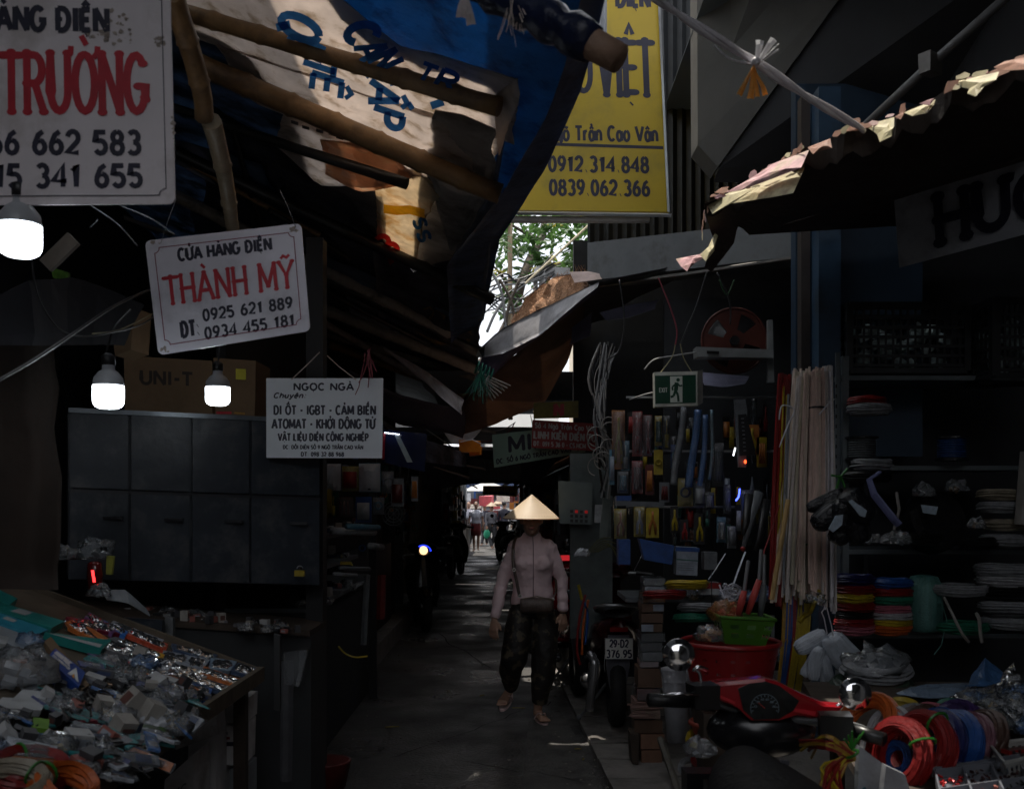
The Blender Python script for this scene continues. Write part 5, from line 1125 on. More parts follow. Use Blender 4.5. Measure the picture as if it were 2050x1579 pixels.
zones = [([(20, 1330), (250, 1300), (420, 1400), (330, 1470), (60, 1420)], 60), ([(-40, 1420), (330, 1400), (400, 1440), (230, 1570), (-40, 1500)], 90), ([(240, 1310), (330, 1340), (420, 1400), (330, 1420)], 24), ([(140, 1480), (330, 1450), (240, 1579), (160, 1560)], 26)]
def inpoly(x, y, pl):
 c = False; j = len(pl) - 1
 for i in range(len(pl)):
  if (pl[i][1] > y) != (pl[j][1] > y) and x < (pl[j][0] - pl[i][0]) * (y - pl[i][1]) / (pl[j][1] - pl[i][1]) + pl[i][0]: c = not c
  j = i
 return c
frame_t = face(TN, (0, 1, 0))
cnt = 0
for zn, n in zones:
 xs = [p[0] for p in zn]; ys = [p[1] for p in zn]
 made = 0
 while made < n:
  x, y = rg.uniform(min(xs), max(xs)), rg.uniform(min(ys), max(ys))
  if not inpoly(x, y, zn) or (72 < x < 175 and 1295 < y < 1385): continue
  made += 1; r = rg.random(); sc_ = rg.uniform(.75, 1.35)
  where = ('by the table\'s far corner' if x > 330 else 'near the front left of the table' if y > 1480 else 'among the tool packs' if y < 1360 else 'in the middle of the left table')
  if r < .45: p = rg.choice(pk_protos); lab = p['desc'] + ' lying ' + where; gp = 'flat packets on the left table'; h = .012
  elif r < .60: p = rg.choice(bag_protos); sc_ *= .8; lab = p['desc'] + ' heaped ' + where; gp = 'bags of parts on the left table'; h = .022
  elif r < .80: sc_ *= 1.1; p = rg.choice(box_protos); lab = 'tiny ' + p['desc'] + ' lying ' + where; gp = 'tiny boxes on the left table'; h = .004
  elif r < .93: p = gad; lab = 'black adapter with cord ' + where; gp = 'adapters on the left table'; h = .004
  else: p = prt; lab = 'shiny metal fitting ' + where; gp = 'metal fittings on the left table'; h = .01
  rot = (frame_t @ Matrix.Rotation(rg.gauss(.15, .45) if r < .45 else rg.uniform(0, 6.28), 3, 'Z') @ Matrix.Rotation(rg.gauss(0, .3), 3, 'X')).to_euler()
  dup(p, TS(x, y, h + rg.uniform(0, .03)), rot, lab, sc_, group=gp)
def bag_at(px, py, Y, r, lab, fm, k=1, cat='bag', cont=None, fl=.7, seed=0, cm=None):
 c = P(px, py, Y) if Y else TS(px, py, r * .5); t = thing('plastic_bag', lab, cat, c)
 mb = ico_blob(r, .45, seed + 11, fl=fl)
 for p in mb.v: p += c
 mb.build('film', fm, t, smooth=True)
 mc = M(); rg = random.Random(seed)
 for i in range(k): mc.box(c + V((rg.uniform(-.5, .5) * r, rg.uniform(-.3, .3) * r, rg.uniform(-.3, .2) * r)), (r * .4, r * .3, r * .25), Matrix.Rotation(rg.uniform(0, 3), 3, V((rg.random(), rg.random(), .3))))
 mc.build('contents', cm or gcard, t); return t
bag_at(40, 1345, 0, .105, 'big clear plastic bag bulging at the left edge above the white cartons', clear2, 5, seed=1)
bag_at(60, 1288, 0, .05, 'blue tinted bag behind the big clear bag', clearb, 3, seed=2)
bag_at(215, 1330, 0, .05, 'clear bag with small white parts under the tool packs', clear2, 3, seed=3)
bag_at(340, 1395, 0, .055, 'round clear bag near the table edge', clear2, 4, seed=4)
bag_at(238, 1440, 0, .055, 'whitish bag in the middle of the front heap', clear2, 3, seed=5)
bag_at(105, 1500, 0, .06, 'clear bag with tan parts just above the red wire coil', clear, 5, seed=6, cm=mat('tan_parts', (.35, .28, .16)))
bag_at(305, 1450, 0, .05, 'shiny foil bag at the table edge below the round one', film('foil', (.5, .52, .56), .9, .15, 1, 30), 1, seed=7)
for k, (c_, l) in enumerate((([(40, 1392), (98, 1396), (80, 1418), (16, 1416)], 'flat white carton below the big clear bag'), ([(0, 1408), (90, 1414), (78, 1434), (-20, 1428)], 'second flat white carton overlapping the first'), ([(98, 1400), (160, 1412), (138, 1430), (84, 1422)], 'greyish flat carton right of the white ones'), ([(62, 1448), (94, 1452), (92, 1472), (58, 1468)], 'lime green flat case among the black adapters'), ([(268, 1458), (330, 1468), (322, 1482), (262, 1472)], 'green comb-like terminal strip at the table edge'),
       ([(145, 1510), (180, 1512), (172, 1530), (140, 1528)], 'small violet-white box at the front'), ([(150, 1440), (196, 1436), (206, 1452), (160, 1456)], 'dark crimson pack near the clear bags'))):
 tbox('flat_box', c_, .02, .04, (wcard, wcard, gcard, mat('lime_case', (.14, .30, .02)), mat('moss_green', (.06, .12, .03)), mat('lilac_box', (.34, .33, .42)), mat('crimson_pack', (.25, .02, .04)))[k], l)
def coil(name, lab, c, n, R1, r, m, strands=11, seed=0, tie=None, up=(0, 0, 1), squash=1.0, parent=None, cat='wire coil', group=None):
 t = thing(name, lab, cat, c, group); mb = M(); rg = random.Random(seed); fm = face(n, up)
 strands = int(strands * 1.8)
 for s in range(strands):
  a = 2 * pi * s / strands * 2.4; rad = r * (.98 if s % 3 else .6); R2 = R1 + rad * math.cos(a) * .8; z = rad * math.sin(a)
  ph = rg.uniform(0, 6)
  pts = [fm @ V(((R2 + .04 * R1 * math.sin(2 * th + ph)) * math.cos(th), (R2 + .04 * R1 * math.cos(th + ph)) * math.sin(th) * squash, z + .12 * r * math.sin(3 * th + ph))) + V(c) for th in [2 * pi * i / 26 for i in range(27)]]
  mb.tube(pts, r * .25, 4, caps=False)
 mb.build('windings', m, t)
 if tie:
  th = rg.uniform(0, 6.28) if tie is True else tie
  cc = fm @ V((R1 * math.cos(th), R1 * math.sin(th) * squash, 0)) + V(c)
  tt = fm @ V((-math.sin(th), math.cos(th), 0))
  M().torus(cc, r * 1.35, r * .16, face(tt, fm @ V((0, 0, 1))), 14, 5).build('tie', mat('green_tie', (.025, .17, .02), rough=.4), t)
 return t
wm = {k: mat('wire_' + k, tuple(q * .68 for q in c), rough=.42, var=.3, scale=30, bump=.2) for k, c in {'red': (.28, .012, .012), 'orange': (.62, .13, .02), 'beige': (.38, .33, .25), 'yellow': (.55, .40, .02), 'blue': (.02, .09, .33), 'navy': (.015, .02, .12), 'grey': (.34, .35, .37),
  'pink': (.50, .15, .20), 'white': (.5, .5, .52), 'brown': (.10, .05, .035), 'mauve': (.22, .09, .12), 'green': (.02, .20, .12), 'purple': (.06, .03, .14), 'black': (.01, .01, .01), 'amber': (.5, .28, .03)}.items()}
coil('wire_coil', 'red wire coil tied in green at the bottom left corner', TS(60, 1545, .03), TN, .105, .026, wm['red'], 14, 1, 1.0, squash=.7)
coil('wire_coil', 'orange wire coil half over the red one at the bottom left', TS(130, 1575, .05), TN + V((.2, 0, 0)), .085, .024, wm['orange'], 12, 2, 1.6, squash=.7)
coil('wire_coil', 'beige wire coil in front of the red one', TS(10, 1572, .05), TN + V((0, -.3, 0)), .085, .022, wm['beige'], 12, 3, True, squash=.7)
def pbox(name, lab, quad, Y, depth, m, texts=(), cat='box', group=None, mtop=None):
 b = Board(name, lab, quad, Y, m, thick=depth, cat=cat, group=group)
 for (tx, a0, b0, a1, b1, mm) in texts: b.ftext(tx, a0, b0, a1, b1, .17, mm)
 return b
wbx = mat('white_carton', (.62, .60, .60), rough=.6, var=.12, scale=5, dirt=(.24, .22, .2))
_b = pbox('carton', 'white carton with a red mark and a dark stripe below the table edge', [(434, 1450), (488, 1452), (486, 1532), (434, 1530)], 4.2, .2, wbx, [])
_b.line([(.01, _b.H * .52), (_b.W * .78, _b.H * .54)], .018, ink_navy, 'stripe'); _b.line([(.01, _b.H * .66), (_b.W * .46, _b.H * .68)], .011, mat('faded_red', (.25, .03, .02)), 'printed_mark'); _b.line([(.01, _b.H * .8), (_b.W * .38, _b.H * .8)], .012, mat('faded_grey', (.22, .22, .24)), 'printed_mark')
b_ = pbox('carton', 'grey-white upper carton leaning under the table corner', [(438, 1398), (492, 1400), (490, 1448), (440, 1446)], 4.22, .2, wbx)
pbox('carton', 'lowest dark-fronted carton by the alley', [(436, 1536), (490, 1538), (490, 1640), (436, 1640)], 4.24, .2, gcard)
pbox('carton', 'white carton standing left of the marked one', [(378, 1472), (432, 1462), (434, 1640), (372, 1640)], 4.05, .2, wbx)
pbox('carton', 'white carton with slanting grey letters at the table front', [(330, 1560), (386, 1510), (390, 1660), (322, 1660)], 3.8, .2, wbx, [('VC', .3, .55, .8, .68, mat('faint_print', (.2, .2, .22)))])
pbox('folded_sack', 'folded white sack stuffed under the table edge', [(360, 1430), (430, 1402), (436, 1470), (352, 1500)], 4.0, .12, mat('white_carton', (0, 0, 0)), cat='sack')
rg = random.Random(31)
for i in range(46):
 x = rg.uniform(250, 610); y = 1222 + (x - 150) * .075 + rg.uniform(-14, 12)
 p = P(x, y, 4.75 + rg.uniform(0, .3)); pr_ = rg.choice(box_protos + [prt, gad] + bag_protos[:2])
 p.z = lerp(K0.z, K1.z, (x - 70) / 550) + .005
 dup(pr_, p, (0, 0, rg.uniform(0, 6)), 'small ' + pr_['desc'] + ' on the dark counter, ' + ('left' if x < 370 else 'middle' if x < 490 else 'right') + ' third', rg.uniform(.5, .95), group='small parts on the dark counter')
rl = thing('red_torch', 'glowing red signal lamp in clear wrap on the left counter', 'lamp', P(188, 1170, 4.3))
M().tube([P(185, 1141, 4.3), P(189, 1165, 4.3)], .006, 8).build('glow_tube', mat('red_glow', (1, .03, .03), emis=3), rl)
M().lathe([(.03, -.03), (.034, .03), (.03, .08), (.02, .09)], 12, P(190, 1165, 4.33)).build('body', mat('dark_red_plastic', (.12, .01, .01), rough=.15), rl, smooth=True)
bag_at(200, 1185, 4.25, .05, 'crumpled clear wrap under the red signal lamp', clear, 1, seed=9)
bag_at(190, 1105, 4.4, .085, 'heap of crumpled clear bags behind the red signal lamp', clear, 3, seed=10, cm=blackp)
bag_at(128, 1110, 4.3, .06, 'small clear bag left of the heap by the red lamp', clear, 2, seed=12, cm=blackp)
tag(M().prism([P(x, y, 4.35) for x, y in ((213, 1112), (227, 1113), (223, 1150), (212, 1149))], V((0, .02, 0))).build('yellow_pack', mat('dim_yellow2', (.30, .30, .05), rough=.5)), 'narrow yellow-green pack right of the red signal lamp', 'pack')
tag(sheet([P(205, 1180, 4.3), P(250, 1180, 4.35), P(290, 1215, 4.4)], [P(215, 1200, 4.25), P(255, 1205, 4.3), P(300, 1232, 4.4)], 8, 5, wr=.02).build('paper_scrap', gcard), 'grey crumpled paper on the counter right of the red lamp', 'paper')
pad = thing('padlock', 'yellow padlock on the lower right shutter door', 'padlock', P(598, 1145, 5.05))
M().box(P(600, 1147, 5.05), (.05, .02, .03)).build('body', mat('brass', (.35, .26, .03), rough=.35, metal=.4), pad); M().torus(P(600, 1138, 5.05), .014, .003, face((0, 1, 0)), 12, 5, 0, pi).build('shackle', steel, pad)
M().ball(P(603, 1137, 5.0), .008, 8, 6).build('knob', blackp, pad)
#  LEFT STALLS FURTHER DOWN THE ALLEY
st = thing('tool_stall', 'open-fronted tool stall beyond the slate cabinet', 'stall', (-1.5, 6.8, 0))
M().box((-1.72, 7.3, 1.5), (.06, 2.8, 3.0)).build('back_panel', mat('stall_dark', (.02, .022, .025), rough=.8), st)
for z, y0, y1 in ((1.36, 5.75, 7.2), (1.17, 5.75, 7.6), (.95, 5.8, 8.6)):
 M().box((-1.42, (y0 + y1) / 2, z), (.5, y1 - y0, .025)).build('shelf', mat('shelf_grey', (.10, .11, .12), rough=.5), st)
M().box((-1.12, 8.05, 1.25), (.06, .06, 2.5)).build('post', mat('post_black', (0, 0, 0)), st)
M().box((-1.42, 7.2, .47), (.45, 2.8, .94)).build('plinth', mat('stall_dark', (0, 0, 0)), st)
def hcard(px, py, w, h, Y, cardm, toolm, lab, fm=None, kind='bar', name='blister_pack', cat='pack', group=None, tilt=0):
 """a pack on a hook: backing card, the thing in it, glossy film"""
 c = P(px, py, Y); k = Y / 2000; t = thing(name, lab, cat, c, group); W = w * k / 2; H = h * k / 2
 rot = Matrix.Rotation(tilt, 3, 'Y')
 def q(x, z, y=0): return c + rot @ V((x, y, z))
 M().prism([q(-W, -H), q(W, -H), q(W, H), q(-W, H)], V((0, .004, 0))).build('card', cardm, t)
 mb = M()
 if kind == 'pliers':
  mb.tube([q(-W * .45, -H * .8, -.012), q(-W * .4, -H * .2, -.014), q(0, H * .2, -.014), q(W * .1, H * .75, -.012)], [.007, .009, .008, .004], 6)
  mb.tube([q(W * .45, -H * .8, -.012), q(W * .4, -H * .2, -.014), q(0, H * .2, -.018), q(-W * .1, H * .75, -.016)], [.007, .009, .008, .004], 6)
 elif kind == 'driver':
  mb.tube([q(0, -H * .85, -.012), q(0, -H * .1, -.012)], [.011, .013], 8); mb.tube([q(0, -H * .1, -.012), q(0, H * .7, -.012)], .0035, 6)
 elif kind == 'ring':
  mb.torus(q(0, 0, -.012), min(W, H) * .6, .008, face((0, 1, 0)), 16, 6)
 elif kind == 'box': mb.box(q(0, -.1 * H, -.02), (W * 1.5, .03, H * 1.3))
 else:
  for i in (-1, 0, 1): mb.tube([q(i * W * .5, -H * .75, -.012), q(i * W * .4, H * .6, -.012)], [.008, .006], 6)
 mb.build('tool', toolm, t, smooth=True)
 if fm:
  rows = [[q(W * (x / 4 - 1) * .96, H * (z / 4 - 1) * .96, -.03 * (1 - (x / 4 - 1) ** 2) * (1 - (z / 4 - 1) ** 4) - .004 + .006 * noise.noise(V((x, z, px * .1)))) for x in range(9)] for z in range(9)]
  M().grid(rows).build('film', fm, t)
 return t
dk = mat('dk_metal', (.06, .06, .065), rough=.3, metal=.7)
cm_ = {k: mat('pk_' + k, c, rough=.4, var=.3, scale=18, bump=.2) for k, c in {'red': (.24, .015, .012), 'yel': (.36, .27, .015), 'blu': (.015, .06, .22), 'cya': (.08, .2, .28), 'wht': (.34, .36, .38), 'gry': (.12, .13, .14), 'blk': (.012, .012, .013), 'org': (.35, .12, .02), 'grn': (.02, .1, .07), 'dred': (.10, .012, .01), 'pale': (.22, .25, .3)}.items()}
foil = film('foil', (.5, .52, .56), .9, .15, 1, 30)
SG = 'packs hung on the left tool stall'
for row in ((665, 955, 36, 55, 'gry', 'wht', foil, 'crinkled silvery pack under the small white sign', 'bar'), (702, 958, 34, 50, 'yel', 'red', clear, 'red-orange tool pack under the small white sign', 'box'),
   (740, 956, 44, 58, 'cya', 'blk', foil, 'bright foil bag with a black tool, brightest pack of the left stall', 'driver'), (728, 1020, 32, 52, 'blu', 'wht', None, 'dark blue hanging box with two white labels', 'box'),
   (690, 1015, 34, 40, 'dred', 'red', clear, 'dull red pack left of the blue box', 'bar'), (668, 1010, 20, 50, 'grn', 'yel', None, 'green and yellow pack by the black post', 'driver'), (758, 1012, 22, 34, 'gry', 'cya', clear, 'small teal and silver pack right of the blue box', 'ring'),
   (776, 965, 24, 44, 'gry', 'wht', clear, 'spotted pale card right of the foil bag', 'ring'), (796, 985, 26, 56, 'gry', 'dred', None, 'grey wedge-shaped card with holes', 'box'), (830, 978, 14, 50, 'gry', 'org', None, 'narrow grey panel with an orange knob', 'bar'),
   (660, 1000, 12, 70, 'yel', 'yel', None, 'yellow strip behind the black post', 'bar')):
 x, y, w, h, a, b, f_, lab, kd = row
 hcard(x, y, w, h, 6.3, cm_[a], cm_[b], lab, f_, kd, group=SG)
fan = thing('fan_guard', 'round wire fan guard hanging in the left stall', 'fan guard', P(788, 1030, 6.4))
for r in (.035, .055, .075): M().torus(P(788, 1028, 6.4), r, .0025, face((0, 1, 0)), 20, 4).build('ring', mat('guard_wire', (.14, .15, .16), rough=.4, metal=.5), fan)
for k in range(4): M().tube([P(788, 1028, 6.4) + V((.075 * math.cos(k * pi / 4 + s), 0, .075 * math.sin(k * pi / 4 + s))) for s in (0, pi)], .002, 4).build('spoke', mat('guard_wire', (0, 0, 0)), fan)
for k, (x0, x1, y, r, c, l) in enumerate(((665, 750, 1062, .022, 'wht', 'silvery tube lying on the left stall shelf'), (694, 758, 1053, .018, 'cya', 'pale teal bar behind the silvery tube'), (680, 740, 1136, .012, 'gry', 'thin dull bar on the lower left shelf'), (740, 765, 1092, .02, 'gry', 'dark rod end with a silver cap'), (668, 714, 1148, .01, 'wht', 'white rod on the lowest left shelf'))):
 tag(M().tube([P(x0, y, 5.9), P(x1, y + 3, 6.2)], r, 8).build('metal_tube', cm_[c], smooth=True), l, 'tube')
rg = random.Random(8)
for k in range(40):
 x = rg.uniform(665, 800); zs = rg.choice((1.383, 1.183, .963)); Yk = rg.uniform(5.9, 7.4)
 pr_ = rg.choice(box_protos + bag_protos)
 dup(pr_, V((-1.25 + rg.uniform(-.1, .1), Yk, zs)), (0, 0, rg.uniform(0, 6)), 'small ' + pr_['desc'] + ' on the ' + {1.383: 'upper', 1.183: 'middle', .963: 'lower'}[zs] + ' shelf of the left tool stall', rg.uniform(.8, 1.5), group='small items on the left stall shelves')
tag(M().prism([P(x, y, 6.2) for x, y in ((681, 1124), (702, 1124), (706, 1132), (700, 1130), (681, 1130))], V((0, .02, 0))).build('yellow_clip', cm_['yel']), 'bright yellow clip lying in the left stall', 'clip')
cable('yellow_band', [P(677, 1293, 6.0), P(692, 1308, 6.0), P(712, 1315, 6.0), P(736, 1313, 6.0)], .006, cm_['yel'], 'yellow strap drooping below the left stall', 'strap')
tag(M().tube([P(735, 1150, 6.4), P(728, 1290, 6.4)], .022, 6).build('white_sleeve', cm_['gry']), 'pale sleeve hanging beneath the left stall shelf', 'sleeve')
tag(M().tube([P(765, 1150, 6.4), P(762, 1240, 6.4)], .03, 6).jitter(.01, 9).build('red_hose', cm_['dred']), 'dark red hose hanging beside the pale sleeve', 'hose')
bk = thing('red_bucket', 'dark red tub on the ground against the left stalls', 'tub', G(655, 1560)); M().lathe([(.10, 0), (.13, .14), (.135, .15), (.12, .15)], 16, G(655, 1575)).build('bowl', cm_['dred'], bk, smooth=True)
st2 = thing('far_stall', 'dark row of stalls on the left before the parked scooter', 'stall', (-1.6, 10.5, 0))
M().box((-1.95, 11.6, 1.3), (.7, 6.2, 2.6)).build('booth', mat('stall_dark', (0, 0, 0)), st2)
M().box((-1.58, 10.2, .55), (.28, 3.4, 1.1)).build('counter', mat('stall_dark', (0, 0, 0)), st2)
M().box((-1.5, 10.3, 2.35), (.5, 4, .05)).build('shelf', darkw, st2)
rg = random.Random(17)
for k in range(26):
 Yk = rg.uniform(8.6, 14.2); z = rg.uniform(1.15, 2.1); w = rg.uniform(10, 22)
 px = 1025 + (-1.42 + rg.uniform(-.1, .06)) / Yk * 2000; py = 1005 - (z - EYE) / Yk * 2000
 hcard(px, py, w * 8 / Yk, w * 8 / Yk * rg.uniform(1, 2.4), Yk, cm_[rg.choice(('gry', 'blk', 'dred', 'blk', 'grn'))], cm_[rg.choice(('wht', 'org', 'gry', 'blu'))], 'dim pack hanging in the far left stalls', None, rg.choice(('bar', 'ring', 'box')), group='dim packs hanging in the far left stalls')
#  RIGHT SIDE
rs = thing('tool_stall', 'right tool stall crowded with hanging packs under the exit sign', 'stall', (1.4, 6.6, 0))
M().box((1.95, 6.75, 1.7), (1.85, .05, 2.5)).build('back_panel', mat('stall_dark', (0, 0, 0)), rs)
M().box((1.35, 6.4, .98), (1.3, .5, .03)).build('shelf', mat('shelf_grey', (0, 0, 0)), rs)
M().box((1.5, 6.35, .62), (1.1, .5, .03)).build('shelf', mat('shelf_grey', (0, 0, 0)), rs)
for z in (2.24, 1.9, 1.55): M().tube([V((.72, 6.3, z)), V((1.85, 6.3, z))], .008, 6).build('hanging_rail', steel, rs)
M().box((1.86, 6.5, 1.3), (.03, .04, 2.6)).build('post', mat('stall_dark', (0, 0, 0)), rs)
RG_ = 'packs hung on the right tool stall'
rows = [  # x y w h card tool film label kind
 (1238, 880, 26, 118, 'org', 'yel', clear, 'amber saw frame pack, leftmost of the upper row', 'pliers'), (1252, 912, 16, 60, 'cya', 'wht', clear, 'slim pack with a white hook shape', 'driver'),
 (1276, 868, 20, 90, 'red', 'red', clear, 'red tool pack beside the amber saw frame', 'driver'), (1297, 872, 18, 84, 'dred', 'red', clear, 'second red tool pack in the upper row', 'driver'), (1318, 862, 14, 60, 'yel', 'grn', clear, 'yellow and green pack in the upper row', 'bar'),
 (1334, 866, 14, 70, 'blk', 'yel', clear, 'thin yellow driver on a black card', 'driver'), (1350, 925, 14, 70, 'blu', 'cya', clear, 'narrow bright blue pack in the upper row', 'bar'), (1318, 925, 18, 50, 'yel', 'yel', None, 'lemon yellow card below the upper row', 'ring'),
 (1276, 955, 22, 66, 'red', 'dred', clear, 'red pack above the grey shelf strip', 'bar'), (1300, 960, 16, 60, 'dred', 'org', None, 'brick red pack above the grey shelf strip', 'bar'), (1247, 965, 22, 44, 'gry', 'cya', clear, 'grey pack with pale rods, above the blue box', 'bar'),
 (1372, 985, 30, 56, 'yel', 'blk', clear, 'yellow framed pack with a curved black tool', 'ring'), (1400, 990, 22, 46, 'gry', 'wht', clear, 'silvery pack right of the yellow framed one', 'box'), (1420, 1002, 20, 34, 'blk', 'wht', clear, 'black pack with a glinting edge', 'bar'),
 (1242, 1048, 24, 60, 'yel', 'org', clear, 'yellow card, first of the pliers row', 'pliers'), (1280, 1044, 22, 60, 'yel', 'wht', clear, 'shiny yellow card with bright pliers', 'pliers'), (1306, 1046, 26, 60, 'yel', 'org', None, 'yellow card with orange pliers', 'pliers'),
 (1350, 1040, 16, 54, 'blk', 'yel', None, 'bare yellow plier handles', 'pliers'), (1370, 1062, 16, 44, 'blk', 'red', None, 'bare red plier handles', 'pliers'), (1400, 1058, 22, 62, 'blk', 'yel', None, 'yellow and red cutters hanging lowest', 'pliers'),
 (1415, 1036, 14, 40, 'blk', 'grn', None, 'yellow-green grip sticking up in the pliers row', 'driver'), (1444, 1060, 18, 50, 'cya', 'wht', clear, 'pale rack of small parts', 'bar'), (1465, 1075, 18, 44, 'wht', 'gry', clear, 'clear pack of fine pale parts', 'box'),
 (1478, 1040, 12, 60, 'blk', 'wht', None, 'black strip with a row of white squares', 'bar'), (1456, 1000, 16, 60, 'blk', 'gry', clear, 'black pack of small dark clips', 'bar'), (1438, 930, 22, 90, 'blk', 'blk', clear, 'long black pack in the shade', 'bar'),
 (1225, 935, 10, 70, 'cya', 'pale', None, 'thin pale blue strip at the stall corner', 'bar'), (1330, 985, 20, 40, 'gry', 'dred', None, 'dull grey pack under the upper row', 'bar'), (1505, 880, 30, 60, 'org', 'yel', None, 'orange-yellow handsaw pack right of the upright sleeve', 'pliers'),
 (1525, 905, 20, 60, 'yel', 'org', None, 'amber strip pack near the red wires', 'bar'), (1495, 1010, 24, 60, 'gry', 'blu', clear, 'grey pack lit blue by a tiny lamp', 'box')]
rg = random.Random(83)
for i in range(75):
 x, y = rg.uniform(1226, 1550), rg.uniform(825, 1090); c_ = rg.choice(('blk', 'blk', 'gry', 'dred', 'blu', 'grn', 'org', 'yel', 'pale', 'red'))
 hcard(x, y, rg.uniform(8, 15), rg.uniform(28, 80), rg.uniform(6.36, 6.55), cm_['blk'], cm_[c_], 'narrow ' + {'blk': 'black', 'gry': 'grey', 'dred': 'brick red', 'blu': 'blue', 'grn': 'dark green', 'org': 'orange', 'yel': 'yellow', 'pale': 'pale', 'red': 'red'}[c_] + ' pack hanging in the back row ' + ('on the left' if x < 1330 else 'in the middle' if x < 1440 else 'by the red strips'), clear if i % 2 else None, rg.choice(('driver', 'bar', 'pliers', 'box')), group='back row packs on the right tool stall')
for x, y, w, h, a, b_, f_, lab, kd in rows: hcard(x, y, w, h, 6.2 if y < 1000 else 6.1, cm_[a], cm_[b_] if b_ in cm_ else cm_['wht'], lab, f_, kd, group=RG_)
for pts, w, m, lab in (([(1370, 815), (1362, 880), (1352, 930), (1348, 970)], 9, 'gry', 'long grey film sleeve hanging below the exit sign'), ([(1398, 820), (1392, 880), (1384, 930), (1378, 975)], 10, 'blu', 'long glossy blue sleeve beside the grey one'),
      ([(1412, 830), (1410, 900), (1404, 950), (1400, 972)], 7, 'blu', 'second blue sleeve with white glints'), ([(1424, 820), (1426, 900), (1420, 960)], 4, 'cya', 'thin pale blue tube right of the blue sleeves')):
 t = thing('film_sleeve', lab, 'sleeve', P(*pts[-1], 6.0)); A = smooth_path([P(x, y, 6.0) for x, y in pts], 5)
 M().tube(A, w * 4 / 2000, 8, flat=.5).build('contents', cm_[m], t, smooth=True); M().tube([p + V((0, -.004, 0)) for p in A], (w + 1) * 4.6 / 2000, 10, flat=.6).jitter(.004, 18).build('film', clearb if m == 'blu' else clear, t, smooth=True)
upb = thing('boxed_level', 'tall grey and black printed sleeve with a hole, near the red wires', 'pack', P(1480, 905, 6.0))
M().prism([P(x, y, 6.0) for x, y in ((1470, 800), (1492, 799), (1496, 820), (1494, 935), (1478, 935))], V((0, .02, 0))).build('card', cm_['gry'], upb)
M().prism([P(x, y, 5.99) for x, y in ((1478, 830), (1494, 828), (1512, 900), (1512, 910), (1480, 912))], V((0, .008, 0))).build('black_panel', cm_['blk'], upb)
for k in range(9): M().tube([P(1484 + k * .6, 838 + k * 8, 5.984), P(1489 + k * .6, 838 + k * 8, 5.984)], .0035, 4).build('printed_mark', cm_['gry'], upb)
fl_ = thing('indicator_light', 'tiny glowing red indicator among the packs', 'light', P(1492, 924, 5.97)); M().ball(P(1492, 924, 5.97), (.008, .006, .012), 8, 6).build('glow', mat('red_led', (1, .08, .02), emis=3), fl_)
fb = thing('indicator_light', 'tiny glowing blue light strip below the red indicator', 'light', P(1480, 985, 5.97)); M().tube([P(1481, 978, 5.97), P(1479, 994, 5.97), P(1473, 1002, 5.97)], .005, 6).build('glow', mat('blue_led', (.05, .08, 1), emis=5), fb)
M().tube([P(1470, 895, 5.97), P(1467, 912, 5.97)], .005, 6)
hl = thing('reflection_glint', 'thin glowing streak standing for a light reflection beside the black pack', 'light', P(1469, 905, 5.97)); M().tube([P(1472, 896, 5.97), P(1468, 912, 5.97)], .005, 6).build('glow', mat('glint_glow', (.9, .95, 1), emis=2.0), hl)  # glowing tube stands for a reflected glint, no lamp of its own
tag(M().prism([P(x, y, 6.15) for x, y in ((1234, 1002), (1330, 1005), (1330, 1013), (1234, 1012))], V((0, .05, 0))).build('shelf_strip', mat('shelf_grey', (0, 0, 0))), 'grey shelf strip across the packs of the right tool stall', 'strip')
tag(M().prism([P(x, y, 6.15) for x, y in ((1234, 992), (1264, 992), (1264, 1002), (1234, 1002))], V((0, .05, 0))).build('blue_box', cm_['blu']), 'flat blue box on the grey shelf strip', 'box')
for q, m, lab, tops in (([(1355, 1094), (1398, 1096), (1396, 1152), (1354, 1150)], 'pale', 'pale blue-topped box with a green line, brightest in the stall', 1), ([(1238, 1080), (1262, 1080), (1262, 1130), (1238, 1130)], 'blu', 'narrow steel blue box', 0),
      ([(1404, 1165), (1440, 1166), (1440, 1190), (1404, 1190)], 'wht', 'low box with a red upper half', 2), ([(1280, 1078), (1350, 1092), (1345, 1130), (1290, 1120)], 'blu', 'navy folded bag behind the boxes', 0), ([(1410, 1105), (1436, 1105), (1436, 1140), (1410, 1140)], 'gry', 'stack of brown-grey flat packs', 0)):
 b0 = Board('stall_box', lab, q, 5.95, cm_[m], thick=.1, cat='box')
 if tops == 1:
  b0.line([(0, b0.H * .92), (b0.W, b0.H * .92)], b0.H * .15, cm_['blu'], 'band'); b0.line([(.0, b0.H * .55), (b0.W, b0.H * .53)], .006, cm_['grn'], 'band')
  for v in (.42, .34, .26, .18): b0.line([(.01, b0.H * v), (b0.W * .8, b0.H * v)], .003, cm_['gry'], 'printed_line')
 if tops == 2: b0.line([(0, b0.H * .75), (b0.W, b0.H * .75)], b0.H * .5, cm_['red'], 'band')
rg = random.Random(12)
for i in range(70):
 lvl = rg.choice((1.0, .64, .64)); x = rg.uniform(1.0, 1.7); Yk = rg.uniform(6.05, 6.4)
 pr_ = rg.choice(bag_protos + box_protos)
 dup(pr_, V((x, Yk, lvl)), (0, 0, rg.uniform(0, 6)), 'small ' + pr_['desc'] + ' on the ' + ('upper' if lvl > .9 else 'lower') + ' shelf of the right tool stall', rg.uniform(.8, 1.6), group='small goods on the right stall shelves')
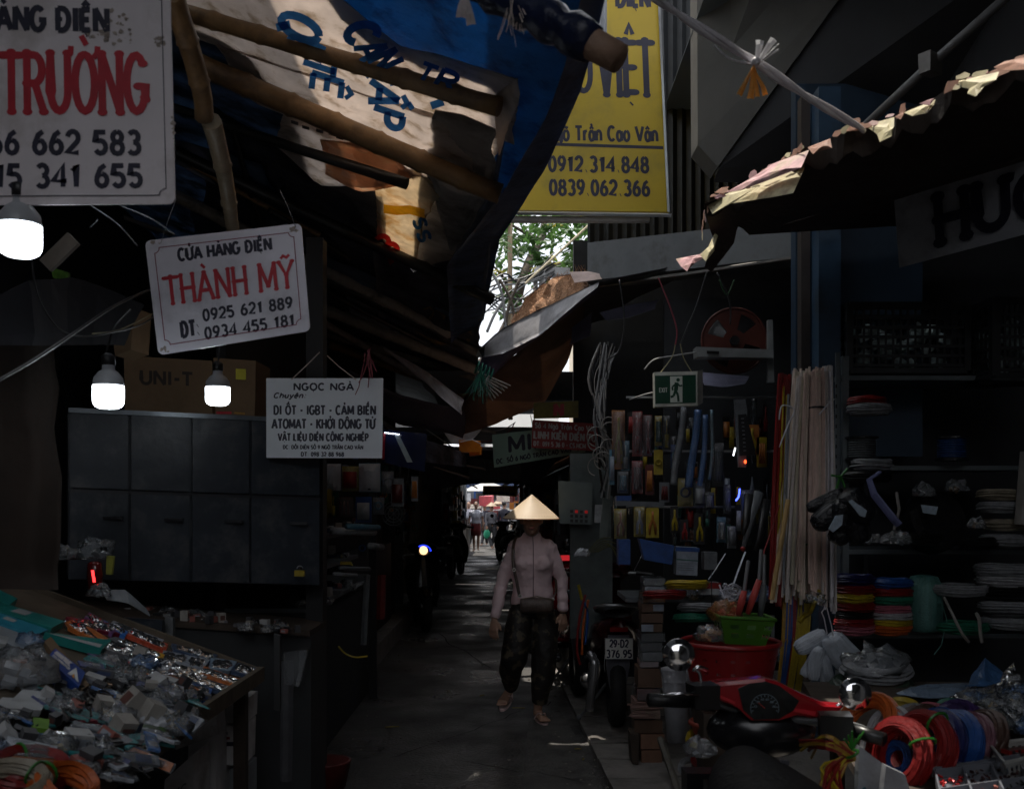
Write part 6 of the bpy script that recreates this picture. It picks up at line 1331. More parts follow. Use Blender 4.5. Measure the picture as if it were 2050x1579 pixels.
for k, (x, y, c, l) in enumerate(((1375, 1170, 'yellow', 'flat yellow wire coil behind the box tower'), (1330, 1190, 'red', 'flat dark red wire coil behind the box tower'), (1400, 1215, 'grey', 'flat grey cable coil left of the green basket'), (1390, 1236, 'green', 'flat green cable coil below the grey one'))):
 coil('wire_coil', l, P(x, y, 5.9), (0, .12, 1), .11, .02, wm[c], 9, k, None)
cpn = Board('control_panel', 'grey control box with rows of square buttons, two glowing red', [(1118, 962), (1186, 966), (1184, 1050), (1120, 1048)], 7.4, mat('panel_grey', (.11, .14, .14), rough=.5, var=.1), thick=.12, cat='panel')
for r in range(3):
 for c in range(4):
  gx, gy = .38 + c * .15, .30 - r * .11
  m = mat('button_red', (.6, .02, .02), emis=.12) if (r == 0 and c in (1, 3)) else mat('button_dark', (.02, .02, .025), rough=.3)
  q = [cpn.f((gx + a) * cpn.W, (gy + b_) * cpn.H, .001) for a, b_ in ((-.045, -.035), (.045, -.035), (.045, .035), (-.045, .035))]
  M().prism(q, cpn.n * .006).build('button', m, cpn.t)
tag(M().box((.60, 7.6, 1.25), (.32, .08, 1.4)).build('grey_cabinet_side', mat('cab_grey', (.10, .12, .12), rough=.6)), 'dull grey metal panel below the control box', 'panel')
tag(M().prism([P(x, y, 7.3) for x, y in ((1192, 1010), (1206, 1010), (1206, 1046), (1190, 1046))], V((0, .02, 0))).build('meter', cm_['wht']), 'small white meter hanging right of the control box', 'meter')
bag_at(1165, 1108, 7.0, .055, 'bright silvery wrapped pack above the parked scooter', foil, 2, seed=31)
for k in range(6): cable('dry_blade', [P(1175 + k * 4, 1105, 6.9), P(1200 + k * 5, 1080 + k * 3, 6.85), P(1230 + k * 2, 1075 + k * 12, 6.8)], .003, mat('blade_green', (.10, .10, .03)), 'long thin yellow-green blade sticking out beside the silvery pack', 'blade')['group'] = 'yellow-green blades by the right stall'
hb = thing('cable_bundle', 'pale bundle of cables hanging from the dark roof left of the exit sign', 'cables', P(1205, 900, 6.8)); rg = random.Random(6)
for i in range(20):
 x0 = rg.uniform(1200, 1235); a = [P(x0, 690 + rg.uniform(-10, 20), 6.8), P(x0 - rg.uniform(0, 25), 760, 6.75), P(1190 + rg.uniform(-6, 30), 840, 6.7), P(1205 + rg.uniform(-10, 26), 900 + rg.uniform(-20, 20), 6.75), P(1215 + rg.uniform(-15, 10), 960 + rg.uniform(-30, 40), 6.8)]
 M().tube(smooth_path(a, 4), rg.uniform(.003, .009), 4).build('cable', (wgrey, mat('pale_cable', (.26, .24, .22), rough=.5), wblk)[i % 3], hb)
for i in range(8): M().torus(P(1200 + rg.uniform(-8, 20), 850 + i * 12, 6.7), .05 + .02 * rg.random(), .004, face((rg.uniform(-.4, .4), -1, rg.uniform(-.3, .3))), 14, 4, 0, 4.5).build('loop', mat('pale_cable', (0, 0, 0)), hb)
tag(M().prism([P(x, y, 6.9) for x, y in ((1218, 905), (1232, 905), (1215, 1075), (1200, 1075))], V((0, .04, 0))).build('sleeve_board', mat('sage_board', (.12, .14, .13), rough=.6)), 'narrow grey board hanging under the cable bundle', 'board')
mat('dark_green_cord', (.01, .05, .015))
rl = thing('cable_reel', 'large orange-red cable reel with dark cut-outs above the tool stall', 'reel', P(1470, 750, 6.2))
reelm = mat('reel_red', (.07, .012, .006), rough=.5, var=.25); c0 = P(1470, 682, 6.2); fm = face((0, 1, 0))
rr_ = 65 * 6.2 / 2000; ring = []
for i in range(48):
 a0, a1 = 2 * pi * i / 48, 2 * pi * (i + 1) / 48; cut = (i % 12) in (2, 3, 4, 5, 6)
 rads = [(.03, .07), (.17, rr_)] if cut else [(.03, rr_)]
 for r0, r1 in rads:
  ring.append([c0 + fm @ V((r * math.cos(a), r * math.sin(a), 0)) for r, a in ((r0, a0), (r1, a0), (r1, a1), (r0, a1))])
mb = M()
for q in ring: mb.prism(q, V((0, .006, 0)))
mb.build('flange', reelm, rl)
M().torus(c0, rr_, .008, fm, 40, 6).build('rim', reelm, rl, smooth=True); M().lathe([(.16, .01), (.165, .05), (.16, .1)], 24, c0, fm).build('wound_cable', wblk, rl, smooth=True); M().lathe([(.03, -.02), (.03, .12)], 12, c0, fm).build('hub', blackp, rl)
bk_ = thing('shelf_bracket', 'grey bracket board the cable reel leans on', 'bracket', P(1470, 715, 6.05))
M().prism([P(x, y, 6.05) for x, y in ((1394, 694), (1548, 700), (1548, 716), (1396, 714))], V((0, .12, 0))).build('board', mat('bracket_grey', (.20, .21, .21), rough=.6), bk_)
M().prism([P(x, y, 6.1) for x, y in ((1538, 640), (1547, 640), (1550, 765), (1538, 765))], V((0, .04, 0))).build('upright', mat('bracket_grey', (0, 0, 0)), bk_)
M().prism([P(x, y, 6.04) for x, y in ((1415, 702), (1440, 703), (1440, 709), (1415, 708))], V((0, .002, 0))).build('slot', blackp, bk_)
tag(sheet([P(1405, 745, 6.4), P(1450, 748, 6.4), P(1500, 752, 6.4)], [P(1410, 770, 6.3), P(1450, 774, 6.3), P(1490, 768, 6.3)], 10, 5, wr=.03).build('plastic_sheet', mat('lilac_film', (.26, .26, .36), rough=.3)), 'lilac plastic sheeting under the cable reel', 'sheet')
tag(sheet([P(1200, 625, 7), P(1260, 610, 7), P(1320, 600, 7)], [P(1215, 640, 6.9), P(1260, 635, 6.9), P(1312, 618, 6.9)], 8, 4, wr=.02).build('plastic_sheet', mat('lilac_film', (0, 0, 0))), 'bluish sheet glinting under the roof left of the exit sign', 'sheet')
tag(sheet([P(1145, 655, 7.6), P(1165, 640, 7.5), P(1185, 625, 7.4)], [P(1140, 690, 7.5), P(1160, 680, 7.4), P(1180, 672, 7.3)], 6, 4, wr=.02).build('plastic_sheet', mat('lilac_film', (0, 0, 0))), 'pale blue scrap of sheet beside the violet awning', 'sheet')
for k, (pts, m, l) in enumerate((([(1318, 556), (1340, 610), (1355, 660), (1352, 690)], 'maroon_string', 'maroon cord dropping to the exit sign'), ([(1415, 545), (1395, 610), (1378, 650), (1362, 690)], 'black_wire', 'thin black cord to the exit sign'), ([(1240, 560), (1250, 640), (1240, 700), (1215, 720)], 'black_wire', 'black cord slung below the fascia'),
         ([(1290, 740), (1310, 720), (1350, 712), (1395, 705)], 'grey_wire', 'pale cord running to the reel bracket'), ([(1435, 545), (1460, 600), (1462, 650)], 'black_wire', 'black cord above the cable reel'), ([(1260, 800), (1290, 790), (1310, 785)], 'grey_wire', 'pale stick left of the exit sign'), ([(1440, 560), (1455, 590), (1470, 560)], 'dark_green_cord', 'green cord loop under the torn roof'))):
 cable('cord', [P(x, y, 6.1) for x, y in pts], .005, _m[m] if m in _m else wblk, l, 'cord')
def bundle(name, lab, tops, bots, Y, n, r, mats, seed, tie_=(), fan_=0):
 t = thing(name, lab, 'bundle', P(*bots[0], Y)); rg = random.Random(seed); mbs = [M() for _ in mats]
 for i in range(n):
  a = rg.random(); tp = (lerp(tops[0][0], tops[1][0], a), lerp(tops[0][1], tops[1][1], a) + rg.uniform(-8, 14)); aa = a + rg.gauss(0, .06)
  bt = (lerp(bots[0][0], bots[1][0], aa), lerp(bots[0][1], bots[1][1], aa) + rg.uniform(-30, 12)); dy = rg.uniform(-.05, .05)
  mid = ((tp[0] + bt[0]) / 2 + rg.uniform(-3, 3), lerp(tp[1], bt[1], .5))
  A = smooth_path([P(*tp, Y + dy), P(*mid, Y + dy * .6), P(*bt, Y + dy * 1.5)], 4)
  M().tube(A, r * rg.uniform(.7, 1.3), 5).build('rod', mats[i % len(mats)], t)
 for (x0, x1, y, m) in tie_: M().torus(P((x0 + x1) / 2, y, Y), (x1 - x0) / 2 * Y / 2000, .006, face((0, .1, 1)), 16, 5).build('tie', m, t)
 return t
rod = [mat('rod_cream', (.70, .57, .47), rough=.45, var=.2, scale=12), mat('rod_pink', (.66, .48, .41), rough=.45, var=.2, scale=12), mat('rod_grey', (.62, .56, .53), rough=.4, var=.2, scale=12)]
YB = 5.15
bundle('rod_bundle', 'greenish cream half of the tall rod bundle, left of the pink rods', [(1590, 745), (1618, 745)], [(1545, 1195), (1610, 1200)], YB, 46, .0085, [mat('rod_olive', (.55, .50, .38), rough=.45), rod[0], rod[2]], 1, [(1596, 1622, 1090, mat('green_tie', (0, 0, 0)))])
bundle('rod_bundle', 'pinkish middle of the tall rod bundle with a dark band', [(1612, 742), (1650, 740)], [(1600, 1185), (1655, 1205)], YB - .04, 46, .0085, [rod[1], rod[0], rod[1]], 2, [(1614, 1652, 818, blackp)])
bundle('rod_bundle', 'pale right-hand strip of the tall rod bundle with a white knot', [(1648, 740), (1667, 738)], [(1640, 1200), (1676, 1225)], YB - .02, 26, .0075, [rod[2], mat('rod_white', (.72, .69, .72), rough=.4)], 3, [(1646, 1668, 800, rope)])
bundle('rod_bundle', 'dark red hanging strips left of the cream rods', [(1560, 752), (1584, 755)], [(1540, 1200), (1572, 1210)], YB + .05, 18, .010, [wm['red'], mat('deep_red', (.20, .008, .008), rough=.4)], 4)
bundle('rod_bundle', 'few thin yellow and grey rods in front of the red strips', [(1566, 770), (1582, 800)], [(1545, 1180), (1575, 1180)], YB - .05, 5, .005, [wm['yellow'], wm['grey']], 5)
tag(M().tube([P(1578, 1000, YB - .1), P(1545, 1200, YB - .15)], .013, 8).build('wooden_stick', mat('ochre_stick', (.48, .31, .12), rough=.6)), 'ochre stick leaning at the foot of the red strips', 'stick')
cable('long_red_string', [P(1560, 1010, YB - .1), P(1545, 1060, YB - .1), P(1525, 1120, YB - .15), P(1520, 1160, YB - .2)], .005, wm['red'], 'bright red cord curving down from the red strips', 'cord')
for k, pts in enumerate(([(1560, 840), (1566, 812), (1590, 820), (1578, 850), (1560, 895)], [(1665, 800), (1655, 812), (1640, 830)])): cable('string', [P(x, y, YB - .1) for x, y in pts], .004, rope, ('white string knotted round the red strips', 'white string tied at the right strip of rods')[k], 'string')
for k, (x0, x1, y1, c, l) in enumerate(((1572, 1560, 1372, 'amber', 'amber cable length at the left of the coloured cables'), (1582, 1566, 1378, 'blue', 'bright blue cable length between amber and yellow'), (1590, 1578, 1375, 'red', 'red cable length behind the yellow ones'), (1604, 1580, 1385, 'yellow', 'yellow cable length falling beside the gloves'),
           (1618, 1596, 1390, 'yellow', 'broad yellow cable bunch nearest the gloves'), (1600, 1598, 1360, 'navy', 'navy cable length among the yellow'))):
 t = thing('cable_lengths', l, 'cables', P(x1, y1, YB)); rg = random.Random(k)
 for i in range(7):
  d = rg.uniform(-7, 7)
  M().tube(smooth_path([P(x0 + d, 1190 + rg.uniform(-6, 6), YB + .03), P((x0 + x1) / 2 + d + 4, 1280, YB), P(x1 + d * .6, y1, YB + .02)], 4), .0075, 5).build('cable', wm[c], t)
cable('yellow_cable', [P(1640, 1180, YB - .1), P(1625, 1220, YB - .1), P(1612, 1230, YB), P(1600, 1245, YB)], .012, wm['yellow'], 'thick yellow cable bending out below the cream rods')
bag_at(1632, 1200, YB - .12, .055, 'clear bag hanging at the foot of the rods', clear, 1, seed=33)
def tie_roll(t, a, b, r, m, Y, bend=0, seed=0):
 A, B = P(*a, Y), P(*b, Y + .02); d = (B - A).normalized(); s = d.cross(V((0, 1, 0))).normalized(); k = Y / 2000; n = 9; pts = []; rr = []
 for i in range(n):
  u = i / (n - 1); pts.append(A.lerp(B, u) + s * bend * k * math.sin(pi * u) + V((0, .012 * math.sin(pi * u), 0))); e = (.55 + .75 * math.sin(pi * min(1, u * .62 + .2)) ** .8) * (1 if 0 < i < n - 1 else .72); rr.append((r * k * e * .8, r * k * e))
 mb = M().tube(pts, rr, 16, up=(0, -1, 0))
 mb.jitter(.0025, 40, seed); o = mb.build('tie_roll', m, t, smooth=True)
 mb = M(); rg = random.Random(seed)
 for i in range(14):
  th = 2 * pi * i / 14; L_ = [p + (s * math.cos(th) * q[1] + V((0, -1, 0)) * math.sin(th) * q[0]) * 1.02 for p, q in zip(pts[1:], rr[1:])]
  mb.tube(L_, .0016, 4)
 mb.build('tie', m, o)
wglove = mat('white_ties', (.48, .52, .58), rough=.35, var=.2, scale=14, bump=.6, bscale=60); bglove = mat('black_ties', (.012, .013, .016), rough=.25, var=.3, bump=.8, bscale=50)
gl = thing('cable_tie_bunch', 'bunch of plump white cable tie bundles hanging on a string', 'cable ties', P(1655, 1370, 4.7))
for k, q in enumerate((((1654, 1268), (1594, 1300), 14, 2), ((1640, 1298), (1608, 1352), 10, 5), ((1644, 1296), (1628, 1360), 11, -4), ((1646, 1310), (1652, 1372), 9, 5), ((1652, 1308), (1664, 1364), 9, -3), ((1654, 1280), (1690, 1338), 10, -3), ((1664, 1272), (1718, 1326), 18, -4))): tie_roll(gl, q[0], q[1], q[2], wglove, 4.7 - .02 * (k % 3), q[3], k)
for pts in ([(1656, 1268), (1650, 1238), (1645, 1225), (1652, 1215)], [(1668, 1272), (1664, 1250), (1655, 1215)]): M().tube([P(x, y, 4.66) for x, y in pts], .003, 4).build('string', rope, gl)
bgl = thing('cable_tie_bunch', 'bunch of glossy black cable tie bundles with white paper bands before the rods', 'cable ties', P(1690, 1080, 4.6))
for k, q in enumerate((((1690, 984), (1618, 1018), 11, 3), ((1692, 1006), (1630, 1052), 18, 3), ((1696, 985), (1742, 1040), 24, -4), ((1702, 1025), (1672, 1086), 18, 4), ((1712, 1030), (1724, 1086), 20, 0), ((1690, 1000), (1680, 1060), 18, 2))): tie_roll(bgl, q[0], q[1], q[2], bglove, 4.6 - .03 * (k % 3), q[3], 20 + k)
for q in ([(1700, 1004), (1706, 1000), (1736, 1022), (1732, 1035), (1722, 1032)], [(1674, 1032), (1688, 1030), (1686, 1050), (1668, 1065), (1660, 1058)]): M().prism([P(x, y, 4.44) for x, y in q], V((0, .01, 0))).build('paper_band', mat('paper_band', (.36, .44, .52), rough=.6, var=.25, scale=60), bgl)
gt = thing('green_ribbon', 'bright green string tied at the shelf post above the black gloves', 'string', P(1682, 945, 4.9))
for pts in ([(1664, 951), (1682, 955), (1696, 938)], [(1682, 955), (1672, 985)], [(1684, 955), (1692, 975)], [(1682, 962), (1680, 950)]): M().tube([P(x, y, 4.9) for x, y in pts], .006, 5).build('ribbon', mat('green_tie', (0, 0, 0)), gt)
SY = 5.5
sh = thing('metal_shelf', 'grey slotted metal shelving on the far right, full of coils', 'shelf', (2.3, SY, 0))
shm = mat('shelf_steel', (.13, .15, .16), rough=.45, var=.2, scale=4, metal=.2)
for x in (1690, 2062):
 p = P(x, 1005, SY); M().box((p.x, SY - .01, 1.2), (.035, .035, 2.36)).build('upright', shm, sh)
M().box((P(1690, 0, SY).x, SY + .45, 1.2), (.035, .035, 2.36)).build('upright', shm, sh)
SZ = []
for y in (752, 932, 1100, 1268):
 z = EYE + (1005 - y) * SY / 2000; SZ.append(z)
 M().box((2.32, SY + .22, z - .012), (1.05, .45, .024)).build('shelf_board', shm, sh)
slot_m = mat('slot_black', (.004, .004, .004))
for k in range(34): M().box((P(1674, 0, SY - .03).x, SY - .03, .4 + k * .055), (.006, .004, .02)).build('slot', slot_m, sh)
M().box((P(1674, 0, SY).x, SY - .02, 1.25), (.02, .02, 2.3)).build('angle_post', shm, sh)
def crate(x0, x1, y0, y1, Y, lab, skew=0):
 t = thing('plastic_crate', lab, 'crate', P(x0, y1, Y)); A, B = P(x0, y1, Y), P(x1, y1 + skew, Y); H = (y1 - y0) * Y / 2000; n = 16; W = (B - A).length; D = .38
 m = mat('crate_black', (.016, .018, .02), rough=.4, var=.3)
 ux = (B - A).normalized(); uy = V((-ux.y, ux.x, 0)) if False else V((0, 1, 0))
 def side(o, u, L_, nn, name):
  for r in range(7): M().box(o + u * L_ / 2 + V((0, 0, .03 + r * (H - .05) / 6)), (L_ if abs(u.x) > .5 else .012, L_ if abs(u.y) > .5 else .012, .016)).build('rail', m, t)
  mb = M()
  for c in range(nn + 1): mb.box(o + u * L_ * c / nn + V((0, 0, H / 2)), (.010, .010, H))
  stuff(mb.build('bars', m, t))
  for zz in (0, H): M().box(o + u * L_ / 2 + V((0, 0, zz)), ((L_ if abs(u.x) > .5 else .02), (L_ if abs(u.y) > .5 else .02), .03)).build('rim', m, t)
 side(A, V((1, 0, 0)), W, n, 'front'); side(A + V((0, D, 0)), V((1, 0, 0)), W, n, 'back'); side(A, V((0, 1, 0)), D, 8, 'left')
 for c in (A, A + V((W, 0, 0)), A + V((0, D, 0))): M().box(c + V((0, 0, H / 2)), (.035, .035, H)).build('corner', m, t)
 mb = M(); rg = random.Random(int(x0))
 for i in range(30): mb.box(A + V((rg.uniform(.05, W - .05), rg.uniform(.06, D - .05), rg.uniform(.05, H * .7))), (.07, .05, .05), Matrix.Rotation(rg.uniform(0, 3), 3, V((rg.random(), rg.random(), 1))))
 stuff(mb.build('contents', mat('crate_backlight', (.5, .6, .6), rough=.3, var=.6, scale=14), t))  # contents paled to stand for backlight in the crate slits
crate(1700, 1935, 610, 742, SY + .02, 'big black slotted plastic crate on top of the shelving')
crate(1990, 2160, 600, 752, SY - .2, 'black crate at the right edge on top of the shelving')
def flat_coil(px, py, R1, c, lab, Y=5.35, r=.024, n=(0, 0, 1), st=9, tie=None, sq=.8): return coil('cable_coil', lab, P(px, py, Y), n, R1, r, wm[c], st, int(px + py), tie, squash=sq)
SC = [(1710, 1160, .085, 'navy', 'navy coil on top of the left stack of the third shelf'), (1712, 1180, .085, 'red', 'dark red coil under the navy one'), (1710, 1198, .085, 'yellow', 'yellow coil in the left stack'), (1712, 1215, .085, 'red', 'red coil beneath the yellow one'), (1710, 1232, .08, 'black', 'black coil low in the left stack'), (1710, 1246, .085, 'red', 'crimson coil second from the bottom'), (1712, 1258, .085, 'pink', 'pink coil at the bottom of the left stack'),
  (1785, 1168, .09, 'blue', 'royal blue coil topping the middle stack'), (1785, 1186, .09, 'red', 'maroon coil under the royal blue one'), (1785, 1202, .09, 'green', 'dark green coil in the middle stack'), (1783, 1220, .09, 'pink', 'bright pink coil in the middle stack'), (1783, 1233, .09, 'white', 'white coil under the bright pink one'), (1783, 1245, .09, 'yellow', 'amber-yellow coil under the white one'), (1783, 1258, .09, 'orange', 'orange coil at the bottom of the middle stack'),
  (1920, 1180, .13, 'grey', 'grey coil right of the teal roll'), (1925, 1255, .12, 'green', 'green coil on the third shelf floor'), (2020, 1162, .15, 'white', 'bright white coil at the right edge of the third shelf'), (2025, 1182, .15, 'black', 'black coil below the bright white one'), (2020, 1212, .14, 'grey', 'grey coil second from the bottom at the right edge'), (2025, 1245, .14, 'grey', 'film-wrapped grey coil lowest at the right edge'), (2015, 1140, .15, 'grey', 'clear-wrapped coil topmost at the right edge'),
  (1745, 930, .09, 'grey', 'pale coil lying on the second shelf board', ), (1735, 955, .11, 'black', 'black coil on the second shelf at left'), (1830, 1078, .13, 'black', 'large black coil on the second shelf'), (2010, 990, .12, 'beige', 'beige coil at the right of the second shelf'), (2015, 1015, .13, 'grey', 'grey-beige coil below the beige one'), (2020, 1050, .13, 'beige', 'flat cream coil right on the second shelf'), (2020, 1080, .13, 'grey', 'pale coil lowest right on the second shelf'), (1960, 1085, .1, 'black', 'black coil between the big one and the beige ones'),
  (1735, 805, .08, 'red', 'dim red coil on the uppermost shelf'), (1740, 820, .1, 'grey', 'thin grey coil ring under the dim red one')]
for q in SC: flat_coil(*q)
big = thing('cable_drum', 'film-wrapped black cable drum standing with a white label on the second shelf', 'drum', P(1865, 1095, 5.3))
M().lathe([(.16, -.07), (.17, -.03), (.17, .05), (.15, .09)], 24, P(1865, 1045, 5.42), face((.3, -1, .4))).jitter(.006, 12).build('body', mat('wrapped_black', (.012, .012, .014), rough=.25, bump=1, bscale=30), big)
M().prism([P(x, y, 5.18) for x, y in ((1844, 1010), (1878, 1014), (1874, 1030), (1848, 1026))], V((0, .005, 0))).build('label', mat('paper_band', (0, 0, 0)), big)
tr = thing('twine_roll', 'large teal roll of plastic twine on the third shelf', 'roll', P(1850, 1266, 5.4)); c0 = P(1850, 1207, 5.42)
prof = [(.05, 0), (.082, .01), (.095, .05), (.098, .15), (.092, .25), (.07, .30), (.03, .31)]
M().lathe(prof, 22, c0 - V((0, 0, .155))).build('twine', mat('teal_twine', (.08, .20, .18), rough=.35, var=.3, scale=(30, 30, 4), bump=.8), tr, smooth=True)
M().tube([P(1886, 1205, 5.3), P(1895, 1240, 5.3), P(1885, 1290, 5.3), P(1870, 1310, 5.3)], .003, 4).build('loose_end', mat('teal_twine', (0, 0, 0)), tr)
for px, lab, c in ((1725, 'dark reel of ribbed cable on the upper shelf at left', 'gry'), (1905, 'glossy blue-black wrapped spool on the upper shelf', 'blu')):
 t = thing('spool', lab, 'spool', P(px, 925, 5.4)); c0 = P(px, 922, 5.45)
 M().lathe([(.088, 0), (.088, .012), (.07, .016), (.07, .115), (.088, .12), (.088, .13)], 22, c0).build('reel', mat('wrapped_black', (0, 0, 0)), t)
 for k in range(8): M().torus(c0 + V((0, 0, .022 + k * .0125)), .072, .0045, None, 22, 4).build('winding', cm_[c], t)
tag(M().tube([P(1762, 945, 5.2), P(1740, 960, 5.2), P(1750, 990, 5.15), P(1790, 1040, 5.1), P(1800, 1050, 5.1)], .022, 8, flat=.5).build('lilac_strap', mat('lilac_strap', (.13, .14, .28), rough=.5)), 'lilac strap drooping over the second shelf', 'strap')
tag(M().tube([P(1795, 985, 5.15), P(1800, 1020, 5.12), P(1790, 1060, 5.12)], .008, 6).build('clear_tube', mat('pale_cable', (0, 0, 0))), 'pale curved tube beside the lilac strap', 'tube')
bag_at(1740, 1080, 4.75, .055, 'white netted pack behind the black gloves', clear2, 2, seed=41, fl=.5); bag_at(1795, 1080, 5.0, .075, 'clear pointed bag at the second shelf edge', clear, 1, seed=42, fl=.5)
bag_at(1915, 975, 5.3, .06, 'glossy brownish bag near the middle of the second shelf', clear, 3, seed=43, cm=card); bag_at(1955, 1050, 5.2, .05, 'bag with a copper glint on the second shelf', clear, 2, seed=44, cm=card)
bag_at(1850, 985, 5.3, .06, 'dark glinting bag left of the brownish one', clear, 3, seed=45, cm=blackp)
cable('pale_string', [P(1890, 1195, 5.2), P(1905, 1225, 5.15), P(1925, 1265, 5.1), P(1940, 1285, 5.1)], .008, mat('pale_cable', (0, 0, 0)), 'pale cord hanging out over the third shelf edge', 'cord')
cable('pale_string', [P(1955, 1228, 5.15), P(1960, 1240, 5.1), P(1962, 1262, 5.1), P(1966, 1286, 5.1)], .010, mat('pale_cable', (0, 0, 0)), 'short knotted pale cord right of the longer one', 'cord')
tag(M().tube([P(2062, 905, 5.2), P(2050, 1050, 5.2)], .05, 8).build('white_post', mat('pale_cable', (0, 0, 0))), 'pale upright bag at the right picture edge', 'bag')
#  RIGHT FOREGROUND: tubs, box tower, goods table
rng = random.Random(77)
TW = [  # y0 y1 x0 x1 colour label
 (1157, 1172, 1290, 1332, 'gry', 'film-wrapped pack crowning the box tower'), (1173, 1188, 1292, 1330, 'pale', 'second wrapped pack of the box tower'), (1189, 1206, 1288, 1332, 'org', 'orange-brown carton in the box tower'), (1207, 1226, 1285, 1330, 'brn', 'brown carton with a pale end label'),
 (1227, 1247, 1285, 1328, 'brn', 'dark brown carton under the labelled one'), (1248, 1266, 1286, 1326, 'brn', 'brown carton with a grey label in the box tower'), (1267, 1285, 1284, 1330, 'blk', 'wrapped dark bundle wider than its neighbours'), (1286, 1304, 1286, 1326, 'blk', 'black carton halfway down the box tower'),
 (1305, 1323, 1286, 1326, 'gry', 'grey-white wrapped bundle in the box tower'), (1324, 1336, 1284, 1320, 'pnk', 'rolled pink-grey pack below the white bundle'), (1337, 1377, 1278, 1326, 'brn', 'tall brown carton low in the tower'), (1378, 1402, 1276, 1322, 'dred', 'dark red foil pack in the box tower'), (1403, 1420, 1270, 1325, 'rope1', 'bundle of pinkish corded wire'),
 (1421, 1440, 1268, 1322, 'rope2', 'second bundle of corded wire, loose ends to the left'), (1441, 1468, 1272, 1328, 'brn', 'brown carton near the foot of the tower'), (1469, 1500, 1282, 1330, 'crd', 'open cardboard box near the ground'), (1501, 1532, 1284, 1326, 'crd', 'reddish box standing on the kerb slabs')]
TC = {'brn': mat('tw_brown', (.11, .06, .038), rough=.6, var=.2, dirt=(.08, .05, .03)), 'pnk': mat('tw_pink', (.28, .19, .19), rough=.4, bump=.8), 'rope1': mat('tw_cord', (.36, .22, .19), rough=.6, wave=('Z', 30), bump=1), 'rope2': mat('tw_cord2', (.34, .24, .19), rough=.6, wave=('Z', 30), bump=1), 'crd': mat('tw_card', (.26, .14, .09), rough=.7, dirt=(.12, .07, .05))}
YT = 5.95
for k, (y0, y1, x0, x1, c, lab) in enumerate(TW):
 t = thing('stacked_box', lab, 'box', P((x0 + x1) / 2, y1, YT)); m = TC.get(c) or cm_[c]
 a, b = P(x0, y0 + .5, YT), P(x1, y1 - .3, YT)
 mb = M().box(((a.x + b.x) / 2 + rng.uniform(-.005, .005), YT + .11, (a.z + b.z) / 2), (b.x - a.x, .2, a.z - b.z - .003), rng.uniform(-.04, .04))
 mb.build('body', m, t)
 if c in ('gry', 'pale', 'blk', 'dred', 'pnk', 'org'): M().box(((a.x + b.x) / 2, YT + .11, (a.z + b.z) / 2), (b.x - a.x + .006, .21, a.z - b.z + .002), rng.uniform(-.05, .05)).jitter(.006, 20).build('film', clear, t)
 if k in (3, 5): M().prism([P(x, y, YT - .004) for x, y in (((1308, y0 + 3), (1329, y0 + 3), (1329, y1 - 3), (1308, y1 - 3)) if k == 3 else ((1284, y0 + 2), (1308, y0 + 2), (1308, y1 - 2), (1284, y1 - 2)))], V((0, .01, 0))).build('label', cm_['pale'], t)
 if c.startswith('rope'):
  for i in range(6): M().tube([P(x0 + rng.uniform(-16, 0), y0 + 3 + i * 2.5, YT - .01), P(x1 - rng.uniform(10, 30), y0 + 3 + i * 2.6, YT - .012)], .0035, 5).build('wire', TC['rope1'], t)
tag(M().prism([P(x, y, 5.9) for x, y in ((1262, 1468), (1280, 1470), (1278, 1530), (1266, 1528))], V((0, .15, 0))).build('plank', darkw), 'dark plank upright at the left foot of the box tower', 'plank')
tag(M().tube([P(1322, 1478, 5.7), P(1350, 1560, 5.4), P(1368, 1620, 5.2)], .02, 6).build('wooden_strut', mat('strut_wood', (.12, .11, .09), rough=.7)), 'thin grey strut leaning beside the foot of the box tower', 'strut')
wst = thing('film_roll', 'tall whitish film roll standing behind the left mirror of the red scooter', 'roll', P(1360, 1480, 4.9)); wmat = mat('milk_film', (.28, .28, .30), rough=.4, var=.2, bump=.6)
M().tube([P(1348, 1335, 4.9), P(1352, 1400, 4.9), P(1358, 1482, 4.9)], .058, 12).jitter(.006, 12).build('roll', wmat, wst, smooth=True)
M().prism([P(x, y, 4.82) for x, y in ((1326, 1346), (1402, 1340), (1394, 1372), (1330, 1366))], V((0, .1, 0))).jitter(.01, 14).build('wrap', clear2, wst)
M().tube([P(1385, 1340, 4.95), P(1386, 1440, 4.95)], .03, 10).build('tube', wmat, wst, smooth=True)
YR = 4.55
def mesh_tub(name, lab, c, prof, m, n, slots, sx=1.0, sy=1.0):
 t = thing(name, lab, 'basket', c); ax = Matrix.Diagonal((sx, sy, 1)); mb = M()
 rows = [[ax @ V((r * math.cos(2 * pi * j / n), r * math.sin(2 * pi * j / n), z)) + V(c) for j in range(n)] for r, z in prof]
 for i in range(len(rows) - 1):
  for j in range(n):
   if slots and i in slots and j % 3 == 1: continue
   a, b, c_, d = rows[i][j], rows[i][(j + 1) % n], rows[i + 1][(j + 1) % n], rows[i + 1][j]
   mb.add([a, b, c_, d], [(0, 1, 2, 3)])
 mb.build('wall', m, t)
 top = [p for p in rows[-1]] + [rows[-1][0]]; M().tube(top, .012, 6, caps=False).build('rim', m, t, smooth=True)
 M().add(rows[0], [tuple(range(n))]).build('base', m, t)
 return t
redb = mat('red_tub', (.26, .012, .014), rough=.32, var=.15, scale=6); grnb = mat('green_basket', (.06, .18, .018), rough=.35, var=.15, scale=6)
cR = P(1462, 1410, YR)
tub = mesh_tub('mesh_tub', 'large round red plastic tub with small holes', cR, [(.15, 0), (.165, .05), (.168, .062), (.18, .10), (.183, .112), (.194, .16), (.197, .172), (.206, .22), (.208, .232), (.216, .27), (.22, .285)], redb, 60, (1, 3, 5, 7))
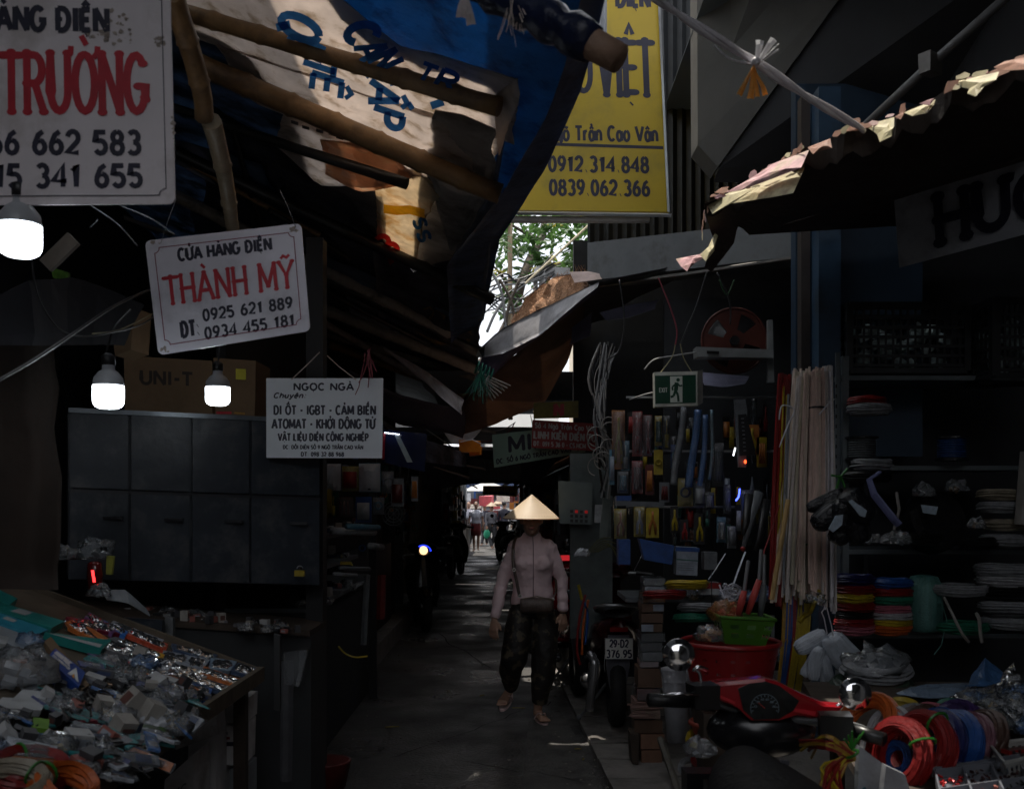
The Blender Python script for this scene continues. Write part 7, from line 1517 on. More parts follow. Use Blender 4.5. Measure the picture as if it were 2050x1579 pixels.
st_ = thing('tub_stand', 'dark box stand under the red tub', 'stand', (cR.x, cR.y, 0)); M().box((cR.x, cR.y, cR.z / 2 - .005), (.3, .3, cR.z - .01)).build('block', darkw, st_)
bag_at(1425, 1272, YR - .05, .075, 'clear bag with orange-brown goods in the red tub', clear, 5, seed=51, cm=mat('amber_goods', (.35, .17, .05), var=.5, scale=50), fl=.6)
cG = P(1485, 1286, YR - .02); t = thing('plastic_basket', 'green rectangular plastic basket standing on the red tub', 'basket', cG)
def rect(w, d, z, n=6): return [V((x, y, z)) + cG for x, y in [(-w + 2 * w * i / n, -d) for i in range(n)] + [(w, -d + 2 * d * i / n) for i in range(n)] + [(w - 2 * w * i / n, d) for i in range(n)] + [(-w, d - 2 * d * i / n) for i in range(n)]]
rw = [rect(.09 + z * .28, .07 + z * .25, z) for z in (0, .03, .05, .07, .09, .12)]
mb = M()
for i in range(5):
 for j in range(24):
  if i in (1, 3) and j % 2: continue
  mb.add([rw[i][j], rw[i][(j + 1) % 24], rw[i + 1][(j + 1) % 24], rw[i + 1][j]], [(0, 1, 2, 3)])
mb.build('wall', grnb, t); M().tube(rw[-1] + [rw[-1][0]], .008, 6, caps=False).build('rim', grnb, t, smooth=True); M().add(rw[0], [tuple(range(24))]).build('base', grnb, t)
t.rotation_euler = (0, .05, 0)
bag_at(1455, 1228, YR - .02, .075, 'bag of bright red parts in the green basket', clearr, 6, seed=52, cm=cm_['red'], fl=.8)
for k, (x0, y0, x1, y1, l) in enumerate(((1478, 1230, 1490, 1182, 'left red rubber grip sticking up from the green basket'), (1497, 1228, 1520, 1160, 'right red rubber grip sticking up from the green basket'), (1522, 1232, 1530, 1170, 'dark grey grip at the right of the red ones'))):
 tt = thing('rubber_grip', l, 'tool', P(x0, y0, 4.5)); M().tube([P(x0, y0, 4.48), P((x0 + x1) / 2, (y0 + y1) / 2, 4.47), P(x1, y1, 4.46)], [.012, .017, .013], 8).build('grip', (mat('salmon_rubber', (.52, .07, .06), rough=.5) if k < 2 else cm_['gry']), tt, smooth=True)
 M().tube([P(x1, y1, 4.46), P(x1 + 8 - k * 4, y1 - 60, 4.5)], .009, 6).build('shaft', steel, tt)
for k, (x0, y0, x1, y1, x2, y2) in enumerate(((1520, 985, 1500, 1050, 1487, 1098), (1535, 1000, 1525, 1060, 1512, 1100), (1500, 990, 1495, 1040, 1488, 1070))):
 tt = thing('pipe_wrench', ('long grey handled tool hanging with a red tip', 'dark pronged tool hanging beside the red strips', 'short dark tool behind the long grey one')[k], 'tool', P(x2, y2, 5.5))
 M().tube([P(x0, y0, 5.6), P(x1, y1, 5.55), P(x2, y2, 5.5)], [.03, .022, .010], 8, flat=.5).build('handle', cm_['gry' if k == 0 else 'blk'], tt, smooth=True)
 if k == 0: M().ball(P(x2, y2, 5.49), .014, 8, 6).build('tip', cm_['red'], tt)
fray_t = thing('wire_offcuts', 'tangle of pale wire offcuts behind the red grips', 'wire', P(1465, 1190, 4.7)); rg = random.Random(5)
for i in range(14): M().tube(smooth_path([P(1440 + rg.uniform(0, 20), 1175 + rg.uniform(-6, 20), 4.7), P(1460 + rg.uniform(-10, 14), 1180 + rg.uniform(-14, 24), 4.65), P(1478 + rg.uniform(-6, 6), 1195 + rg.uniform(-20, 10), 4.7)], 3), .004, 4).build('offcut', mat('bright_wire', (.55, .55, .62), rough=.3), fray_t)
tag(M().tube([P(1492, 1105, 5.2), P(1475, 1150, 5.0), P(1465, 1180, 4.8)], .005, 5).build('glossy_rod', mat('glossy_white', (.7, .75, .85), rough=.1)), 'thin glossy rod catching the light above the offcuts', 'rod')
tag(M().tube([P(1452, 1108, 5.4), P(1432, 1140, 5.3), P(1418, 1160, 5.3)], .003, 5).build('antenna', mat('glossy_white', (0, 0, 0))), 'thin bluish aerial slanting in front of the boxes', 'aerial')
tag(M().tube([P(1424, 1140, 5.3), P(1426, 1250, 5.3)], .003, 5).build('dark_rod', wblk), 'thin dark upright rod left of the green basket', 'rod')
ap = thing('slotted_post', 'grey slotted angle post right of the red tub', 'post', P(1542, 1420, 4.75)); M().prism([P(x, y, 4.75) for x, y in ((1535, 1232), (1551, 1232), (1547, 1620), (1532, 1620))], V((0, .012, 0))).build('angle', shm, ap)
for k in range(11): M().box(P(1542, 1250 + k * 20, 4.745), (.006, .004, .016)).build('slot', slot_m, ap)
fg = bag_at(1750, 1330, 4.4, .14, 'large clear wrapped bundle of grey cable below the third shelf', clear, 3, seed=61, cm=cm_['gry'], fl=.55)
coil('cable_coil', 'pale grey cable coil inside the large clear bundle', P(1755, 1338, 4.4), (0, -.25, 1), .13, .03, wm['grey'], 12, 5, None, squash=.7)
coil('cable_coil', 'dark green hose coil under the clear bundle', P(1745, 1378, 4.35), (0, -.2, 1), .15, .035, mat('wire_hose', (.03, .05, .035), rough=.4), 10, 6, None, squash=.7)
def RT(px, py, h=0.0): return P(px, py, (EYE - .80 - h) * 2000 / (py - 1005))
gt = thing('goods_table', 'right foreground table covered with wire coils and part trays', 'table', (1.5, 3.2, 0))
M().prism([V((.88, 2.2, .79)), V((2.6, 2.2, .79)), V((2.6, 4.4, .79)), V((1.28, 4.4, .79))], V((0, 0, -.03))).build('table_top', darkw, gt)
for x, y in ((1.0, 2.5), (1.4, 4.3), (2.5, 4.3)): M().box((x, y, .38), (.05, .05, .76)).build('leg', darkw, gt)
CO = [ # px py R r normal colour strands tie label
 (1735, 1440, .10, .026, (-.8, -.35, .5), 'orange', 14, None, 'large orange wire coil nearest the right mirror'), (1805, 1412, .055, .020, (-.3, -.6, .8), 'yellow', 9, None, 'small yellow coil behind the orange one'), (1820, 1422, .05, .016, (-.6, -.3, .6), 'grey', 9, None, 'slate grey coil beside the small yellow one'),
 (1785, 1448, .065, .022, (-.8, -.5, .4), 'white', 10, 2.0, 'white and grey coil overlapping the orange one'), (1765, 1478, .05, .018, (-.6, -.6, .5), 'grey', 10, None, 'grey coil lying in front of the white one'), (1838, 1428, .06, .022, (-.5, -.3, .8), 'brown', 10, None, 'brown coil in the back row'),
 (1858, 1420, .05, .02, (-.5, -.4, .8), 'pink', 10, None, 'pink coil in the back row'), (1872, 1440, .06, .022, (-.7, -.3, .6), 'blue', 11, None, 'mid blue coil in the second row'), (1888, 1440, .05, .02, (-.5, -.4, .7), 'amber', 10, None, 'golden coil set between two blue ones'),
 (1912, 1426, .065, .024, (-.6, -.3, .7), 'purple', 12, None, 'deep purple coil in the second row'), (1938, 1424, .05, .018, (-.5, -.3, .8), 'white', 10, None, 'small white coil right of the purple one'), (1900, 1404, .045, .016, (-.4, -.3, .8), 'green', 9, None, 'small teal-green coil in the back row'),
 (1800, 1492, .085, .026, (-.85, -.45, .3), 'red', 14, .6, 'large red wire coil in front, leaning left'), (1845, 1480, .088, .027, (-.85, -.45, .35), 'red', 15, 1.2, 'second large red coil with a green tie'), (1795, 1500, .04, .015, (-.8, -.5, .3), 'blue', 9, None, 'blue coil seen through the large red one'),
 (1882, 1470, .08, .024, (-.9, -.3, .3), 'navy', 13, None, 'navy coil right of the large red coils'), (1912, 1470, .08, .024, (-.9, -.3, .3), 'blue', 13, None, 'bright blue coil of the front row'), (1940, 1462, .07, .022, (-.9, -.3, .35), 'mauve', 12, None, 'mauve coil of the front row'), (1968, 1455, .068, .022, (-.9, -.3, .4), 'brown', 12, None, 'dark brown coil ending the front row')]
for k, (px, py, R1, r, n, c, s, tie, lab) in enumerate(CO):
 coil('wire_coil', lab, RT(px, py + 18, .055 if R1 > .06 else .03), n, R1, r, wm[c], s, 30 + k, tie)
tag(M().ball(RT(1965, 1478, .03), (.022, .02, .018), 10, 8).build('tape_roll', mat('peach_tape', (.4, .22, .18))), 'small peach roll below the brown coil', 'roll')
def tent(name, lab, A, B, m, cat='bag', seed=0): return tag(sheet([P(*q) for q in A], [P(*q) for q in B], 12, 7, wr=.025, fr=9, seed=seed).build(name, m, smooth=False), lab, cat)
tent('blue_bag', 'folded blue plastic bag standing in a peak', [(1935, 1375, 3.9), (1972, 1316, 3.9), (2000, 1345, 3.9)], [(1930, 1372, 3.8), (1965, 1372, 3.75), (2005, 1362, 3.8)], mat('blue_plastic', (.04, .10, .22), rough=.3, bump=.6))
tent('clear_sheet', 'crumpled clear sheeting right of the blue bag', [(1990, 1365, 3.9), (2030, 1325, 3.9), (2070, 1350, 3.9)], [(1995, 1375, 3.8), (2030, 1368, 3.8), (2070, 1375, 3.8)], clear2)
tent('blue_grey_bag', 'flat blue-grey bag at the back of the right table', [(1805, 1384, 4.1), (1850, 1368, 4.1), (1940, 1368, 4.1)], [(1800, 1390, 4.0), (1860, 1398, 3.9), (1950, 1390, 3.9)], mat('pale_blue_bag', (.14, .19, .26), rough=.3, bump=.8), seed=2)
tent('grey_bag', 'long grey film bag in front of the flat blue one', [(1870, 1400, 4.0), (1900, 1392, 4.0), (1945, 1385, 4.0)], [(1880, 1412, 3.8), (1920, 1405, 3.8), (1950, 1400, 3.8)], clear2, seed=3)
rg = random.Random(13)
for i in range(44):
 x, y = rg.uniform(1940, 2090), rg.uniform(1378, 1462)
 if x < 1985 and y > 1420: continue
 pr_ = rg.choice(bag_protos)
 dup(pr_, RT(x, y, .03 + rg.uniform(0, .03)), (rg.gauss(0, .3), rg.gauss(0, .3), rg.uniform(0, 6)), 'crumpled ' + pr_['desc'] + ' at the back right of the right table', rg.uniform(.7, 1.2), group='crumpled bags on the right table')
traym = mat('tray_plastic', (.20, .21, .24), rough=.3, var=.15, trans=.2)
def tray(lab, corners, cols_n, rows_n, h=.03, seed=0, pal=((.35, .02, .02), (.02, .02, .02), (.3, .3, .32))):
 q4 = [RT(x, y) for x, y in corners]; t = thing('parts_tray', lab, 'tray', q4[3]); up = V((0, 0, h))
 q = lambda a, b: q4[0].lerp(q4[1], a).lerp(q4[3].lerp(q4[2], a), b)
 M().prism(q4, V((0, 0, .004))).build('base', traym, t)
 def wall(a, b, nm, hh=1.0):
  s = (b - a).normalized().cross(V((0, 0, 1))) * .0025
  M().prism([a + s, b + s, b - s, a - s], up * hh).build(nm, traym, t)
 for a, b in (((0, 0), (1, 0)), ((1, 0), (1, 1)), ((1, 1), (0, 1)), ((0, 1), (0, 0))): wall(q(*a), q(*b), 'side')
 for i in range(1, cols_n): wall(q(i / cols_n, 0), q(i / cols_n, 1), 'divider', .9)
 for j in range(1, rows_n): wall(q(0, j / rows_n), q(1, j / rows_n), 'divider', .9)
 rg = random.Random(seed)
 for i in range(cols_n):
  for j in range(rows_n):
   mb = M(); c = rg.choice(pal)
   for _ in range(16):
    p = q((i + rg.uniform(.12, .88)) / cols_n, (j + rg.uniform(.12, .88)) / rows_n) + V((0, 0, rg.uniform(.006, .022)))
    if rg.random() < .5: mb.box(p, (.010, .007, .006), Matrix.Rotation(rg.uniform(0, 3), 3, V((rg.random(), rg.random(), 1))))
    else: mb.tube([p, p + V((rg.uniform(-.012, .012), rg.uniform(-.012, .012), rg.uniform(0, .008)))], .0028, 5)
   stuff(mb.build('components', mat('comp_%d' % (int(c[0] * 100) + int(c[2] * 1000)), c, rough=.25, var=.5, scale=60, metal=.2), t))
 return t
PAL = ((.42, .02, .02), (.02, .02, .02), (.3, .3, .33), (.05, .02, .02), (.4, .15, .12), (.03, .10, .11))
tray('grey part tray with red and dark switches, in front of the red coils', [(1812, 1520), (1985, 1500), (2040, 1528), (1870, 1556)], 3, 2, seed=1, pal=PAL)
tray('nearest part tray with compartments at the bottom right', [(1872, 1560), (2090, 1532), (2140, 1600), (1890, 1640)], 4, 2, seed=2, pal=PAL)
tray('narrow tray of dark connectors left of the white basket', [(1930, 1490), (1985, 1484), (2000, 1500), (1940, 1508)], 2, 1, seed=3, pal=((.03, .03, .03), (.35, .3, .2)))
wb = thing('plastic_basket', 'small white basket with slotted sides and strips of red parts', 'basket', RT(2020, 1530)); A = [(1980, 1487), (2070, 1478), (2080, 1510), (2012, 1526)]
mb = M(); T_ = [RT(x, y, .055) for x, y in A]; Bm = [RT(x + (5 if x < 2040 else -3), y + 34, 0) for x, y in A]; wbm = mat('basket_white', (.34, .34, .32), rough=.4)
for i in range(4):
 a, b, c_, d = T_[i], T_[(i + 1) % 4], Bm[(i + 1) % 4], Bm[i]; n = 14
 mb.add([a, b, a.lerp(d, .3), b.lerp(c_, .3)], [(0, 1, 3, 2)]); mb.add([a.lerp(d, .7), b.lerp(c_, .7), d, c_], [(0, 1, 3, 2)])
 for k in range(0, n, 2): mb.add([a.lerp(b, k / n).lerp(d.lerp(c_, k / n), .3), a.lerp(b, (k + 1) / n).lerp(d.lerp(c_, (k + 1) / n), .3), a.lerp(b, (k + 1) / n).lerp(d.lerp(c_, (k + 1) / n), .7), a.lerp(b, k / n).lerp(d.lerp(c_, k / n), .7)], [(0, 1, 2, 3)])
mb.build('wall', wbm, wb); M().tube(T_ + [T_[0]], .005, 6, caps=False).build('rim', wbm, wb)
for k in range(9): M().box(RT(2015 + k * 6, 1504 - k * .8, .03), (.012, .03, .012), .4).build('strip_part', cm_['red'] if k % 2 == 0 else blackp, wb)
for q, Yk, tx, lab in (([(1720, 1492), (1770, 1530), (1764, 1640), (1716, 1640)], 2.75, 1, 'white printed sack hanging at the front of the right table, behind'), ([(1774, 1532), (1812, 1550), (1840, 1640), (1762, 1640)], 2.6, 0, 'white printed sack nearest the trays')):
 b = Board('printed_bag', lab, q, Yk, mat('bag_white', (.30, .32, .35), rough=.4, var=.15, dirt=(.2, .2, .22), bump=.6), thick=.03, cat='bag')
 tx and b.line([(b.W * .25, b.H * .45), (b.W * .4, b.H * .36), (b.W * .55, b.H * .33)], .012, mat('teal_ink', (.03, .14, .20)), 'printed_mark')
ysh = thing('cable_sheaf', 'sheaf of yellow and red cables bursting out behind the black seat', 'cables', P(1690, 1500, 2.75)); rg = random.Random(9)
for i in range(46):
 a = rg.random(); c = ('yellow', 'amber', 'yellow', 'red')[i % 4] if i < 34 else 'red'
 s = P(1706 + rg.uniform(-6, 6), 1512 + rg.uniform(-8, 8), 2.75)
 e = P(1600 + rg.uniform(0, 40), 1478 + rg.uniform(-4, 40), 2.9) if a < .4 else P(1640 + rg.uniform(0, 70), 1600 + rg.uniform(0, 40), 2.6)
 m_ = P((1655 if a < .4 else 1655 + rg.uniform(-12, 25)), (1470 + rg.uniform(0, 30) if a < .4 else 1545 + rg.uniform(-10, 20)), 2.72)
 M().tube(smooth_path([s, m_, e], 4), .0042, 5).build('cable', wm[c], ysh)
M().torus(P(1706, 1508, 2.74), .018, .004, face((-.5, 0, .8)), 12, 5).build('tie', mat('green_tie', (0, 0, 0)), ysh)
for k in range(6): M().tube([P(1706, 1500, 2.74), P(1690 + k * 8, 1478 - (k % 3) * 8, 2.74)], .003, 4).build('green_strand', mat('green_tie', (0, 0, 0)), ysh)
bag_at(1400, 1500, 4.3, .07, 'white plastic bag behind the seat of the red scooter', clear2, 1, seed=71)
rb = mesh_tub('mesh_tub', 'low red basket near the ground behind the red scooter', P(1440, 1490, 4.6), [(.10, 0), (.115, .05), (.12, .06), (.13, .10)], mat('red_tub2', (.30, .05, .03), rough=.4), 32, (0,))
for k, (x, y, c) in enumerate(((1400, 1478, 'yellow'), (1410, 1520, 'red'), (1385, 1535, 'grey'))): coil('wire_coil', ('yellow coil peeping out behind the red scooter', 'small red coil near the strut', 'grey spool of wire on the ground behind the scooter')[k], P(x, y, 4.6), (0, -.5, 1), .05, .015, wm[c], 8, 60 + k)
#  SCOOTERS
tyre = mat('tyre', (.012, .012, .012), rough=.8, bump=.5); chrome = mat('chrome', (.75, .75, .78), rough=.06, metal=1, var=.02, bump=0)
redp = mat('red_paint', (.30, .010, .016), rough=.16, var=.06, scale=4, bump=0); blk_p = mat('black_paint', (.010, .010, .012), rough=.22, var=.1, bump=0); seatm = mat('seat_vinyl', (.008, .008, .009), rough=.6, bump=.4, bscale=60, spec=.25)
def sec_loft(mb, secs, n=14):
 """secs: (y, z, half width, half height)"""
 rows = []
 for y, z, w, h in secs:
  r = []
  for j in range(n):
   a = 2 * pi * j / n; ca, sa = math.cos(a), math.sin(a); e = .75
   r.append(V((w * math.copysign(abs(ca) ** e, ca), y, z + h * math.copysign(abs(sa) ** e, sa))))
  rows.append(r)
 o = len(mb.v); mb.grid(rows, True); mb.f += [tuple(range(o, o + n)), tuple(range(o + (len(rows) - 1) * n, o + len(rows) * n))[::-1]]; mb.mi += [0, 0]; return mb
def scooter(lab, loc, rot, paint, plate=None, rail=True, mirrors=True, sc=1.0, seat_mat=None, lean=0, muffler=-1):
 t = thing('motor_scooter', lab, 'scooter', loc, local=True, rot=(0, lean, rot)); t.scale = (sc,) * 3
 mX = face((1, 0, 0))
 for nm, y in (('rear_wheel', .22), ('front_wheel', 1.46)):
  w = M().torus((0, y, .27), .22, .055, mX, 28, 10).build(nm, tyre, t, smooth=True)
  M().lathe([(.03, -.04), (.06, -.035), (.16, -.02), (.17, 0), (.16, .02), (.06, .035), (.03, .04)], 20, (0, y, .27), mX).build('rim', steel, w)
 sec_loft(M(), [(-.02, .74, .05, .03), (.05, .70, .11, .07), (.25, .64, .16, .11), (.55, .58, .17, .13), (.80, .50, .15, .13), (.92, .40, .12, .08)]).build('body', paint, t, smooth=True)
 sec_loft(M(), [(.04, .80, .09, .03), (.2, .81, .135, .045), (.5, .78, .14, .04), (.78, .76, .10, .035), (.86, .74, .05, .02)]).build('seat', seat_mat or seatm, t, smooth=True)
 M().box((0, 1.05, .30), (.34, .34, .04)).build('floorboard', blk_p, t)
 sh = M(); rows = []
 for i in range(8):
  z = .28 + i * .1; w = .10 + .11 * math.sin(pi * min(1, (i + 1) / 7)); y = 1.22 - (z - .3) * .18
  rows.append([V((w * (j / 4 - 1), y + .08 * (1 - (j / 4 - 1) ** 2), z)) for j in range(9)])
 sh.grid(rows); sh.grid([[p + V((0, -.012, 0)) for p in r] for r in rows]); sh.build('leg_shield', paint, t, smooth=True)
 sec_loft(M(), [(1.25, .42, .07, .06), (1.45, .53, .08, .03), (1.70, .45, .05, .02)]).build('front_fender', paint, t, smooth=True)
 M().tube([(0, 1.14, .95), (0, 1.46, .27)], .03, 8).build('fork', steel, t)
 sec_loft(M(), [(.98, 1.0, .10, .035), (1.06, 1.02, .19, .06), (1.16, .99, .15, .07), (1.22, .96, .06, .04)]).build('handlebar_cowl', paint, t, smooth=True)
 M().tube(smooth_path([(-.34, .96, .99), (-.2, 1.04, 1.0), (.2, 1.04, 1.0), (.34, .96, .99)]), .013, 8).build('handlebar', steel, t)
 for s in (-1, 1):
  M().tube([(s * .34, .96, .99), (s * .22, 1.02, 1.0)], .019, 10).build('grip', blackp, t)
  if mirrors:
   M().tube(smooth_path([(s * .2, 1.04, 1.02), (s * .26, 1.02, 1.14), (s * .30, 1.01, 1.19)]), .005, 6).build('mirror_stalk', chrome, t)
   mi = M().lathe([(.004, .02), (.045, .012), (.052, 0)], 18, (s * .31, 1.0, 1.22), face((0, -1, .1))).build('mirror', blk_p, t, smooth=True)
 M().lathe([(.055, 0), (.05, .03), (.01, .05)], 16, (0, 1.2, .98), face((0, 1, 0))).build('headlight', chrome, t, smooth=True)
 if rail: M().tube(smooth_path([(-.14, .32, .80), (-.15, .05, .84), (-.10, -.07, .86), (0, -.09, .865), (.10, -.07, .86), (.15, .05, .84), (.14, .32, .80)]), .012, 8).build('grab_rail', steel, t, smooth=True)
 M().box((0, -.03, .70), (.12, .03, .03)).build('tail_light', mat('tail_red', (.16, .008, .008), rough=.15), t)
 M().prism([(-.07, -.04, .66), (.07, -.04, .66), (.08, .02, .45), (.055, .06, .30), (-.055, .06, .30), (-.08, .02, .45)], (0, .025, 0)).build('rear_fender', mat('fender_grey', (.12, .12, .14), rough=.35), t)
 M().tube([(muffler * .15, .75, .25), (muffler * .19, .35, .30), (muffler * .20, .02, .34)], [.03, .055, .05], 10).build('muffler', mat('muffler_metal', (.3, .3, .31), rough=.25, metal=.8), t, smooth=True)
 M().tube([(-.05, .45, .25), (-.24, .38, .03)], .012, 6).build('stand', steel, t); M().ball((-.25, .37, .025), .02, 8, 6).build('stand_foot', steel, t)
 if plate:
  pl = M().box((0, -.065, .575), (.19, .006, .14)).build('number_plate', mat('plate_white', (.58, .58, .55), rough=.35, var=.05), t)
  for tx, u0, u1, z in ((plate[0], -.062, .062, .585), (plate[1], -.085, .085, .517)):
   lettering(tx, u0, z, u1, z + .05, .008, lambda u, v, h: V((u, -.0685 - h, v))).build('number', ink_navy, pl)
  mb = M()
  for a, b in (((-.093, .507), (.093, .507)), ((.093, .507), (.093, .643)), ((.093, .643), (-.093, .643)), ((-.093, .643), (-.093, .507))): mb.tube([V((a[0], -.0685, a[1])), V((b[0], -.0685, b[1]))], .0016, 4)
  mb.build('plate_rim', ink_navy, pl)
 return t
sA = scooter('black and maroon scooter seen from behind, its white plate reading 29-D2 376.95', (.715, 6.72, .03), -.03, mat('maroon_paint', (.05, .008, .010), rough=.2, var=.1, bump=0), ('29-D2', '376.95'))
sB = scooter('dark olive scooter parked on the left far down the alley', (-1.27, 20.3, 0), -.1, mat('olive_paint', (.06, .065, .045), rough=.25, var=.1, bump=0), None, mirrors=False, sc=1.05)
M().prism([V((-.08, -.075, .50)), V((.08, -.075, .50)), V((.08, -.075, .62)), V((-.08, -.075, .62))], V((0, .004, 0))).build('number_plate', mat('plate_dim', (.3, .3, .32), rough=.4, var=.5, scale=30), sB)
for k, (x, y, r, l, m) in enumerate(((-1.62, 27.5, .4, 'scooter under a patterned cover beside the woman in white', 'violet_tarp'), (.02, 25.5, .25, 'scooter parked right of the far crowd, nearest of the two', 'slate_paint'), (.25, 28.5, .1, 'scooter parked further right behind the crowd', 'black_paint'), (-1.75, 24.2, -.2, 'dark scooter behind the olive one', 'red_paint'))):
 scooter(l, (x, y, 0), r, _m[m], None)
sC = scooter('scooter half hidden by the left stalls, its headlamp shining orange and blue', (-1.34, 13.6, 0), pi + .2, blk_p, None)
for o in [c for c in sC.children if c.name.startswith('headlight')]:
 o.data.materials[0] = mat('glow_amber', (1, .62, .3), emis=1.6)
M().torus(V((0, 1.2, .95)), .09, .018, face((0, 1, .3)), 20, 6, .2, 2.2).build('light_rim', mat('glow_blue', (.02, .05, 1), emis=1.2), sC)
sD = scooter('scooter with red, yellow and blue trim squeezed behind the plated one', (.55, 7.85, .03), .06, redp, None)
tag(M().tube([P(1158, 1170, 7.2), P(1165, 1200, 7.2)], .012, 6).build('yellow_tag', cm_['yel']), 'yellow tag hanging at the front scooter\'s left', 'tag')
for k, (pts, c, l) in enumerate((([(1172, 1190), (1160, 1240), (1155, 1300), (1162, 1330)], 'red', 'red strap looping down left of the plated scooter'), ([(1178, 1200), (1168, 1250), (1165, 1310)], 'orange', 'orange strap left of the plated scooter'), ([(1170, 1205), (1176, 1230), (1172, 1290)], 'blue', 'blue strap beside the orange one'))):
 cable('strap', [P(x, y, 6.9) for x, y in pts], .010, wm[c], l, 'strap')
sp_ = thing('fender_guard', 'silver curved guard left of the number plate', 'guard', P(1180, 1400, 6.6))
M().tube(smooth_path([P(1172, 1315, 6.6), P(1182, 1310, 6.55), P(1190, 1330, 6.55), P(1184, 1380, 6.55), P(1180, 1420, 6.6)]), [.012] * 5 + [.03] * 6 + [.04] * 6 + [.03] * 8, 10).build('guard', mat('muffler_metal', (0, 0, 0)), sp_, smooth=True)
cable('bead_chain', [P(1211, 1310, 6.5), P(1210, 1330, 6.5), P(1211, 1345, 6.5)], .003, steel, 'bead chain hanging left of the number plate', 'chain')
Yn = 3.0
rsn = thing('motor_scooter', 'near red scooter with round chrome mirrors, seen over its dark seat', 'scooter', (P(1540, 1400, Yn).x, Yn, 0))
cx = P(1535, 1400, Yn).x
cowl = [(1388, 1398), (1396, 1372), (1420, 1368), (1450, 1364), (1485, 1361), (1530, 1357), (1562, 1366), (1600, 1386), (1655, 1410), (1690, 1412), (1672, 1430), (1632, 1434), (1600, 1428), (1560, 1440), (1500, 1440), (1470, 1412), (1430, 1396)]
front = [P(x, y, Yn) for x, y in cowl]; cc = sum(front, V()) / len(front)
def layer(s, dy, dz=0): return [cc + (p - cc) * s + V((0, dy, dz)) for p in front]
mb = M(); mb.grid([layer(.92, -.012, -.004), layer(1, 0), layer(1.0, .05), layer(.9, .11, -.02), layer(.6, .15, -.05)], True)
n_ = len(front); mb.f.append(tuple(range(n_))); mb.f.append(tuple(range(4 * n_, 5 * n_))[::-1]); mb.mi += [0, 0]
mb.build('handlebar_cowl', redp, rsn, smooth=False)
for q in ([(1428, 1390), (1432, 1386), (1473, 1404), (1470, 1410)], [(1588, 1424), (1592, 1417), (1634, 1424), (1632, 1433)]): M().prism([P(x, y, Yn - .02) for x, y in q], V((0, .01, 0))).build('red_trim', mat('bright_red', (.55, .03, .04), rough=.2), rsn)
cl_ = [(1478, 1378), (1500, 1368), (1535, 1364), (1560, 1372), (1600, 1402), (1590, 1420), (1560, 1438), (1510, 1440), (1488, 1420)]
dsh = M().prism([P(x, y, Yn - .017) for x, y in cl_], V((0, .02, 0))).build('instrument_panel', mat('dash_black', (.010, .012, .014), rough=.12), rsn)
dc = P(1531, 1417, Yn - .0185); dk_ = mat('dial_print', (.22, .28, .32), rough=.5)
M().torus(dc, .042, .0008, face((0, 1, 0)), 30, 4, -.35, pi + .35).build('dial_ring', dk_, dsh)
for k in range(13):
 a = -.2 + (pi + .4) * k / 12; d = V((math.cos(a), 0, math.sin(a))); M().tube([dc + d * .034, dc + d * .040], .0009, 4).build('dial_tick', dk_, dsh)
for k in range(6):
 a = .2 + (pi - .4) * k / 5; c = dc + V((math.cos(a) * .028, 0, math.sin(a) * .028)); tx = str(100 - k * 20)
 lettering(tx, -.005, -.003, .005, .003, .0009, (lambda c: lambda u, v, h: c + V((u, -h, v)))(c)).build('dial_number', dk_, dsh)
M().tube([dc, dc + V((-.02, -.002, .018))], .0012, 5).build('needle', mat('needle_red', (.4, .03, .02)), dsh)
hz_ = cc + V((0, .06, -.05))
M().ball(hz_ + V((.01, .03, -.06)), (.17, .10, .09), 18, 10).build('lower_fairing', blk_p, rsn, smooth=True)
gl_, gr_ = P(1322, 1400, 2.95), P(1765, 1478, 2.85)
M().tube(smooth_path([gl_, P(1400, 1398, 3.0), hz_ + V((0, 0, -.01)), P(1690, 1450, 2.95), gr_]), .014, 8).build('handlebar', steel, rsn)
M().tube([P(1300, 1400, 2.93), P(1385, 1404, 2.98)], .020, 12).build('grip', blackp, rsn, smooth=True); M().tube([P(1770, 1480, 2.84), P(1690, 1455, 2.93)], .021, 12).build('grip', blackp, rsn, smooth=True)
M().box(P(1408, 1392, 2.97), (.08, .07, .07), .2).jitter(.006, 9).build('switch_pod', blackp, rsn); M().box(P(1672, 1452, 2.92), (.09, .07, .07), -.2).jitter(.006, 9).build('switch_pod', blackp, rsn)
M().tube([P(1320, 1392, 2.9), P(1365, 1388, 2.88), P(1400, 1390, 2.92)], .005, 6).build('brake_lever', chrome, rsn, smooth=True)
for (mx, my, rr, pts, nm) in ((1359, 1310, 31, [(1386, 1340), (1400, 1346), (1405, 1375), (1410, 1392)], (-.05, -1, .12)), (1712, 1388, 31, [(1690, 1408), (1676, 1412), (1668, 1430), (1672, 1448)], (-.1, -1, .15))):
 c = P(mx, my, Yn - .02); r = rr * Yn / 2000; fm = face(nm)
 mi = M().lathe([(.012, -.03), (r * .7, -.022), (r, -.006), (r * 1.04, 0), (r * 1.02, .003)], 28, c, fm).build('mirror', chrome, rsn, smooth=True)
 M().lathe([(r * .98, .001), (r * .6, .0042), (r * .3, .0055), (.002, .006)], 28, c, fm).build('mirror_glass', mat('mirror_glass', (.9, .9, .92), rough=.02, metal=1, var=.01, bump=0), rsn, smooth=True)
 M().tube(smooth_path([P(x, y, Yn) for x, y in pts]), .005, 8).build('mirror_stalk', chrome, rsn, smooth=True)
M().tube(smooth_path([P(1388, 1342, 3.0), P(1400, 1335, 3.0), P(1415, 1340, 3.02)]), .007, 6).build('mirror_clamp', chrome, rsn, smooth=True)
sec = M(); sx = P(1515, 1500, 2.65).x
rows = []
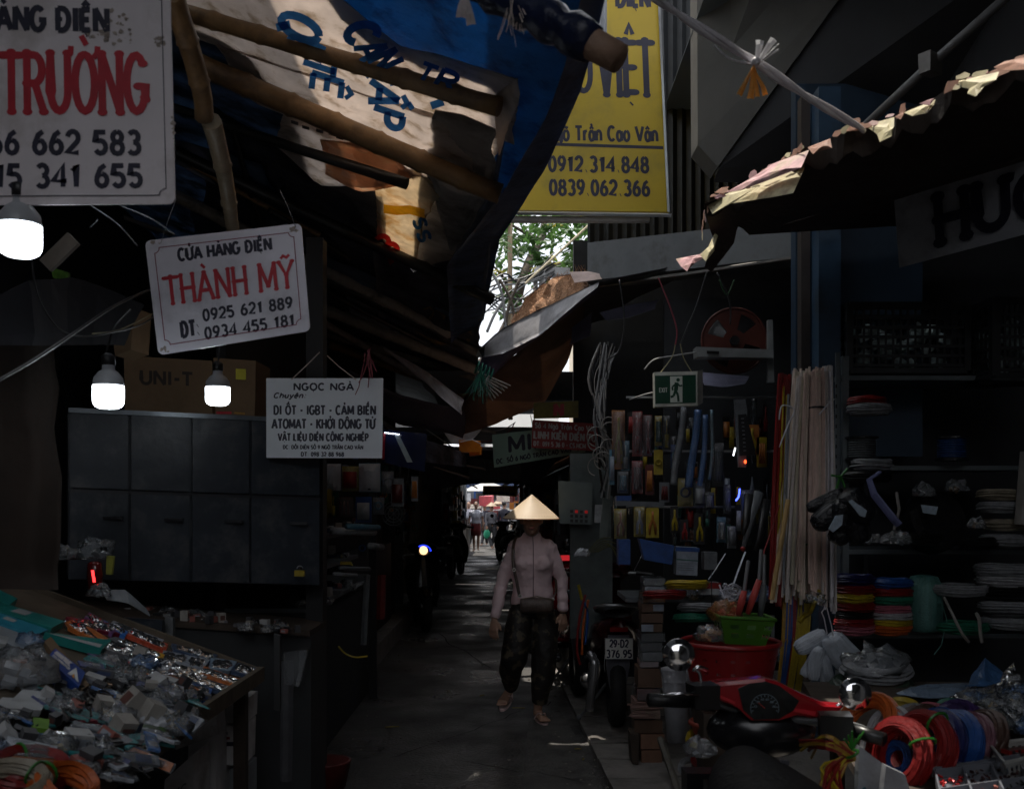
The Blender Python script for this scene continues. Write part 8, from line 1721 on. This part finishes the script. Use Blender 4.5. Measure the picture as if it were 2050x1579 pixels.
for i in range(9):
 t_ = i / 8; y = 2.80 - t_ * .75; z = .93 - .03 * t_ - (.03 * (1 - t_) ** 3); w = .10 + .075 * math.sin(min(1, t_ * 1.6) * pi / 2)
 rows.append([V((sx + w * math.cos(a), y, z - .12 + .12 * math.sin(a))) for a in [pi * j / 12 for j in range(13)]])
sec.grid(rows); sec.build('seat', seatm, rsn, smooth=True)
M().prism([P(x, y, 2.62) for x, y in ((1562, 1520), (1580, 1522), (1578, 1550), (1564, 1548))], V((0, .004, 0))).build('seat_badge', mat('badge_dim', (.06, .06, .07), rough=.4), rsn)
M().box((sx + .02, 2.45, .55), (.26, .75, .5)).jitter(.02, 5).build('body', blk_p, rsn)
M().box((sx + .02, 3.1, .45), (.26, .1, .6)).jitter(.02, 5).build('leg_shield', blk_p, rsn)
for y in (2.15, 3.45): M().torus((sx + .02, y, .27), .22, .055, face((1, 0, 0)), 26, 8).build('wheel', tyre, rsn, smooth=True)
#  PEOPLE
skin = mat('skin', (.40, .235, .165), rough=.55, var=.12, scale=14, bump=.2); hairm = mat('black_hair', (.012, .010, .009), rough=.45, bump=.8, bscale=60)
def remesh(o, vox, disp=0, dscale=.12, smooth_it=3):
 m = o.modifiers.new('union', 'REMESH'); m.mode = 'VOXEL'; m.voxel_size = vox; m.use_smooth_shade = True
 if smooth_it: q = o.modifiers.new('soften', 'SMOOTH'); q.iterations = smooth_it; q.factor = .5
 if disp:
  tx = bpy.data.textures.new('folds', 'CLOUDS'); tx.noise_scale = dscale
  d = o.modifiers.new('folds', 'DISPLACE'); d.texture = tx; d.strength = disp; d.mid_level = .5
 return o
def hand(mb, w, d, side, s=1.0, curl=.5, out=V((0, -1, 0))):
 """w wrist, d direction, out the way the back of the hand faces outwards"""
 d = V(d).normalized(); out = (out - d * out.dot(d)).normalized(); sd = d.cross(out) * side
 mb.tube([w - d * .03 * s, w, w + d * .035 * s, w + d * .085 * s], [(.019 * s, .024 * s), (.017 * s, .025 * s), (.016 * s, .036 * s), (.013 * s, .040 * s)], 10, up=out)
 for i, L_ in enumerate((.068, .078, .073, .058)):
  o = (i - 1.5) * .0205 * s; b = w + d * .078 * s + sd * o; seg = L_ * s / 3; dd = d.copy(); pts = [b - d * .012 * s, b]
  for k in range(3):
   dd = (dd - out * curl * (.32 + .1 * k) + sd * o * 1.2).normalized(); pts.append(pts[-1] + dd * seg)
  mb.tube(pts, [.010 * s, .0098 * s, .0092 * s, .0085 * s, .0066 * s], 7)
 b = w + d * .02 * s - sd * .026 * s; dd = (d * .75 - sd * .65 - out * .25).normalized()
 mb.tube([w + d * .008 * s - sd * .012 * s, b, b + dd * .036 * s, b + (dd + d * .5).normalized() * .066 * s], [.013 * s, .013 * s, .011 * s, .008 * s], 7)
def head(mb, c, s=1.0, yaw=0):
 rz = Matrix.Rotation(yaw, 3, 'Z'); c = V(c)
 mb.ball(c + rz @ V((0, .012, .02)) * s, (.074 * s, .092 * s, .098 * s), 18, 14)
 mb.ball(c + rz @ V((0, -.018, -.035)) * s, (.056 * s, .066 * s, .078 * s), 16, 12)
 mb.ball(c + rz @ V((0, -.048, -.085)) * s, (.027 * s, .026 * s, .024 * s), 10, 8)      # chin
 mb.tube([c + rz @ V((0, -.082, .015)) * s, c + rz @ V((0, -.096, -.015)) * s, c + rz @ V((0, -.104, -.030)) * s, c + rz @ V((0, -.082, -.036)) * s], [.008 * s, .011 * s, .014 * s, .009 * s], 8)
 for q in (-1, 1):
  mb.ball(c + rz @ V((q * .076, .01, -.005)) * s, (.010 * s, .020 * s, .031 * s), 8, 8)
  mb.ball(c + rz @ V((q * .045, -.056, -.022)) * s, (.022 * s, .018 * s, .020 * s), 8, 8)
 mb.ball(c + rz @ V((0, -.080, .035)) * s, (.050 * s, .014 * s, .010 * s), 10, 6)
 mb.ball(c + rz @ V((0, -.083, -.058)) * s, (.022 * s, .012 * s, .008 * s), 10, 6)
def face_bits(t, c, s=1.0, yaw=0):
 rz = Matrix.Rotation(yaw, 3, 'Z'); c = V(c)
 for q in (-1, 1):
  M().ball(c + rz @ V((q * .030, -.080, .008)) * s, (.013 * s, .007 * s, .0065 * s), 10, 6).build('eye', mat('eye_white', (.5, .48, .45), rough=.2), t)
  M().ball(c + rz @ V((q * .030, -.0865, .008)) * s, (.006 * s, .003 * s, .006 * s), 8, 6).build('iris', mat('iris_dark', (.015, .01, .008), rough=.1), t)
  M().tube([c + rz @ V((q * .016, -.088, .030)) * s, c + rz @ V((q * .032, -.088, .036)) * s, c + rz @ V((q * .050, -.075, .030)) * s], .0035 * s, 5).build('eyebrow', hairm, t)
 M().ball(c + rz @ V((0, -.091, -.060)) * s, (.021 * s, .006 * s, .0065 * s), 10, 6).build('lips', mat('lips', (.32, .10, .09), rough=.4), t)
def cone_hat(t, c, r, h, m, seed=0, tilt=(0, 0)):
 c = V(c); mt = Matrix.Rotation(tilt[0], 3, 'X') @ Matrix.Rotation(tilt[1], 3, 'Y')
 prof = [(r, 0), (r * .995, .004)] + [(r * (1 - k / 24), h * (k / 24) ** .97) for k in range(1, 24)] + [(r * .02, h * .985), (.001, h * .99)]
 ht = M().lathe(prof, 56, c, mt, caps=False)
 ht.lathe([(q[0] * .985, q[1] - .006) for q in prof[::-1]], 56, c, mt, caps=False)
 hh = ht.build('conical_hat', m, t, smooth=True)
 mb = M()
 for k in range(1, 15): mb.torus(c + mt @ V((0, 0, h * k / 16 * 1.0)), r * (1 - k / 16) + .0006, .0011, mt, 48, 4)
 stuff(mb.build('hoop', mat('hat_hoop', (.55, .40, .24), rough=.6), hh)); M().torus(c, r, .0035, mt, 56, 6).build('hat_rim', mat('hat_rim', (.45, .24, .12), rough=.6), hh)
 return hh
hatm = mat('hat_straw', (.78, .62, .44), rough=.55, var=.07, scale=(3, 3, 14), bump=.25, trans=.2)
YW = 7.2
def W(px, py, dy=0.0): return P(px, py, YW) + V((0, dy, 0))
wm_ = thing('person', 'person in a conical hat and pale pink long-sleeved shirt walking down the middle of the alley', 'person', (W(1066, 1440).x, YW, 0))
wm_['label'] = 'person in a conical hat and pink shirt walking towards us in the middle'
hc = W(1064, 1040, -.0) ; hc.z = 1.455
mb = M(); head(mb, hc)
mb.tube([hc + V((0, .015, -.05)), W(1065, 1072, .02), W(1065, 1092, .03)], [.048, .050, .07], 12)
sh_l, el_l, wr_l = W(1030, 1092, .01), W(1007, 1160, .03), W(990, 1238, -.05)
sh_r, el_r, wr_r = W(1102, 1092, .01), W(1124, 1158, .04), W(1127, 1226, .0)
mb.tube([W(1065, 1085, .02), W(1065, 1120, .02), W(1065, 1165, .02), W(1066, 1205, .02), W(1066, 1232, .03)], [(.07, .11), (.095, .14), (.085, .12), (.095, .15), (.08, .13)], 14, up=(0, 1, 0))
for a, b, c_, sd in ((sh_l, el_l, wr_l, 1), (sh_r, el_r, wr_r, -1)):
 mb.tube([a, a.lerp(b, .5), b, b.lerp(c_, .4), c_], [.036, .036, .032, .030, .021], 10)
 hand(mb, c_, (c_ - b).normalized() * .6 + V((0, -.05, -1)), sd, .98, .55, V((.55 * -sd, -.8, 0)))
hipL, hipR = W(1045, 1228, .03), W(1086, 1228, .03)
knL, anL = W(1032, 1318, -.02), W(1022, 1384, .22)
knR, anR = W(1082, 1322, .0), W(1077, 1420, .04)
for a, b, c_ in ((hipL, knL, anL), (hipR, knR, anR)): mb.tube([a, a.lerp(b, .5), b, b.lerp(c_, .35), c_], [.078, .066, .050, .050, .030], 12)
fl0, fl1 = anL + V((0, .03, -.02)), W(1006, 1410, .05)
mb.tube([fl0, fl0.lerp(fl1, .5), fl1 + V((0, 0, .01))], [(.030, .028), (.024, .036), (.013, .042)], 10, up=(0, -.4, 1))
fr0, fr1 = V((anR.x - .005, anR.y + .05, .045)), V((anR.x + .045, anR.y - .15, .035))
mb.tube([fr0, fr0.lerp(fr1, .5), fr1], [(.034, .030), (.028, .036), (.014, .042)], 10, up=(0, 0, 1)); mb.tube([anR, V((anR.x, anR.y + .02, .05))], [.032, .034], 10)
for base, dr, s_ in ((fl1, (fl1 - fl0).normalized(), V((1, 0, 0))), (fr1, (fr1 - fr0).normalized(), V((.96, .26, 0)))):
 for k in range(5):
  b = base + s_ * (k - 2) * .0165; mb.tube([b - dr * .01, b + dr * (.03 - .003 * abs(k - (1 if base is fl1 else 3)))], [.0095, .0075], 7)
remesh(mb.build('body', skin, wm_), .0055, 0, smooth_it=2)
face_bits(wm_, hc)
sc_h = M().ball(hc + V((0, .022, .03)), (.082, .095, .092), 18, 12); sc_h.v = [p for p in sc_h.v]
sc_h.tube([hc + V((0, .09, 0)), hc + V((0, .10, -.10)), hc + V((.01, .09, -.17))], [.05, .045, .02], 10); sc_h.build('hair', hairm, wm_, smooth=True)
pinkm = mat('pink_shirt', (.80, .60, .62), rough=.48, var=.06, scale=5, bump=.35, bscale=26, spec=.4)
mb = M()
mb.tube([W(1065, 1066, .025), W(1065, 1074, .03), W(1065, 1082, .025), W(1065, 1092, .02), W(1065, 1108, .015), W(1065, 1128, .0), W(1065, 1148, .01), W(1066, 1172, .015), W(1066, 1194, .02), W(1067, 1206, .02)],
  [(.052, .062), (.060, .078), (.075, .125), (.092, .158), (.104, .158), (.122, .156), (.112, .146), (.104, .142), (.110, .152), (.112, .156)], 24, up=(0, 1, 0))
for a, b, c_ in ((W(1034, 1095, .015), el_l, wr_l), (W(1098, 1095, .015), el_r, wr_r)):
 P_ = smooth_path([a, a.lerp(b, .5), b, b.lerp(c_, .5), c_.lerp(b, .03)], 5); n_p = len(P_)
 mb.tube(P_, [lerp(.066, .034, (i / n_p) ** .8) + .0035 * math.sin(i * 2.1) * (i > n_p * .55) for i in range(n_p)], 16)
for s in (-1, 1): mb.ball(W(1065 + s * 31, 1096, .015), .060, 14, 10)
for s in (-1, 1): mb.ball(W(1065 + s * 19, 1127, -.075), (.062, .052, .058), 14, 10)
remesh(mb.build('shirt', pinkm, wm_), .007, .022, .075, 3)
M().tube([W(1066, 1072, -.062), W(1067, 1090, -.085), W(1067, 1115, -.125), W(1067, 1135, -.128), W(1067, 1160, -.105), W(1067, 1200, -.098)], .003, 5).build('zip', mat('zip_pink', (.30, .19, .20)), wm_)
trm = mat('floral_trousers', (.018, .013, .010), rough=.6, var=.5, scale=20, bump=.5, bscale=18)
nt = trm.node_tree; bs = nt.nodes['Principled BSDF']; vo = nt.nodes.new('ShaderNodeTexVoronoi'); vo.inputs['Scale'].default_value = 1; vo.feature = 'SMOOTH_F1'
nt.links.new(_coord(nt, 13), vo.inputs['Vector']); nz2 = nt.nodes.new('ShaderNodeTexNoise'); nz2.inputs['Scale'].default_value = 1; nz2.inputs['Detail'].default_value = 5; nt.links.new(_coord(nt, 16), nz2.inputs['Vector'])
rp2 = nt.nodes.new('ShaderNodeValToRGB'); rp2.color_ramp.elements[0].position = .54; rp2.color_ramp.elements[0].color = (.012, .009, .008, 1); rp2.color_ramp.elements[1].position = .60; rp2.color_ramp.elements[1].color = (.085, .066, .042, 1)
nt.links.new(nz2.outputs[0], rp2.inputs[0]); nt.links.new(rp2.outputs[0], bs.inputs['Base Color'])
mb = M()
mb.tube([W(1066, 1192, .02), W(1066, 1210, .02), W(1066, 1232, .025)], [(.10, .135), (.11, .148), (.11, .15)], 18, up=(0, 1, 0))
for pts, rr in (([W(1046, 1222, .03), W(1038, 1262, .0), W(1030, 1310, -.02), W(1022, 1350, .08), W(1023, 1386, .19)], [.095, .105, .098, .080, .048]), ([W(1088, 1222, .03), W(1090, 1262, .02), W(1089, 1315, .0), W(1086, 1360, .01), W(1079, 1408, .04)], [.095, .105, .095, .082, .056])):
 P_ = smooth_path(pts, 5); mb.tube(P_, [lerp(rr[min(4, i // 5)], rr[min(4, i // 5 + 1)], (i % 5) / 5) for i in range(len(P_))], 18)
remesh(mb.build('trousers', trm, wm_), .009, .02, .10, 4)
cone_hat(wm_, V((W(1064, 1035).x, YW, W(0, 1037).z)), .205, .172, hatm, tilt=(.02, .012))
M().tube(smooth_path([hc + V((-.07, -.02, .0)), hc + V((-.045, -.045, -.09)), hc + V((0, -.055, -.118)), hc + V((.045, -.045, -.09)), hc + V((.07, -.02, 0))]), .003, 5).build('chin_strap', mat('chin_strap', (.25, .2, .18)), wm_)
sand = mat('pink_sandal', (.75, .55, .54), rough=.5)
def sandal(a, b, upv, out):
 t_ = (b - a).normalized(); s = t_.cross(upv).normalized(); up = s.cross(t_).normalized(); a = a - t_ * .035; b = b + t_ * .035; mb = M(); pr_ = []
 for i in range(16):
  an = 2 * pi * i / 16; x = math.cos(an); y = math.sin(an); pr_.append((a + b) / 2 + t_ * x * (b - a).length / 2 + s * y * (.036 + .008 * x) * (1 if abs(x) < .95 else .6) - up * .032)
 so = mb.prism(pr_, -up * .018).build('sandal', sand, wm_)
 c = (a + b) / 2 + t_ * .055
 for q in (-1, 1): M().tube(smooth_path([c + up * .018, c - t_ * .04 + s * q * .025 + up * .02, c - t_ * .075 + s * q * .042 - up * .025]), .007, 6, flat=.5).build('sandal_strap', sand, so)
 M().ball(c + up * .018, (.012, .012, .008), 8, 6).build('buckle', mat('sandal_buckle', (.5, .45, .4), rough=.2, metal=.6), so)
sandal(fl0 + V((0, 0, -.02)), fl1, V((0, -.3, 1)), 1); sandal(V((fr0.x, fr0.y, .048)), V((fr1.x, fr1.y, .045)), V((0, 0, 1)), 1)
bgl_ = M().torus(wr_r + V((0, 0, .0)), .026, .004, face((0, 0, 1)), 16, 6).build('wristband', blackp, wm_)
sb = thing('shoulder_bag', 'dark mottled shoulder bag worn across the pink shirt', 'bag', W(1073, 1225, -.17))
bagm = mat('bag_leather', (.085, .06, .05), rough=.4, var=.6, scale=26, bump=.5)
mb = M(); rows = []
for i in range(9):
 u = i / 8 * 2 - 1; rows.append([W(1074, 1207, -.165) + V((u * .118, .045 * math.cos(a) * (1 - .25 * u ** 4), .058 * math.sin(a) * (1 - .18 * u ** 4))) for a in [2 * pi * j / 14 for j in range(14)]])
mb.grid(rows, True); mb.f += [tuple(range(14)), tuple(range(8 * 14, 9 * 14))]; mb.mi += [0, 0]; mb.jitter(.004, 14); mb.build('pouch', bagm, sb, smooth=True)
M().tube([W(1044, 1193, -.19), W(1074, 1188, -.205), W(1104, 1195, -.19)], .003, 5).build('zip', mat('brass_dim', (.25, .2, .12), metal=.6, rough=.3), sb)
strap = smooth_path([W(1040, 1190, -.16), W(1034, 1160, -.15), W(1028, 1128, -.14), W(1027, 1100, -.10), W(1030, 1082, -.03), W(1036, 1074, .04)], 6)
M().tube(strap, .011, 8, flat=.3, up=(0, -1, 0)).build('strap', mat('strap_leather', (.07, .045, .035), rough=.4), sb, smooth=True)
M().tube(smooth_path([W(1106, 1192, -.15), W(1112, 1180, -.10), W(1113, 1165, .0), W(1108, 1120, .12)]), .009, 8, flat=.4).build('strap', mat('strap_leather', (0, 0, 0)), sb)
for x, y in ((1041, 1188), (1029, 1137), (1105, 1194)): M().torus(W(x, y, -.17), .010, .0025, face((0, 1, 0)), 12, 5).build('ring', chrome, sb)
def far_person(lab, base, H, shirt, legs, skirt=None, hat=None, stride=.12, yaw=0, hairl=False, sleeves=True, carry=0):
 s = H / 1.62; t = thing('person', lab, 'person', base); B = V(base); ry = Matrix.Rotation(yaw, 3, 'Z')
 def J(x, y, z): return B + (ry @ V((x, y, z))) * s
 mb = M(); hcn = J(0, 0, 1.50); head(mb, hcn, s, yaw)
 mb.tube([J(0, .01, 1.44), J(0, .02, 1.34)], [.048 * s, .055 * s], 10)
 mb.tube([J(0, .02, 1.33), J(0, .01, 1.22), J(0, .0, 1.05), J(0, .01, .90), J(0, .02, .82)], [(.06 * s, .12 * s), (.10 * s, .145 * s), (.08 * s, .115 * s), (.095 * s, .15 * s), (.08 * s, .13 * s)], 12, up=ry @ V((0, 1, 0)))
 arms = []
 for q in (-1, 1):
  a, b, c_ = J(q * .165, .01, 1.30), J(q * .215, .03, 1.05), J(q * (.235 + carry * .0), -.05 - carry * .1, .83 + carry * .1)
  arms.append((a, b, c_)); mb.tube([a, a.lerp(b, .5), b, b.lerp(c_, .4), c_], [.044 * s, .038 * s, .032 * s, .030 * s, .020 * s], 8)
  hand(mb, c_, ry @ V((0, -.1, -1)), -q, s, .5, ry @ V((q * .5, -.8, 0)))
 for q in (-1, 1):
  f = stride * q; hp, kn, an = J(q * .08, .02, .84), J(q * .075, -f * .6, .46), J(q * .06, f, .08 + (.03 if f > 0 else 0))
  mb.tube([hp, hp.lerp(kn, .5), kn, kn.lerp(an, .35), an], [.078 * s, .066 * s, .048 * s, .048 * s, .028 * s], 10)
  mb.tube([an + V((0, .03, -.03)) * s, an + (ry @ V((q * .02, -.14, -.045))) * s], [(.032 * s, .028 * s), (.016 * s, .040 * s)], 8, up=(0, 0, 1))
 remesh(mb.build('body', skin, t), .009, smooth_it=2); face_bits(t, hcn, s, yaw)
 hb_ = M().ball(hcn + (ry @ V((0, .026, .035))) * s, (.083 * s, .092 * s, .09 * s), 14, 10)
 if hairl: hb_.ball(hcn + (ry @ V((0, .09, .06))) * s, .04 * s, 10, 8)
 hb_.build('hair', hairm, t, smooth=True)
 mb = M(); mb.tube([J(0, .02, 1.36), J(0, .02, 1.32), J(0, .01, 1.22), J(0, -.005, 1.12), J(0, .0, 1.02), J(0, .01, .92)], [(.06 * s, .08 * s), (.085 * s, .15 * s), (.118 * s, .165 * s), (.115 * s, .15 * s), (.1 * s, .14 * s), (.11 * s, .155 * s)], 16, up=ry @ V((0, 1, 0)))
 for a, b, c_ in arms:
  e = c_ if sleeves else a.lerp(b, .62); pts = [a, a.lerp(e, .5), e.lerp(a, .04)]; mb.tube([a, b, c_.lerp(b, .06)] if sleeves else pts, [.062 * s, .046 * s, .036 * s] if sleeves else [.062 * s, .056 * s, .052 * s], 12)
 remesh(mb.build('shirt', shirt, t), .012, .012, .12, 2)
 mb = M()
 if skirt: mb.tube([J(0, .01, .97), J(0, .02, .86), J(0, .0, .70), J(0, -.01, .52)], [(.10 * s, .135 * s), (.12 * s, .165 * s), (.13 * s, .17 * s), (.13 * s, .165 * s)], 18, up=ry @ V((0, 1, 0))); mb.build('skirt', skirt, t, smooth=True)
 else:
  for q in (-1, 1):
   f = stride * q; mb.tube([J(q * .07, .02, .94), J(q * .085, .01, .80), J(q * .078, -f * .6, .46), J(q * .06, f, .10)], [.11 * s, .10 * s, .075 * s, .055 * s], 12)
  remesh(mb.build('trousers', legs, t), .012, .012, .12, 2)
 if hat: cone_hat(t, J(0, .0, 1.56), .21 * s, .16 * s, hat)
 return t
fw = G(953, 1104)
far_person('person in a white short-sleeved blouse and maroon skirt walking far down the alley', fw, 1.60, mat('white_blouse', (.62, .64, .74), rough=.6, var=.05, bump=.2), None, skirt=mat('maroon_skirt', (.13, .012, .015), rough=.6), hairl=True, sleeves=False, stride=.10)
dhat = mat('dull_hat', (.35, .26, .18), rough=.6, var=.1)
gp1 = G(984, 1098); far_person('person in a conical hat and grey jacket right of the white blouse', gp1, 1.5, mat('grey_jacket', (.13, .13, .15), rough=.7), mat('dark_trousers', (.02, .02, .025)), hat=dhat, yaw=.5)
gp2 = G(970, 1092); far_person('person in a conical hat half hidden behind the white blouse', gp2, 1.52, mat('dark_jacket', (.03, .03, .05), rough=.7), mat('dark_trousers', (0, 0, 0)), hat=mat('pale_hat', (.55, .45, .34), rough=.6, var=.1), yaw=-.3)
far_person('person in dark clothes by the scooters on the far left', G(925, 1088), 1.62, mat('dark_jacket', (0, 0, 0)), mat('dark_trousers', (0, 0, 0)), yaw=.8)
for k, (px, yy, h, sm, hh) in enumerate(((938, 34.5, 1.6, 'white_blouse', None), (997, 36, 1.58, 'maroon_skirt', dhat), (1010, 34, 1.62, 'dark_jacket', None))):
 far_person(('person in a pale top in the crowd left of the maroon skirt', 'person in a red top and conical hat deep in the crowd', 'person in a dark top at the right of the crowd')[k], V(((px - 1025) / 2000 * yy, yy, 0)), h, _m[sm], mat('dark_trousers', (0, 0, 0)), hat=hh, yaw=(.4, -.2, 2.6)[k])
gbag = thing('green_bag', 'green bag carried by the person in the grey jacket', 'bag', G(979, 1090)); M().ball(gp1 + V((-.16, -.1, .5)), (.11, .07, .16), 12, 8).jitter(.02, 5).build('sack', mat('green_bag', (.02, .30, .16), rough=.5), gbag)
tent('hanging_cloth', 'dark blue cloth hung behind the far crowd', [(890, 960, 41), (960, 966, 41), (1080, 962, 41)], [(890, 992, 41), (960, 986, 41), (1080, 994, 41)], tarp_edge, cat='cloth')
for k in range(26):
 px, py = random.Random(k).uniform(915, 1060), random.Random(k + 90).uniform(982, 1048); Yk = 39 + k % 4
 tag(M().box(P(px, py, Yk), (.35 + .2 * (k % 3), .3, .3 + .12 * (k % 4)), k).build('stall_goods', cm_[('dred', 'gry', 'blu', 'wht', 'blk', 'grn', 'org', 'blk')[k % 8]]), ('dark red', 'grey', 'blue', 'pale', 'black', 'green', 'orange', 'black')[k % 8] + ' bundle stacked behind the far crowd', 'goods')['group'] = 'bundles stacked behind the far crowd'
tag(M().lathe([(.9, 0), (.6, .16), (.25, .27), (.02, .32)], 12, V((-.9, 37, 2.0)), caps=False).build('parasol_canopy', mat('parasol_white', (.75, .73, .70), rough=.7, trans=.3)), 'white parasol opened above the crowd at the end', 'parasol')
#  FAR ALLEY: stalls and hanging cloths, both sides
rg = random.Random(41)
for side, lab in ((-1, 'left'), (1, 'right')):
 for k, y in enumerate((17.0, 19.6, 22.2, 24.8, 27.4, 30.0) if side < 0 else (10.0, 12.4, 14.8, 17.2, 19.6, 22.0, 24.6, 27.2, 30.0)):
  x = (-1.95 if y < 20 else -1.52) if side < 0 else kerb_x(y) + .62; h = rg.uniform(2.3, 2.8)
  t = thing('market_stall', ('%s stall %s of the far alley' % (('nearest', 'second nearest', 'third', 'fourth', 'fifth', 'sixth', 'seventh', 'eighth', 'farthest')[k], 'on the left side' if side < 0 else 'on the right side')), 'stall', (x, y, 0), group='far market stalls on the ' + lab)
  M().box((x + side * .45, y + 1.2, h / 2), (.8, 2.3, h)).build('booth', mat('stall_dark', (0, 0, 0)), t)
  M().box((x - side * .02, y + 1.2, .45), (.3, 2.2, .9)).build('counter', rg.choice((darkw, cm_['gry'], cm_['blk'])), t)
  cm2 = rg.choice((tarp_dark, brown_t, tarp_edge, violet))
  if y < 30: sheet([V((x + side * .4, y, h)), V((x + side * .4, y + 2.4, h))], [V((x - side * .55, y, h - .45)), V((x - side * .55, y + 2.4, h - .5))], 8, 5, wr=.04).build('awning', cm2, t)
  for i in range(9):
   zz = rg.uniform(1.0, 2.1); yy = y + rg.uniform(.1, 2.2); m = cm_[rg.choice(('red', 'yel', 'blu', 'wht', 'gry', 'blk', 'dred', 'org', 'pale'))]
   M().box((x - side * .03, yy, zz), (.08, rg.uniform(.1, .3), rg.uniform(.12, .4)), rg.uniform(-.3, .3)).build('hanging_goods', m, t)
   M().box((x - side * .03, y + rg.uniform(.1, 2.2), .98), (.2, rg.uniform(.1, .3), rg.uniform(.1, .25)), rg.uniform(-.3, .3)).build('goods', cm_[rg.choice(('red', 'wht', 'yel', 'gry', 'pale', 'blk'))], t)
tent('hanging_cloth', 'dark awning cloth closing off the alley above the far crowd', [(845, 880, 14), (940, 900, 14.2), (1110, 905, 14)], [(845, 985, 14), (945, 968, 14.2), (1110, 968, 14)], tarp_dark, cat='cloth')
dsg = Board('shop_sign', 'very dark sign with dim lettering above the far yellow sign', [(938, 918), (1042, 920), (1042, 962), (940, 958)], 13.6, mat('night_board', (.015, .022, .03), rough=.4)); dsg.ftext('LÊ VŨ', .3, .5, .75, .85, .2, mat('dim_ink', (.05, .07, .08)), knob=.3); dsg.ftext('NGÕ TRẦN CAO VÂN', .08, .12, .92, .32, .2, mat('dim_ink', (0, 0, 0)))
for k in range(9):
 px, py = rg.uniform(925, 1010), rg.uniform(975, 1020); Yk = rg.uniform(33, 40); w = rg.uniform(.2, .5)
 tag(M().box(P(px, py, Yk), (w, .3, w * rg.uniform(.3, .8)), rg.uniform(-.5, .5)).jitter(.05, 2).build('wrapped_goods', mat('bright_goods%d' % (k % 4), ((.75, .75, .78), (.7, .72, .8), (.6, .1, .12), (.7, .65, .55))[k % 4], rough=.5)), 'bright wrapped goods in the sun at the alley end', 'goods')['group'] = 'bright goods at the alley end'
for k, (A, B, m, l) in enumerate((([(800, 862, 8.5), (850, 880, 9), (930, 905, 10)], [(800, 905, 8.5), (850, 925, 9), (935, 935, 10)], tarp_dark, 'dark cloth under the poles left of the orange bundle'), ([(640, 850, 7), (770, 850, 7.2)], [(640, 905, 7), (770, 905, 7.2)], tarp_dark, 'dark cloth behind the small white sign'))):
 tent('hanging_cloth', l, A, B, m, cat='cloth', seed=k)
for k, (x, y, a) in enumerate(((862, 898, .5), (905, 945, .3), (880, 878, .6), (935, 932, .2), (915, 868, .5), (955, 860, .2))):
 tag(M().box(P(x, y, 11.5), (.42, .2, .012), Matrix.Rotation(a, 3, 'Y')).jitter(.02, 6).build('roof_scrap', (steel, bamboo_old)[k % 2]), ('metal scrap jutting out left of the orange bundle', 'lath scrap over the dark awning cloth', 'metal scrap under the grey-blue tarpaulin', 'lath scrap above the far yellow sign', 'metal scrap above the orange bundle', 'lath scrap behind the brown tarpaulin')[k], 'scrap')
for p in bag_protos + box_protos + pk_protos + [gad, prt]:
 for c in list(p.children): bpy.data.objects.remove(c)
 bpy.data.objects.remove(p)
